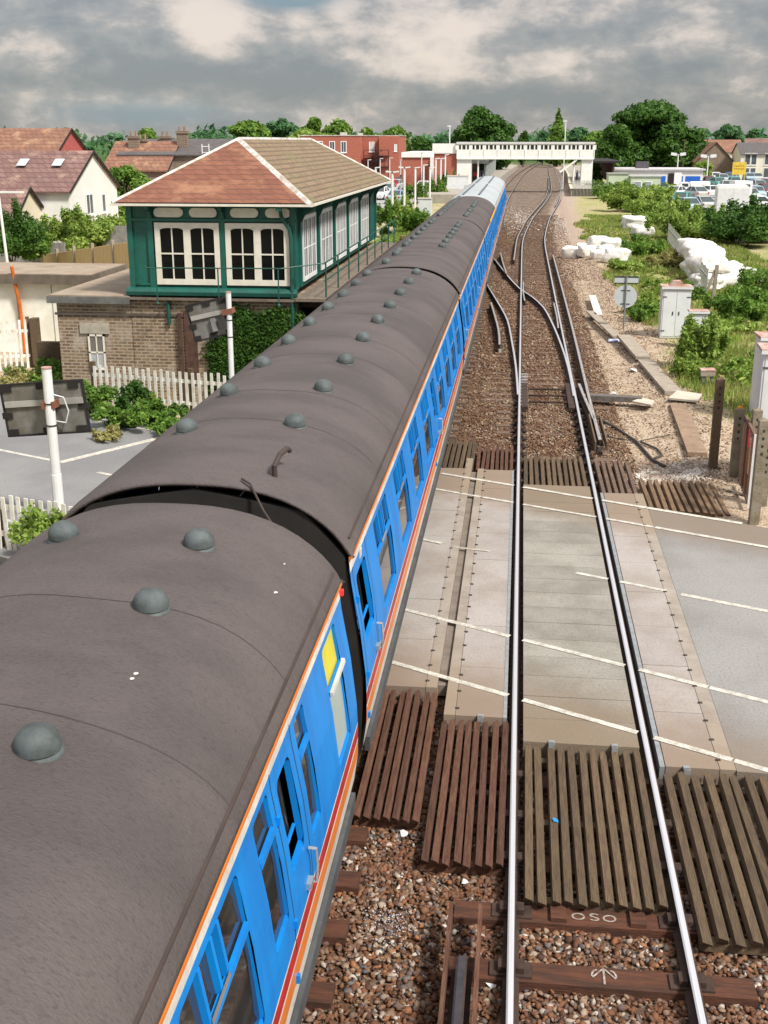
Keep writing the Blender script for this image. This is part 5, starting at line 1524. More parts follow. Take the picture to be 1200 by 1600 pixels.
# vegetation, right
VG = 'bushes on the right bank'
bl = [  # px, py(base), radius, height, leaf, n, size, label
    (1092, 575, .8, 1.7, 'light', 6500, .10, 'dense green bush covering the small pale cabinet'),
    (1075, 590, .5, .8, 'light', 1800, .09, 'light fringe at the foot of the cabinet bush'),
    (1160, 505, 1.6, 1.5, 'mid', 7500, .12, 'dark ivy bank at the right, below the big white stack'),
    (1195, 480, 1.8, 1.9, 'mid', 6500, .12, 'darker ivy mass at the right edge'),
    (1130, 520, 1.2, .6, 'light', 3000, .11, 'low green growth left of the ivy bank'),
    (1190, 590, 1.6, .7, 'light', 4000, .11, 'low greenery above the right edge cabinets'),
    (1005, 488, 1.0, .9, 'light', 3200, .10, 'yellow green weeds between the round sign and the tall cabinet'),
    (1010, 500, .7, .7, 'mid', 1600, .10, 'small clump at the left side of the tall cabinet'),
    (975, 425, 1.1, .85, 'light', 3600, .12, 'rounded bush below the trackside bags'),
    (1000, 400, 1.5, 1.3, 'mid', 3600, .14, 'bush right of the trackside bags'),
    (1050, 420, 1.5, 1.0, 'dry', 2600, .14, 'straggly growth along the left of the palings'),
    (1040, 455, 1.2, .7, 'light', 2400, .12, 'low light growth left of the paling fence end'),
    (1075, 470, .9, .8, 'mid', 2200, .12, 'weeds round the end of the palings'),
    (1025, 350, 3.0, 2.6, 'light', 5500, .22, 'large bush before the car park, left part'),
    (1065, 378, 2.6, 2.5, 'light', 5500, .20, 'large bush before the car park, right of the palings'),
    (990, 330, 3.2, 2.8, 'light', 5000, .24, 'reedy light green thicket by the green cabin'),
    (955, 310, 3.0, 2.4, 'mid', 4500, .24, 'thicket nearest the station end of the bank'),
    (1015, 320, 2.8, 2.6, 'light', 3500, .24, 'light thicket in front of the parked cars'),
    (1110, 375, 2.4, 2.5, 'mid', 4500, .2, 'bush left of the dark shrubs, below the white van'),
    (1155, 385, 2.8, 2.9, 'dark', 6500, .2, 'dark shrub in front of the car park'),
    (1195, 378, 2.8, 3.1, 'dark', 6500, .2, 'dark shrub at the right edge of the car park'),
    (935, 300, 2.2, 1.6, 'mid', 2200, .24, 'small thicket beside the right platform ramp'),
    (1035, 300, 2.5, 1.2, 'light', 1500, .3, 'sprigs rising in front of the blue and white building'),
]
for i, (px, py, r_, h_, lf, n_, s_, lb) in enumerate(bl):
    p = at(px, py, 0)
    bush('bush', (p.x, p.y, -.05), r_, h_ * .92, lf, int(n_ * 2.0), s_ * .66, lb, 'bush', VG, seed=100 + i, clumps=18)


# low rough growth between the bushes: uncountable
cl_ = []
gu = random.Random(31)
while len(cl_) < 420:
    y_ = 30 + 66 * gu.random(); x_ = gu.uniform(4.9, 13)
    if math.sin(x_ * 1.1 + y_ * .37) + math.sin(y_ * .23 - x_ * .8) > .1 and not (y_ < 62 and x_ > 10.5 and y_ > 48): cl_.append((x_, y_, .02, gu.uniform(.3, .8), gu.uniform(.3, .9), gu.uniform(.10, .38)))
VU = leaves_np(cl_, 42000, .10, 8, aspect=2.4); VU[:, 2] = np.maximum(VU[:, 2], .0)
hf = len(VU) // 8 * 4
tag(quads('undergrowth', VU[:hf], LEAF['light']), kind='stuff'); tag(quads('undergrowth', VU[hf:], LEAF['dry']), kind='stuff')


# grass tufts as blades: uncountable
def tufts(name, P, h_, m, seed, n=9, spread=.12):
    g_ = np.random.default_rng(seed); N_ = len(P)
    B = np.repeat(P, n, 0) + np.concatenate([g_.normal(size=(N_ * n, 2)) * spread, np.zeros((N_ * n, 1))], 1)
    a_ = g_.random(N_ * n) * 6.28; w_ = .012 + .012 * g_.random(N_ * n); hh = h_ * (.4 + .8 * g_.random(N_ * n))
    dx, dy = np.cos(a_) * w_, np.sin(a_) * w_; lx, ly_ = g_.normal(size=N_ * n) * hh * .35, g_.normal(size=N_ * n) * hh * .35
    k = np.maximum(1, P[:, 1].repeat(n) / 28)
    V = np.stack([B + np.stack([-dx * k, -dy * k, np.zeros_like(dx)], 1), B + np.stack([dx * k, dy * k, np.zeros_like(dx)], 1), B + np.stack([lx, ly_, hh], 1)], 1).reshape(-1, 3)
    return tag(quads(name, V, m, k=3), kind='stuff')


pts = []
gq = np.random.default_rng(9)
while len(pts) < 9000:
    x_, y_ = gq.uniform(4.2, 14), 28 + 82 * gq.random() ** 1.3
    if x_ > 4.9 + .6 * math.sin(y_ * .5) + (y_ < 44) * .2 and math.sin(x_ * 1.3 + y_ * .45) + math.sin(y_ * .21 - x_) > -.7: pts.append((x_, y_, ground_z(x_, y_)))
P_ = np.array(pts)
tufts('grass', P_[::2], .30, LEAF['light'], 1); tufts('grass', P_[1::2], .26, LEAF['dry'], 2)
pts = [(gq.uniform(-9.5, -5.0), gq.uniform(47, 105)) for _ in range(4500)]
tufts('grass', np.array([(a_, b_, ground_z(a_, b_)) for a_, b_ in pts]), .3, LEAF['light'], 3)
# left strip between train and street: bushes and cabinets
for i, (px, py, r_, h_, lf, n_, s_, lb) in enumerate([(605, 370, 1.1, 2.4, 'mid', 3600, .15, 'leafy bush against the far corner of the signal box'), (598, 395, 1.0, 1.0, 'light', 2000, .13, 'light weeds at the end of the signal box walkway'), (640, 365, 1.6, 1.9, 'mid', 3200, .17, 'green bush in front of the first white lamp'), (622, 340, 1.6, 2.0, 'light', 2400, .18, 'yellow green bush by the street lamps'), (678, 312, 1.5, 2.6, 'mid', 2600, .2, 'rounded bush behind the white cabinet'), (650, 318, 1.5, 2.2, 'mid', 2200, .2, 'bush left of the rounded one behind the white cabinet'), (700, 300, 1.6, 2.6, 'mid', 2400, .22, 'bush beside the small white enclosure'), (688, 312, 1.2, 1.4, 'light', 1400, .2, 'small light bush below the street lamps'), (652, 352, 1.2, .5, 'light', 1500, .16, 'low weeds at the foot of the white cabinet'), (628, 390, 1.2, .8, 'dry', 1400, .14, 'dry weeds along the train')]):
    p = at(px, py, 0); bush('bush', (p.x, p.y, -.05), r_, h_, lf, int(n_ * 1.8), s_ * .7, lb, 'bush', 'bushes between the train and the street', seed=150 + i)
p = at(664, 342, 0); cabinet(p.x, p.y, 1.2, .8, 1.75, 'white cabinet standing in the bushes left of the train', doors=1)
p = at(715, 306, 0); cabinet(p.x, p.y, 2.6, 1.6, 2.4, 'white enclosure beside the far end of the train', doors=2)
# ------------------------------------------------------------------ background
M_render = mat('white_render', (.78, .77, .74), .8, .08, 1)
M_creamr = mat('cream_render', (.70, .62, .46), .8, .12, 1)
M_tile = brick_mat('brown_tiles', (.235, .135, .115), (.165, .09, .08), (.12, .07, .065), .45, .26, .03, stain=(.36, .24, .19), sf=.4, bump=.9)
M_tile2 = brick_mat('orange_tiles', (.28, .135, .085), (.20, .095, .065), (.15, .08, .055), .45, .26, .03, stain=(.40, .25, .15), sf=.4, bump=.9)
M_slates = mat('dark_slates', (.11, .10, .10), .8, .3, 2, stretch=(1, 1, 4))
M_redb = brick_mat('red_brick', (.42, .10, .055), (.34, .075, .045), (.40, .2, .15), .45, .15, .02, stain=(.34, .12, .08), sf=.2, bump=.2)
M_oldb = brick_mat('old_brick', (.21, .155, .115), (.15, .105, .08), (.26, .21, .17), .45, .15, .025, stain=(.26, .22, .18), sf=.4, bump=.3)
M_gwin = mat('pane_grey', (.10, .12, .14), .1, .4, 1)
M_upvc = mat('upvc_white', (.85, .85, .84), .4, .05)
M_stw = mat('station_white', (.86, .86, .82), .5, .1, 1.5, c2=(.78, .79, .74))


def win(par, x, y, z, w_, h_, axis='y', m=None, fr=.07, n=2, bl=None):
    """window on a wall facing -Y (axis 'y') or +X (axis 'x'): frame ring with mullions and a pane"""
    q = MB(); g_ = (lambda a0, a1, b0, b1, d0, d1: q.box((x + a0, y - d1, z + b0), (x + a1, y - d0, z + b1))) if axis == 'y' else (lambda a0, a1, b0, b1, d0, d1: q.box((x + d0, y + a0, z + b0), (x + d1, y + a1, z + b1)))
    g_(-w_ / 2, w_ / 2, 0, fr, .0, .06); g_(-w_ / 2, w_ / 2, h_ - fr, h_, .0, .06); g_(-w_ / 2, -w_ / 2 + fr, fr, h_ - fr, .0, .06); g_(w_ / 2 - fr, w_ / 2, fr, h_ - fr, .0, .06)
    for k in range(1, n): xx = -w_ / 2 + w_ * k / n; g_(xx - .03, xx + .03, fr, h_ - fr, .0, .055)
    g_(-w_ / 2 - .08, w_ / 2 + .08, -.07, -.002, .0, .12)
    f = q.build('window', M_upvc, par)
    q = MB(); g_ = (lambda a0, a1, b0, b1, d0, d1: q.box((x + a0, y - d1, z + b0), (x + a1, y - d0, z + b1))) if axis == 'y' else (lambda a0, a1, b0, b1, d0, d1: q.box((x + d0, y + a0, z + b0), (x + d1, y + a1, z + b1)))
    g_(-w_ / 2 + fr, w_ / 2 - fr, fr, h_ - fr, .0, .03); q.build('pane', m or M_gwin, f)
    if bl: q = MB(); g_(-w_ / 2 + fr, w_ / 2 - fr, h_ * .55, h_ - fr, .031, .036)
    return f


def gable(name, x0, x1, y0, y1, z0, ze, zr, label, wall, roof, ridge='x', ovh=.25, cat='house', grp=None, chim=(), verge=None):
    """house with a pitched roof; ridge along x or y; origin at (x0,y0,z0) corner"""
    o = thing(name, (x0, y0, z0), label, cat, grp)
    W_, D_, h_, r_ = x1 - x0, y1 - y0, ze - z0, zr - z0
    q = MB()
    if ridge == 'x':
        q.ext([(0, 0), (D_, 0), (D_, h_), (D_ / 2, r_), (0, h_)][::-1], 'x', 0, W_)
        sl = (r_ - h_) / (D_ / 2)
        rv = MB(); t_ = .1
        for s_ in (0, 1):
            ya, yb_ = (-ovh, D_ / 2) if s_ == 0 else (D_ + ovh, D_ / 2)
            za = h_ - ovh * sl
            V = [(-ovh * .6, ya, za + .03), (W_ + ovh * .6, ya, za + .03), (W_ + ovh * .6, yb_, r_ + .03), (-ovh * .6, yb_, r_ + .03)]
            V += [(v[0], v[1], v[2] + t_) for v in V]
            rv.add(V, [(0, 1, 2, 3), (4, 5, 6, 7), (0, 1, 5, 4), (1, 2, 6, 5), (3, 0, 4, 7)])
        vg = MB()
        for X in (W_ + ovh * .6 + .002,):
            for s_ in (0, 1):
                ya, yb_ = (-ovh, D_ / 2) if s_ == 0 else (D_ + ovh, D_ / 2); za = h_ - ovh * sl
                vg.add([(X, ya, za - .01), (X, yb_, r_ - .01), (X, yb_, r_ + .14), (X, ya, za + .14), (X + .05, ya, za - .01), (X + .05, yb_, r_ - .01), (X + .05, yb_, r_ + .14), (X + .05, ya, za + .14)], [(4, 5, 6, 7), (0, 1, 5, 4), (3, 2, 6, 7), (0, 4, 7, 3)])
    else:
        q.ext([(0, 0), (W_, 0), (W_, h_), (W_ / 2, r_), (0, h_)], 'y', 0, D_)
        sl = (r_ - h_) / (W_ / 2); rv = MB(); t_ = .1
        for s_ in (0, 1):
            xa, xb = (-ovh, W_ / 2) if s_ == 0 else (W_ + ovh, W_ / 2); za = h_ - ovh * sl
            V = [(xa, -ovh * .6, za + .03), (xa, D_ + ovh * .6, za + .03), (xb, D_ + ovh * .6, r_ + .03), (xb, -ovh * .6, r_ + .03)]
            V += [(v[0], v[1], v[2] + t_) for v in V]
            rv.add(V, [(0, 1, 2, 3), (4, 5, 6, 7), (0, 1, 5, 4), (1, 2, 6, 5), (3, 0, 4, 7)])
        vg = MB()
        for s_ in (0, 1):
            xa, xb = (-ovh, W_ / 2) if s_ == 0 else (W_ + ovh, W_ / 2); za = h_ - ovh * sl; Y = -ovh * .6 - .002
            vg.add([(xa, Y, za - .02), (xb, Y, r_ - .02), (xb, Y, r_ + .14), (xa, Y, za + .14), (xa, Y - .05, za - .02), (xb, Y - .05, r_ - .02), (xb, Y - .05, r_ + .14), (xa, Y - .05, za + .14)], [(4, 5, 6, 7), (0, 1, 5, 4), (3, 2, 6, 7), (0, 4, 7, 3)])
    q.build('wall', wall, o); rf = rv.build('roof', roof, o)
    vg.build('bargeboard', verge or M_dark, rf)
    for (cx__, cy__, ch_) in chim:
        c_ = MB(); c_.box((cx__ - .45, cy__ - .3, r_ - 1.2), (cx__ + .45, cy__ + .3, r_ + ch_)); c_.box((cx__ - .52, cy__ - .37, r_ + ch_ - .2), (cx__ + .52, cy__ + .37, r_ + ch_ - .05)); ch = c_.build('chimney', M_oldb, rf)
        c_ = MB()
        for s_ in (-.22, .22): c_.tube([(cx__ + s_, cy__, r_ + ch_), (cx__ + s_, cy__, r_ + ch_ + .4)], .12, 8, .09)
        c_.build('chimney_pot', mat('pot_clay', (.30, .20, .14), .8), rf)
    return o


def gz(x_, y_): return 0
# white gabled house, left
h = gable('house', -35.4, -26.6, 68, 76.5, -1, 3.7, 5.85, 'white rendered house end with brown tiled roof, two small windows in its gable', M_render, M_tile)
p1 = atY(137, 310, 71); 
win(h, 8.82, 3.2, 3.2, 1.2, 1.25, 'x'); win(h, 8.82, 5.7, 3.2, .7, 1.15, 'x', n=1)
q = MB(); A_ = atY(75, 262, 69.6); B_ = A_ - Vector((-36, 68, -1))
for (px_, py_) in ((76, 253), (20, 243)):
    A_ = atY(px_, py_, 70.6); l_ = A_ - Vector((-36, 68, -1)); sl = 2.2 / 4.5
    zz = 4.85 + l_.y * sl + .2
    q.add([(l_.x - .3, l_.y - .4, zz - .4 * sl), (l_.x + .3, l_.y - .4, zz - .4 * sl), (l_.x + .3, l_.y + .4, zz + .4 * sl), (l_.x - .3, l_.y + .4, zz + .4 * sl)], [(0, 1, 2, 3)])
q.each('skylight', MATS.get('sky_glass') or mat('sky_glass', (.55, .62, .68), .2), h)
h = gable('house_extension', -32.2, -28.4, 64.5, 68.2, -1, 2.6, 3.9, 'cream walled rear extension with a lean brown roof in front of the white gabled house', M_creamr, M_tile, ridge='x', cat='extension')
win(h, 3.0, -.02, 1.9, .9, 1.2, 'y')
h = gable('house', -41, -36.2, 64, 73, -1, 3.7, 6.4, 'tiled house with sloping brown roof at the left edge, next to the white gabled one', M_render, M_tile, chim=((3.3, 4.5, .5),))
win(h, 3.4, -.02, 2.7, .9, 1.1, 'y')
h = gable('house', -38.5, -33.3, 60.5, 64.5, -1, 2.3, 3.4, 'low white lean-to with dark roof at the left edge above the bushes', M_render, M_slates, cat='extension', chim=())
win(h, 3.6, -.02, 1.4, .9, 1.1, 'y')
h = gable('shed', -33.3, -31.6, 62.0, 64.4, -1, .9, 1.9, 'small white gabled shed between the two left bushes', M_render, M_slates, ridge='y', cat='shed')
# red-gabled house behind
xa = atY(60, 230, 92).x
a_ = atY(68, 205, 92); b_ = atY(100, 240, 92)
h = gable('house', a_.x - 11, a_.x + 1.2, 90, 99, -1, 5.0, 7.4, 'taller house behind with orange tiled roof and red hung gable', mat('red_tile_hung', (.42, .10, .09), .8, .2, 3), M_tile2, chim=((5.5, 4.5, .3),))
h = gable('house', a_.x - 17, a_.x - 8.5, 84, 92, -1, 4.8, 7.2, 'house with mauve brown roof at the far left edge of the skyline', M_oldb, M_tile, chim=((6.6, 4.0, .3),))
h = gable('house', a_.x + 2.5, a_.x + 8, 98, 106, -1, 4.2, 6.4, 'small brown roof with a chimney between the red gable and the brick terrace', M_oldb, M_tile2, chim=((2.3, 4, .3),))
# brick terrace with chimneys behind the signal box roof
a_, b_ = atY(176, 250, 100), atY(318, 250, 100)
h = gable('brick_terrace', a_.x + .6, b_.x + 2, 100, 107, -1, 5.4, 6.6, 'long brown brick terrace with three chimney stacks behind the signal box', M_oldb, M_slates, cat='terrace', chim=((1.0, 1.2, .35), (3.2, 3.2, .35), (5.2, 1.6, .75)))
q = MB(); q.add([(2.4, .1, 5.9), (4.6, .1, 5.9), (4.6, 2.2, 6.9), (2.4, 2.2, 6.9)], [(0, 1, 2, 3)]); q.build('red_roof', mat('red_roof', (.45, .10, .10), .7, .2, 3), h)
q = MB()
for xx in (7.3, 7.9): q.tube([(xx, 0, 5.2), (xx, 0, 7.3)], .04, 6)
for zz in (5.6, 6.1, 6.6, 7.1): q.tube([(7.3, 0, zz), (7.9, 0, zz)], .03, 6)
q.build('ladder_frame', M_upvc, h)
# timber fence in yellow boards
fp = [at(62, 412, 0) + Vector((0, 0, 0)), at(205, 420, 0)]
A_, B_ = Vector((-26.5, 63, 0)), Vector((-16.9, 50.5, 0))
o = thing('board_fence', A_, 'pale yellow close boarded fence with concrete posts behind the hut', 'fence')
d_ = B_ - A_; ang = math.atan2(d_.y, d_.x); Mp = mat('new_fence_board', (.58, .43, .22), .8, .3, 2, c2=(.46, .33, .16), stretch=(5, 5, .5))
q = MB(); n = 70
for i in range(n):
    c_ = d_ * (i + .5) / n; tz = .5 + 1.85 * i / n; q.cbox((c_.x, c_.y, (tz - .4) / 2), (d_.length / n * .98, .02 + .01 * (i % 2), tz + .4), rz=ang)
q.build('board', Mp, o)
for i in range(6):
    c_ = d_ * i / 5; q = MB(); q.cbox((c_.x + .03, c_.y - .06, .2 + .93 * i / 5), (.14, .14, 1.0 + 1.85 * i / 5), rz=ang); q.build('post', M_concp, o)
q = MB(); q.cbox((-29, 63.3, .5), (7.5, .15, 1.3), rz=0); tag(q.build('grey_fence', mat('grey_boards', (.25, .24, .23), .9, .3, 3)), 'grey boarded garden fence under the left bushes', 'fence')
q = MB(); q.box((-24, 66, -.2), (-15, 66.1, 1.9)); tag(q.build('grey_fence', MATS['grey_boards']), 'grey trellis fence behind the yellow one, beside the signal box', 'fence')
# left bushes and trees
for i, (px, py, Y, r_, h_, lf, n_, s_, lb) in enumerate([
    (125, 395, 66, 2.3, 2.3, 'light', 15000, .12, 'big bright green bush in front of the white gabled house'),
    (158, 380, 67, 1.9, 1.7, 'light', 7000, .12, 'right half of the garden bushes by the yellow fence'),
    (20, 405, 58, 1.9, 2.7, 'dark', 12000, .11, 'dark green bush at the left edge behind the lamp'),
    (48, 405, 60, 1.1, 1.3, 'mid', 4000, .11, 'smaller bush right of the left lamp'),
    (188, 350, 70, 1.4, 1.3, 'mid', 4000, .12, 'shrub beside the corner of the signal box'),
    (64, 350, 63, .6, 1.3, 'mid', 900, .12, 'slender shrub before the cream extension')]):
    p = atY(px, py, Y); bush('bush', (p.x, p.y, max(-.6, p.z if p.z < 1.5 else .5)), r_, h_, lf, n_, s_, lb, 'bush', 'bushes in the gardens on the left', seed=200 + i, clumps=16)
p = atY(195, 300, 82); tree('tree', (p.x, 82, -.5), 6.0, 2.2, 'mid', 11000, .17, 'leafy garden tree between the white gable and the signal box roof', seed=210)
# left lamp post
p = atY(12, 405, 54)
o = thing('street_lamp', (p.x, 54, 0), 'tall white street lamp at the left edge among the bushes', 'street lamp')
q = MB(); q.tube([(0, 0, 0), (-.15, 0, 4.2)], .07, 8); q.build('pole', M_white, o); q = MB(); q.cbox((.45, 0, 4.25), (1.3, .2, .09)); q.build('lamp_head', M_white, o)

# red brick block beyond the signal box
Yb = 205
a_, m_, b_ = atY(470, 215, Yb), atY(563, 215, Yb), atY(622, 215, Yb)
zt = 7.35
o = thing('brick_building', (a_.x, Yb, 0), 'flat roofed red brick building with a dark fire escape on its end', 'building')
q = MB(); W1, W2 = m_.x - a_.x, b_.x - a_.x
q.box((0, 0, -.5), (W1, 14, zt)); q.box((W1 + .01, 2.5, -.5), (W2, 14, zt - .02)); q.box((W2 - 3.4, 1.2, -.5), (W2 + .02, 2.49, zt - .04)); q.build('wall', M_redb, o)
q = MB(); q.box((-.1, -.1, zt), (W1 + .1, 14, zt + .15)); q.box((W1 + .11, 2.4, zt - .019), (W2 + .1, 14, zt + .12)); rf = q.build('roof', M_lead, o)
q = MB(); q.box((6.5, 2, zt + .15), (7.6, 3, zt + .6)); q.box((9.6, 2, zt + .15), (10.4, 3, zt + .5)); q.each('roof_box', M_lead, rf)
for px in (500, 519, 537): win(o, atY(px, 230, Yb).x - a_.x, 0, 4.6, 1.0, 1.9, 'y', n=2, fr=.12)
for px in (500, 519, 537): win(o, atY(px, 230, Yb).x - a_.x, 0, 1.3, 1.0, 1.9, 'y', n=2, fr=.12)
win(o, atY(578, 228, Yb).x - a_.x, 2.5, 4.7, .95, 1.7, 'y', m=mat('blind_white', (.7, .7, .68), .6), n=1, fr=.1)
win(o, atY(617, 228, Yb).x - a_.x, 1.2, 4.8, .5, 1.2, 'y', m=MATS['blind_white'], n=1, fr=.1)
q = MB(); fx = atY(600, 240, Yb).x - a_.x
q.box((fx - .4, 2.3, .3), (fx + .5, 2.49, 2.6)); q.box((fx - .4, 2.3, 4.2), (fx + .5, 2.49, 6.3)); q.build('door', M_dark, o)
q = MB()
for (s0, z0_, s1, z1_) in ((-3.2, 0, -.6, 2.3), (-.4, 4.0, -3.2, 2.2)):
    for yy in (.7, 1.6): q.tube([(fx + s0, yy, z0_), (fx + s1, yy, z1_)], .09, 5); q.tube([(fx + s0, yy, z0_ + 1), (fx + s1, yy, z1_ + 1)], .05, 5)
    for k in range(8): t_ = k / 8; q.cbox((fx + s0 + (s1 - s0) * t_, 1.15, z0_ + (z1_ - z0_) * t_), (.3, .9, .05))
for z_ in (2.25, 4.05): q.box((fx - 3.6, .6, z_), (fx + .7, 2.3, z_ + .1)); q.tube([(fx - 3.6, .6, z_ + 1), (fx + .7, .6, z_ + 1)], .05, 5)
for xx in (-3.6, -1.5, .7): q.tube([(fx + xx, .6, 0), (fx + xx, .6, 5)], .06, 5)
q.build('fire_escape', M_dark, o)

# ---- station footbridge
Yf = 165.0
L_, R_ = atY(714, 248, Yf).x, atY(928, 248, Yf).x
fb = thing('station_footbridge', ((L_ + R_) / 2, Yf, 0), 'white covered station footbridge with a row of small square windows across the tracks', 'footbridge')
cxf = (L_ + R_) / 2; w2 = (R_ - L_) / 2
zs, zt2 = 4.25, 6.45
# window strip: leave real openings between posts
q = MB(); zw0, zw1 = 5.42, 6.02
q.box((-w2, 0, zs), (w2, .15, zw0)); q.box((-w2, 0, zw1), (w2, .15, zt2 - .1)); q.box((-w2, 2.6, zs), (w2, 2.75, zt2 - .1)); q.box((-w2, .16, zs), (w2, 2.59, zs + .12))
nw = 30; gx_ = []
for i in range(nw + 1):
    xx = -w2 + 2 * w2 * i / nw; ww = .24 if i % 3 == 0 else .09
    q.box((xx - ww, 0.005, zw0 + .001), (xx + ww, .145, zw1 - .001))
q.build('span', M_stw, fb)
q = MB(); q.box((-w2 + .1, .16, zw0 - .1), (w2 - .1, .2, zw1 + .1)); q.build('glazing', mat('bridge_glass', (.07, .09, .075), .35, .5, .5, spec=.2), fb)
q = MB(); q.box((-w2 - .1, -.05, zt2 - .099), (w2 + .1, 2.8, zt2)); q.build('roof', mat('bridge_roof', (.25, .25, .28), .8), fb)
q = MB(); q.box((-w2 - .1, -.12, zt2 - .25), (w2 + .1, -.01, zt2 - .1))
for i in range(11): xx = -w2 + 2 * w2 * i / 10; q.box((xx - .06, -.06, zs), (xx + .06, -.001, zw0))
q.box((-w2, -.08, zs - .1), (w2, -.002, zs + .08)); q.build('fascia', M_stw, fb)
q = MB(); q.box((-w2, .2, 0), (-w2 + 2.0, 2.5, zs - .01)); q.box((w2 - 1.6, .2, 0), (w2 - .1, 2.5, zs - .01)); q.each('tower', M_stw, fb)
q = MB()
for xx in (-w2 + 2.9, w2 - 2.6): q.tube([(xx, .5, .8), (xx, .5, zs)], .11, 8)
q.each('leg', M_stw, fb)
q = MB(); q.ext([(w2 - 4.6, 2.6), (w2 - 4.4, 2.4), (w2 - 2.2, 4.0), (w2 - 2.3, 4.2)], 'y', .0, .12); q.build('stair_stringer', M_stw, fb)
q = MB(); q.box((-w2 - 3.4, .3, 4.9), (-w2 - .02, 2.6, 6.2)); q.box((-w2 - 3.4, .29, 5.0), (-w2 - .03, .3, 5.3)); q.build('link_block', M_stw, fb)
q = MB(); q.box((-w2 - 3.2, .5, 0), (-w2 - .02, 2.4, 4.89)); q.build('lift_tower', M_redb, fb)
# platforms and their shelters
Mpl = mat('platform_top', (.36, .33, .28), .9, .2, 2)
q = MB(); q.prism([(-7.4, 132), (-4.4, 138), (-4.0, 165), (-3.2, 215), (-1.2, 300), (-6, 300), (-11, 200), (-11, 132)], -.2, .9); tag(q.build('platform', Mpl), 'left station platform curving away beneath the footbridge', 'platform')
q = MB(); q.prism([(6.1, 150), (11, 150), (14, 300), (9.8, 300), (8.0, 215), (6.5, 168)], -.2, .9); tag(q.build('platform', Mpl), 'right station platform with a pale edge, starting below the footbridge', 'platform')
q = MB(); q.prism([(5.95, 149.8), (6.35, 149.8), (6.75, 168), (8.25, 215), (10, 300), (9.75, 300), (7.95, 215), (6.4, 168)], .901, .92); tag(q.build('platform_edge', mat('platform_edge', (.6, .56, .42), .8)), kind='structure')
o = thing('platform_canopy', (-7.5, 175, .9), 'dark open canopy over the left platform beneath the footbridge', 'canopy')
q = MB(); q.box((-3, -6, 2.9), (2.7, 70, 3.15)); q.build('roof', M_dark, o)
q = MB(); q.box((-3, -6.1, 2.6), (2.8, -6.0, 3.2)); q.build('fascia', mat('canopy_pale', (.45, .5, .48), .7), o)
for k in range(12): q = MB(); q.tube([(2.2, -5.5 + 6 * k, 0), (2.2, -5.5 + 6 * k, 2.9)], .09, 6); q.build('column', MATS['canopy_pale'], o)
q = MB(); q.box((-3.2, -5, 0), (-1.4, 70, 2.9)); q.build('back_wall', mat('station_dark_brick', (.13, .06, .045), .9), o)
o = thing('platform_canopy', (10.6, 175, .9), 'small dark shelter on the right platform', 'canopy')
q = MB(); q.box((-1.6, -4, 2.7), (3.2, 25, 2.95)); q.build('roof', M_dark, o); q = MB(); q.box((2.0, -3.5, 0), (2.2, 24, 2.69)); q.build('back_wall', MATS['station_dark_brick'], o)
for k in range(5): q = MB(); q.tube([(-1.2, -3 + 6 * k, 0), (-1.2, -3 + 6 * k, 2.7)], .09, 6); q.build('column', MATS['canopy_pale'], o)
o = thing('station_building', (-14.2, 172, 0), 'low brick station building left of the footbridge', 'building')
q = MB(); q.box((-3, 0, 0), (2.6, 20, 4.3)); q.build('wall', M_redb, o); q = MB(); q.box((-3.1, -.2, 4.3), (2.7, 20, 5.0)); q.build('roof', M_stw, o)
q = MB(); q.box((1.2, -2.2, 0), (2.5, -.3, 4.4)); q.build('white_tower', M_stw, o)
# pale fencing by the ramps
for (px0, px1, py, Y, lb) in ((895, 930, 290, 150, 'pale palisade fence at the end of the right platform'), (725, 748, 296, 132, 'pale palisade fence beside the left platform ramp')):
    a_, b_ = atY(px0, py, Y), atY(px1, py, Y); o = thing('palisade_fence', (a_.x, Y, 0), lb, 'fence', 'palisade fences at the platform ends')
    n = 16; W_ = b_.x - a_.x
    for i in range(n): q = MB(); q.box((W_ * i / n, 0, 0), (W_ * i / n + .1, .04, 1.9)); q.build('pale', mat('palisade', (.55, .56, .54), .6), o)
    q = MB(); q.box((0, .041, .4), (W_, .08, .48)); q.box((0, .041, 1.5), (W_, .08, 1.58)); q.build('rail', MATS['palisade'], o)


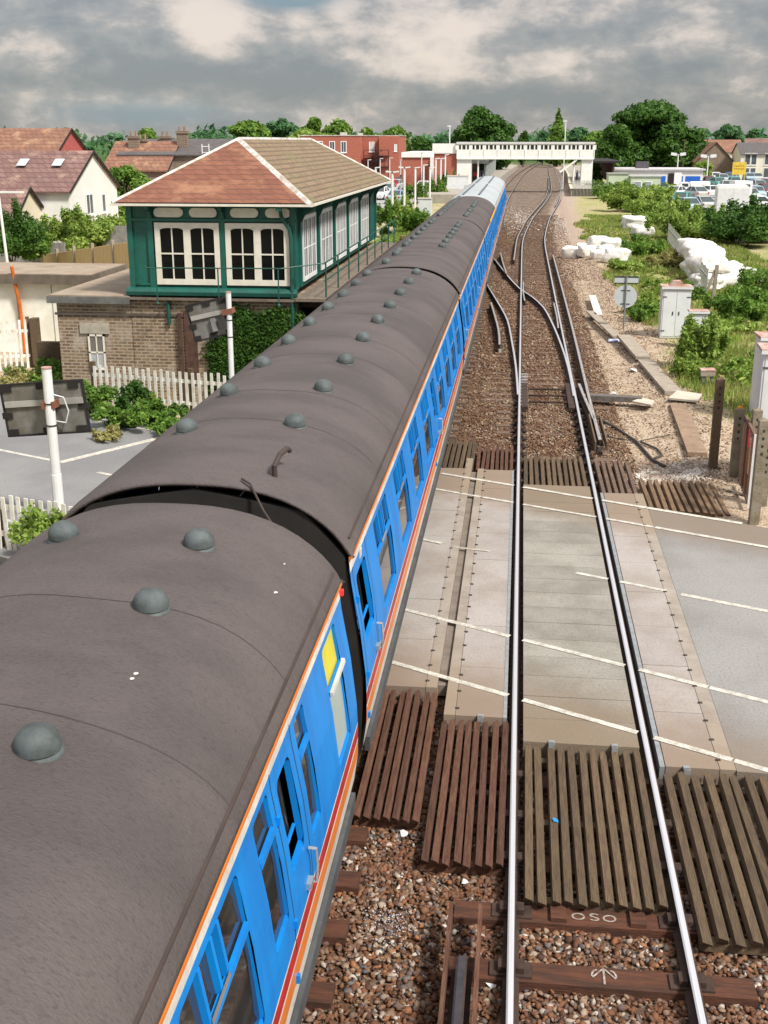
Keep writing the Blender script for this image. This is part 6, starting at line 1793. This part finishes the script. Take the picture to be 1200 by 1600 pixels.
# people on the platforms
def person(loc, h_, shirt, legs, label, rz=0, arm=.0):
    me = bpy.data.meshes.new('person'); k = h_ / 1.75
    V = [(0, 0, .95), (0, 0, 1.2), (0, 0, 1.42), (0, 0, 1.50), (0, .01, 1.64), (0, .01, 1.72),
         (-.19, 0, 1.40), (-.24, .0, 1.12), (-.25, .08 + arm, .88), (.19, 0, 1.40), (.24, 0, 1.12), (.25, .08, .88),
         (-.10, 0, .88), (-.11, .03, .48), (-.11, 0, .08), (-.11, .13, .04), (.10, 0, .88), (.12, -.03, .48), (.12, -.06, .08), (.12, .08, .04)]
    E_ = [(0, 1), (1, 2), (2, 3), (3, 4), (4, 5), (2, 6), (6, 7), (7, 8), (2, 9), (9, 10), (10, 11), (0, 12), (12, 13), (13, 14), (14, 15), (0, 16), (16, 17), (17, 18), (18, 19)]
    me.from_pydata([(x_ * k, -y_ * k, z_ * k) for x_, y_, z_ in V], E_, [])
    o = bpy.data.objects.new('person', me); COL.objects.link(o); o.location = loc; o.rotation_euler = (0, 0, rz)
    me.materials.append(shirt)
    sk_ = o.modifiers.new('skin', 'SKIN'); rad = [.13, .13, .12, .05, .09, .07, .06, .045, .035, .06, .045, .035, .09, .065, .045, .04, .09, .065, .045, .04]
    for i, r_ in enumerate(rad): me.skin_vertices[0].data[i].radius = (r_ * k * (1.25 if i < 3 else 1), r_ * k)
    me.skin_vertices[0].data[0].use_root = True
    o.modifiers.new('sub', 'SUBSURF').levels = 1
    q = MB(); q.dome((0, .01, 1.64 * k), .105 * k, .12 * k, 10, 4, .03); q.build('hair', M_dark, o)
    q = MB()
    for s_ in (-1, 1): q.tube([(s_ * .10 * k, 0, .93 * k), (s_ * .115 * k, 0, .5 * k), (s_ * .12 * k, 0, .1 * k)], .105 * k, 8, .075 * k)
    q.each('trouser_leg', legs, o)
    return tag(o, label, 'person', 'people waiting on the platforms')


cl_m = [mat('cloth_red', (.5, .04, .04), .8), mat('cloth_navy', (.02, .03, .10), .8), mat('cloth_white', (.7, .7, .7), .8), mat('cloth_black', (.02, .02, .02), .8), mat('cloth_blue', (.05, .12, .35), .8)]
for i, (x_, y_, a_, b_, lb) in enumerate([(8.3, 166, 0, 1, 'person in a red top in front of the right platform shelter'), (7.6, 170, 1, 3, 'person in dark clothes left of the red one, right platform'), (8.9, 169, 3, 4, 'person in black right of the red one, right platform'), (-6.6, 168, 0, 3, 'person in red under the left canopy'), (-7.4, 170, 2, 1, 'person in a white top under the left canopy'), (-5.8, 174, 1, 3, 'person in navy farther along the left platform'), (-8.1, 167, 3, 1, 'person in black at the left of the left canopy')]):
    person((x_, y_, .9), 1.75, cl_m[a_], cl_m[b_], lb, i)

# mast above the bridge
for (px, py, Y, zb, zt_, lb) in ((884, 188, 175, 0, None, 'slim white mast rising above the footbridge'), (1070, 218, 200, 0, None, 'brown timber pole by the big tree'), (703, 196, 190, 0, None, 'white lighting mast before the dark round tree')):
    p = atY(px, py, Y); q = MB(); q.tube([(0, 0, 0), (0, 0, p.z)], .09, 6); q.cbox((-.1, 0, p.z - .1), (.6, .2, .15)); o = q.build('mast', M_white if 'white' in lb else M_told); o.location = (p.x, Y, 0); tag(o, lb, 'mast', None)

# ---- right background: blue and white building, cabin
Yc = 176; a_, b_ = atY(958, 290, Yc), atY(1097, 290, Yc); zt3 = atY(1000, 266, Yc).z
o = thing('blue_white_building', (a_.x, Yc, 0), 'long low white building with three bright blue panels and a flat pale roof', 'building')
W_ = b_.x - a_.x; zb_ = atY(1000, 275, Yc).z
q = MB(); q.box((0, 0, 0), (W_, 9, zt3)); q.build('wall', M_render, o)
q = MB(); q.box((-.3, -.3, zt3), (W_ + .3, 9.3, zt3 + .22)); q.build('roof', mat('pale_violet_roof', (.62, .60, .62), .8), o)
Mb = mat('bright_blue_panel', (.015, .12, .52), .5, .1)
for x0_, x1_ in ((1018, 1040), (1046, 1067), (1071, 1094)):
    q = MB(); u0, u1 = atY(x0_, 280, Yc).x - a_.x, atY(x1_, 280, Yc).x - a_.x; q.box((u0, -.06, .3), (u1, -.001, zb_)); q.build('blue_panel', Mb, o)
u0 = atY(1047, 280, Yc).x - a_.x; q = MB(); q.box((u0 - .3, -.12, 0), (u0 + .5, -.061, 2.1)); q.build('door', M_dark, o); q = MB(); q.box((u0 + .55, -.13, 0), (u0 + 1.6, -.061, 2.4)); q.build('white_panel', M_upvc, o)
q = MB(); u0 = atY(1006, 262, Yc).x - a_.x; q.box((u0 - .9, 2, zt3 + .23), (u0 + .9, 3.6, zt3 + 1.15)); q.build('roof_plant', mat('plant_dark', (.10, .09, .10), .8), o)
Yd = 150; a_, b_ = atY(985, 300, Yd), atY(1031, 300, Yd); zt4 = atY(1000, 277, Yd).z
o = thing('green_cabin', (a_.x, Yd, 0), 'pale green portable cabin with two grey windows', 'cabin')
q = MB(); q.box((0, 0, 0), (b_.x - a_.x, 3, zt4)); q.box((-2.6, 2, 0), (-.02, 6, zt4 + .3)); q.build('wall', mat('pale_green', (.52, .60, .44), .7, .1, 1), o)
q = MB(); q.box((-.1, -.1, zt4), (b_.x - a_.x + .1, 3.1, zt4 + .12)); q.box((-2.7, 1.9, zt4 + .3), (-.1, 6.1, zt4 + .4)); q.build('roof', mat('grey_green_roof', (.30, .34, .28), .8), o)
for px in (996, 1012): win(o, atY(px, 290, Yd).x - a_.x, 0, .9, .95, .9, 'y', n=1, m=mat('grey_blind', (.3, .35, .38), .5))
# white house with dark roof at the right edge
Yh = 215; a_, b_ = atY(1154, 285, Yh), atY(1225, 285, Yh)
h = gable('house', a_.x, b_.x + 3, Yh, Yh + 9, 0, atY(1160, 241, Yh).z, atY(1160, 224, Yh + 4.5).z, 'cream two storey house with dark roof and four tall dark windows at the right edge', mat('cream_house', (.74, .71, .58), .8, .1, 1), M_slates, ovh=.3)
for px in (1168, 1178, 1199): win(h, atY(px, 250, Yh).x - a_.x, -.01, atY(px, 258, Yh).z, 1.0, 2.0, 'y', n=1, fr=.08); win(h, atY(px, 250, Yh).x - a_.x, -.01, atY(px, 278, Yh).z, 1.0, 1.7, 'y', n=1, fr=.08)
q = MB(); u0 = atY(1138, 275, Yh).x; q.box((-1.1, 0, 1.2), (1.1, .1, 3.2)); q.box((-1, .02, 0), (-.9, .08, 1.19)); q.box((.9, .02, 0), (1, .08, 1.19))
o = q.build('yellow_sign', mat('yellow_board', (.75, .55, .06), .6)); o.location = (u0, 205, 0); tag(o, 'yellow sign board standing left of the cream house', 'sign')
q = MB()
for r_ in range(2):
    for k in range(6): q.box((-.85 + k * .28, -.012, 2.5 - .45 * r_), (-.85 + k * .28 + .18, -.002, 2.66 - .45 * r_))
q.build('lettering', mat('sign_brown', (.4, .12, .02), .7), o)
for i, (px0, px1, py, pr, Y, wm, rm, lb) in enumerate([(1098, 1125, 240, 228, 235, M_oldb, M_tile2, 'brown roofed house half behind the big tree'), (1120, 1152, 238, 226, 245, M_render, M_tile2, 'small white house with orange roof left of the cream house'), (1105, 1160, 228, 219, 290, M_oldb, M_tile2, 'row of far orange roofs on the right skyline'), (1150, 1210, 226, 217, 300, M_oldb, M_tile, 'far brown roofs above the cream house')]):
    a_, b_ = atY(px0, py, Y), atY(px1, py, Y); gable('house', a_.x, b_.x, Y, Y + 9, 0, a_.z, atY(px0, pr, Y + 4.5).z, lb, wm, rm, ovh=.3)
p = atY(1110, 260, 222); h = gable('house', p.x - 2.5, p.x + 4.0, 222, 232, 0, 3.0, 6.2, 'brown gabled house beyond the car park lamp', M_oldb, M_tile2, ridge='y')

# ---- surfaces of the street and the car park
q = MB(); q.prism([(-40, 92), (-14.2, 92), (-12.0, 125), (-11.2, 168), (-16, 230), (-45, 230)], -.1, .03); tag(q.build('station_street', mat('pale_tarmac', (.36, .34, .34), .9, .15, .6)), kind='structure')
q = MB(); q.prism([(12.5, 96), (60, 96), (60, 222), (11.5, 200)], -.1, .03); tag(q.build('car_park', mat('car_park_tarmac', (.30, .29, .29), .9, .15, .6)), kind='structure')


# ---- cars
def car_mb():
    """returns body, glass, wheel, lamp mesh collectors for a small hatchback/saloon, length along +Y (front at -Y)"""
    hl = 2.05; w = .84
    secs = [(-2.05, .32, .62, .70), (-1.95, .25, .72, .80), (-1.2, .22, .88, .84), (-.75, .22, .93, .84), (0, .22, .93, .85), (.9, .22, .94, .85), (1.6, .22, .95, .83), (1.98, .26, .90, .80), (2.05, .34, .72, .74)]
    b = MB(); V = []
    for y, z0, z1, hwid in secs: V += [(-hwid, y, z0 + .1), (-hwid * .93, y, z0), (hwid * .93, y, z0), (hwid, y, z0 + .1), (hwid * 1.0, y, z1 - .16), (hwid * .88, y, z1), (-hwid * .88, y, z1), (-hwid * 1.0, y, z1 - .16)]
    n = 8; b.add(V, [(i * n + k, i * n + (k + 1) % n, (i + 1) * n + (k + 1) % n, (i + 1) * n + k) for i in range(len(secs) - 1) for k in range(n)] + [tuple(range(n))[::-1], tuple((len(secs) - 1) * n + k for k in range(n))])
    cab = [(-.95, .93, .72), (-.28, 1.38, .60), (.95, 1.40, .60), (1.75, .95, .70)]
    V = [];
    for y, z, hwid in cab: V += [(-hwid, y, z), (hwid, y, z)]
    top = MB(); top.add([(-.61, -.30, 1.37), (.61, -.30, 1.37), (.61, 1.0, 1.39), (-.61, 1.0, 1.39), (-.56, -.22, 1.43), (.56, -.22, 1.43), (.56, .95, 1.45), (-.56, .95, 1.45)], [(0, 1, 5, 4), (1, 2, 6, 5), (2, 3, 7, 6), (3, 0, 4, 7), (4, 5, 6, 7), (3, 2, 1, 0)])
    b.v, b.f, b.mi = b.v, b.f, b.mi
    k0 = len(b.v); b.add(top.v, top.f)
    for s_ in (-1, 1):                          # pillars
        for (y0, z0, x0), (y1, z1, x1) in (((-.95, .92, .74), (-.28, 1.39, .60)), ((.35, .93, .78), (.4, 1.40, .60)), ((1.75, .93, .72), (.98, 1.40, .60))):
            b.tube([(s_ * x0, y0, z0), (s_ * x1, y1, z1)], .045, 5)
    g_ = MB(); G_ = [(-.74, -.93, .91), (.74, -.93, .91), (.59, -.28, 1.375), (-.59, -.28, 1.375), (.59, .97, 1.385), (-.59, .97, 1.385), (.71, 1.72, .92), (-.71, 1.72, .92)]
    g_.add(G_, [(0, 1, 2, 3), (5, 4, 6, 7), (1, 6, 4, 2), (0, 3, 5, 7), (3, 2, 4, 5), (0, 7, 6, 1)])
    return b, g_


M_carglass = mat('car_glass', (.05, .07, .075), .08, .3, 2, spec=.8)
M_tyre = mat('tyre', (.015, .015, .015), .9)
M_hub = mat('hub', (.45, .45, .46), .4, metal=.5)
M_hl = mat('headlight', (.75, .77, .75), .1); M_tl = mat('tail_light', (.5, .02, .02), .2)
CARM = {}
PROTO = {}
CC = {'white': (.75, .76, .76), 'silver': (.42, .46, .47), 'red': (.55, .02, .025), 'green': (.02, .16, .12), 'teal': (.10, .34, .30), 'blue': (.06, .14, .32), 'pale blue': (.35, .48, .55), 'black': (.03, .03, .035), 'maroon': (.16, .02, .03)}


def car(colour, loc, rz, label, grp):
    if colour not in PROTO:
        o = thing('parked_car', loc, label, 'car', grp, rz); b, g_ = car_mb()
        m_ = mat('car_' + colour.replace(' ', '_'), CC[colour], .3, .05, 1, spec=.6)
        if not PROTO: 
            parts = {}
            parts['body'] = b.build('body', m_, o); g_.build('glass', M_carglass, o)
            for x_ in (-.80, .80):
                for y_ in (-1.30, 1.28):
                    q = MB(); s_ = 1 if x_ > 0 else -1; q.tube([(x_ - s_ * .12, y_, .30), (x_ + s_ * .06, y_, .30)], .30, 14); wl_ = q.build('wheel', M_tyre, o)
                    q = MB(); q.tube([(x_ + s_ * .055, y_, .30), (x_ + s_ * .075, y_, .30)], .18, 10); q.build('rim', M_hub, wl_)
            for x_ in (-.58, .58):
                q = MB(); q.cbox((x_, -2.03, .58), (.3, .08, .13)); q.build('headlight', M_hl, o)
                q = MB(); q.cbox((x_ * 1.15, 2.03, .72), (.16, .09, .2)); q.build('tail_light', M_tl, o)
            q = MB(); q.cbox((0, 2.06, .55), (.5, .02, .11)); q.build('number_plate', mat('plate_yellow', (.7, .6, .1), .6), o)
        else:
            src = next(iter(PROTO.values())); bpy.data.objects.remove(o)
            o = dup(src, loc, rz, label)
            o['group'] = grp
            for c_ in kids(o):
                if c_.name.startswith('body'): c_.data = c_.data.copy(); c_.data.materials[0] = m_
        PROTO[colour] = o
    else:
        o = dup(PROTO[colour], loc, rz, label); o['group'] = grp
    return o


ordn = ['first', 'second', 'third', 'fourth', 'fifth', 'sixth', 'seventh', 'eighth', 'ninth', 'tenth']
# street on the left
G_ = 'cars parked along the station street'
row = [('white', 594, 312), ('silver', 606, 305), ('red', 610, 298), ('silver', 618, 297), ('teal', 626, 293), ('blue', 632, 288), ('red', 641, 284), ('white', 648, 281), ('maroon', 654, 277), ('silver', 660, 275)]
for i, (c_, px, py) in enumerate(row):
    p = at(px, py, 0); car(c_, (p.x, p.y, .03), R(-8), f'{c_} car, {ordn[i]} from the signal box in the left street row', G_)
row = [('pale blue', 622, 318), ('white', 664, 300), ('silver', 676, 294), ('blue', 690, 290), ('white', 700, 285), ('silver', 668, 288)]
for i, (c_, px, py) in enumerate(row):
    p = at(px, py, 0); car(c_, (p.x, p.y, .03), R(170), f'{c_} car, {ordn[i]} nearest in the kerb row by the white lamps', G_)
# car park on the right
G_ = 'cars in the right hand car park'
cp = [('white', 1005, 305, 85, 'beside the green cabin, tail in the bushes'), ('silver', 1012, 318, 60, 'just below the white pickup'), ('teal', 1066, 322, 160, 'teal hatchback nearest the front left of the car park'), ('white', 1058, 310, 150, 'behind the teal one at the front'), ('silver', 1085, 311, 200, 'with glinting windscreen left of the white van'), ('pale blue', 1072, 333, 190, 'lowest at the front, half behind bushes'), ('silver', 1092, 330, 200, 'at the front edge left of the white van'),
      ('green', 1103, 300, 75, 'dark green car beside the pickup'), ('white', 1112, 309, 90, 'behind the dark green car'), ('silver', 1098, 290, 40, 'near the car park lamp'), ('teal', 1122, 293, 10, 'beside the lamp post base'), ('maroon', 1108, 291, 0, 'maroon one near the blue panels'), ('white', 1118, 283, 0, 'in the back row below the lamp'), ('silver', 1128, 286, 5, 'in the back row right of the lamp'), ('blue', 1140, 283, 0, 'in the back row below the yellow sign'), ('silver', 1150, 281, 0, 'in the back row left of the cream house'),
      ('black', 1160, 281, 0, 'black one below the cream house'), ('pale blue', 1170, 284, 0, 'pale blue one below the cream house'), ('silver', 1182, 284, 0, 'under the right window of the cream house'), ('red', 1193, 280, 0, 'bright red one at the right edge'), ('blue', 1173, 296, 0, 'in the middle row right of the white van'), ('silver', 1184, 298, 10, 'in the middle row near the right edge'), ('maroon', 1196, 306, 10, 'maroon tail lights at the right edge'), ('pale blue', 1180, 310, 5, 'right of the white van facing away'),
      ('silver', 1170, 314, 10, 'close against the right of the white van'), ('white', 1188, 330, 80, 'low white one above the dark shrubs'), ('black', 1197, 296, 0, 'black one at the right edge'), ('silver', 1135, 299, 0, 'behind the white van on its left'), ('teal', 1147, 292, 0, 'behind the white van'), ('green', 1030, 303, 90, 'green roof just above the thicket')]
for i, (c_, px, py, a_, lb) in enumerate(cp):
    p = at(px, py, 0); lb = lb if c_ in lb else f'{c_} car {lb}'
    car(c_, (p.x, p.y, .03), R(a_), lb + (', right hand car park' if len(lb.split()) < 12 else ''), G_)
# white van and pickup
p = at(1140, 345, 0); o = thing('white_van', (p.x + .5, 108, .03), 'big plain white box van facing away at the front of the car park', 'van', None, R(-6))
q = MB(); q.ext([(-1.35, .6), (1.35, .6), (1.35, 2.7), (1.15, 2.85), (-1.15, 2.85), (-1.35, 2.7)], 'y', -2.6, 1.6); q.build('box_body', M_upvc, o)
q = MB(); q.ext([(1.62, .5), (3.3, .5), (3.35, 1.3), (2.9, 1.5), (2.4, 2.2), (1.62, 2.3)], 'x', -1.0, 1.0); q.build('cab', M_upvc, o)
q = MB(); q.box((-1.3, -2.63, .7), (-.02, -2.601, 2.65)); q.box((.02, -2.63, .7), (1.3, -2.601, 2.65)); q.build('rear_door', M_white, o)
for x_ in (-1.1, 1.1):
    for y_ in (-1.6, 2.4): q = MB(); q.tube([(x_ - .1, y_, .38), (x_ + .1, y_, .38)], .38, 14); q.build('wheel', M_tyre, o)
    q = MB(); q.box((x_ - .12, -2.66, .62), (x_ + .12, -2.632, .69)); q.build('tail_light', M_tl, o)
q = MB(); q.box((-1.0, -2.5, .45), (1.0, 1.6, .599)); q.build('chassis', M_dark, o)
p = at(1146, 312, 0); o = thing('white_van', (p.x, 140, .03), 'second white van parked behind the big one', 'van', None, R(0))
q = MB(); q.ext([(-2.5, .35), (2.2, .35), (2.5, .5), (2.45, 1.1), (1.8, 1.35), (1.3, 2.2), (-2.4, 2.25), (-2.5, 2.1)], 'x', -.95, .95); q.build('body', M_upvc, o)
q = MB(); q.box((-.7, -2.53, 1.3), (.7, -2.501, 1.9)); q.build('rear_window', M_carglass, o)
for x_ in (-.9, .9):
    for y_ in (-1.5, 1.6): q = MB(); q.tube([(x_ - .1, y_, .34), (x_ + .08, y_, .34)], .34, 12); q.build('wheel', M_tyre, o)
p = at(1062, 302, 0); o = thing('pickup_truck', (p.x, 152, .03), 'white pickup truck with rounded load cover in front of the blue panels', 'pickup', None, R(90))
q = MB(); q.ext([(-2.5, .4), (2.4, .4), (2.5, .6), (2.45, .95), (1.5, 1.05), (1.0, 1.6), (.1, 1.65), (-.05, 1.0), (-2.5, 1.0)], 'x', -.88, .88); q.build('body', M_upvc, o)
q = MB(); q.ext([(-.8, 1.0), (.8, 1.0), (.8, 1.5), (.6, 1.72), (-.6, 1.72), (-.8, 1.5)], 'y', -2.45, -.15); q.build('load_cover', M_upvc, o)
q = MB(); q.box((-.885, .2, 1.12), (.885, .95, 1.5)); q.build('cab_window', M_carglass, o)
for x_ in (-.8, .8):
    for y_ in (-1.6, 1.6): q = MB(); q.tube([(x_ - .1, y_, .34), (x_ + .1, y_, .34)], .34, 12); q.build('wheel', M_tyre, o)

# lamps in the car park and along the street
def lamp(x_, y_, h_, label, grp, two=False, arm=.9, r_=.07, hd=(.8, .28, .1), z0=0):
    o = thing('lamp_post', (x_, y_, z0), label, 'lamp post', grp)
    q = MB(); q.tube([(0, 0, 0), (0, 0, h_)], r_, 8); q.build('pole', M_white, o)
    for s_ in ((-1, 1) if two else (1,)): q = MB(); q.cbox((s_ * arm * .6, 0, h_ + .02), (hd[0], hd[1], hd[2]), ry=-s_ * .12); q.tube([(0, 0, h_ - .05), (s_ * arm * .5, 0, h_)], .035, 6); q.build('lamp_head', M_white, o)


for px, py, Y, lb in ((1107, 244, 190, 'twin headed lamp right of the blue and white building'), (1060, 241, 200, 'twin headed lamp behind the blue and white building')):
    p = atY(px, py, Y); lamp(p.x, Y, p.z, lb, 'car park lamps', True, 1.2, .1, (.9, .5, .45))
G_ = 'white lamp posts along the station street'
for i, (px, pt, pb) in enumerate([(613, 269, 352), (632, 262, 335), (587, 262, 330), (649, 262, 318), (662, 258, 305), (672, 262, 312), (681, 248, 300), (689, 248, 292), (696, 242, 285), (659, 238, 300), (594, 248, 270), (609, 247, 275), (575, 250, 280), (626, 250, 275)]):
    Y = [88, 102, 120, 118, 135, 128, 140, 150, 160, 170, 190, 185, 180, 195][i]
    p = atY(px, pt, Y)
    lamp(p.x, Y, p.z, ['nearest white lamp post, above the end of the signal box roof', 'second nearest white lamp post by the leafy bushes', 'thin lamp post close to the signal box eaves', 'third lamp post, over the round bush', 'lamp post just left of the tall slim one', 'stout white lamp post behind the rounded bush', 'lamp post left of the brick station block', 'lamp post in front of the brick station block', 'tallest white lamp post before the station block', 'slim tall lamp in front of the dark trees', 'lamp beside the fire escape', 'lamp at the right end of the red brick building', 'lamp left of the fire escape', 'faint lamp right of the red brick building'][i], G_, i in (0, 1), .35, .10 if i < 9 else .07, (.55, .25, .1))

# ---- trees
T = 'trees on the skyline'
def skytree(px0, px1, ptop, pbase, Y, leaf, n, size, label, seed, conic=False, clumps=14, th=.15, kc=.42):
    a_, b_ = atY(px0, ptop, Y), atY(px1, ptop, Y); base = atY((px0 + px1) / 2, pbase, Y).z
    if n < 8000: n = int(n * 2.2); size *= .8; clumps = clumps if conic else 34; kc = .36; px = 1.35
    else: px = 1.14
    tree('tree', ((a_.x + b_.x) / 2, Y, -.3), a_.z + .3, (b_.x - a_.x) / 2 * px, leaf, n, size, label, 'tree', T, seed, th, clumps, conic=conic, kc=kc)


skytree(938, 1110, 153, 275, 235, 'dark', 60000, .5, 'huge dark broad tree right of the footbridge', 301, clumps=70, th=.0, kc=.30)
skytree(700, 808, 162, 235, 250, 'dark', 36000, .5, 'large round dark tree above the left end of the footbridge', 302, clumps=55, th=.0, kc=.32)
skytree(855, 892, 170, 230, 330, 'mid', 3500, .8, 'pointed conifer above the middle of the footbridge', 303, True, 12)
skytree(880, 925, 194, 230, 350, 'far', 3500, .9, 'bluish tree right of the pointed conifer', 304)
skytree(836, 862, 204, 230, 360, 'far', 1800, .9, 'low tree left of the pointed conifer', 305)
skytree(812, 826, 200, 226, 330, 'dark', 1200, .7, 'small dark tree between the big round tree and the conifer', 306)
skytree(912, 960, 202, 240, 300, 'mid', 3000, .8, 'tree joining the huge dark tree on its left', 307)
skytree(632, 682, 208, 280, 240, 'dark', 11000, .5, 'dark round tree right of the red brick building', 308, clumps=30, th=.05, kc=.3)
skytree(596, 640, 192, 240, 260, 'mid', 4500, .7, 'tall tree behind the right end of the red brick building', 309, th=.05)
skytree(560, 600, 196, 240, 290, 'mid', 3500, .8, 'tree just above the fire escape roof', 310)
skytree(500, 560, 186, 230, 300, 'mid', 4500, .9, 'wide tree above the middle of the red brick building', 311)
skytree(440, 515, 198, 225, 255, 'light', 4000, .7, 'bright green low tree just above the signal box ridge end', 312)
skytree(468, 510, 182, 225, 300, 'mid', 3500, .9, 'tree left of the wide one over the brick building', 313)
skytree(414, 468, 182, 225, 300, 'far', 4000, .9, 'tree right of the round tree over the signal box ridge', 314)
skytree(358, 422, 184, 228, 290, 'mid', 5000, .9, 'round tree directly above the signal box ridge', 315, clumps=16)
skytree(310, 360, 205, 232, 300, 'far', 3000, .9, 'low tree left of the signal box ridge', 316)
skytree(272, 318, 207, 235, 310, 'far', 2600, .9, 'low distant tree above the brick terrace', 317)
skytree(206, 256, 198, 240, 250, 'mid', 3500, .7, 'tree above the chimneys of the brick terrace', 318)
skytree(1118, 1162, 191, 230, 300, 'far', 3500, .8, 'rounded tree on the right skyline', 319)
skytree(1165, 1196, 200, 225, 340, 'far', 2200, .9, 'small far tree at the right edge of the skyline', 320)
skytree(1085, 1112, 250, 290, 205, 'light', 1600, .5, 'bright small tree beside the car park lamp', 321, th=.1)
skytree(932, 1000, 188, 268, 226, 'dark', 9000, .6, 'low dark tree at the left foot of the huge tree', 322, th=.02)
skytree(918, 940, 250, 280, 178, 'mid', 1400, .4, 'small tree against the right tower of the footbridge', 323, th=.05)
# far wooded ground on the horizon
cl_ = []
gt = random.Random(77)
for i in range(130): cl_.append((gt.uniform(-260, 240), gt.uniform(430, 520), gt.uniform(2.5, 8), 10, 6, gt.uniform(2.5, 5)))
tag(quads('distant_wood', leaves_np(cl_, 16000, 1.8, 5), LEAF['far']), kind='stuff')
# overhead wire to the station
q = MB(); a_, b_ = atY(640, 236, 200), atY(700, 226, 200); q.tube([a_, (a_ + b_) / 2 - Vector((0, 0, .3)), b_], .04, 4); tag(q.build('overhead_wire', M_dark), 'thin dark wire strung toward the station block', 'wire')
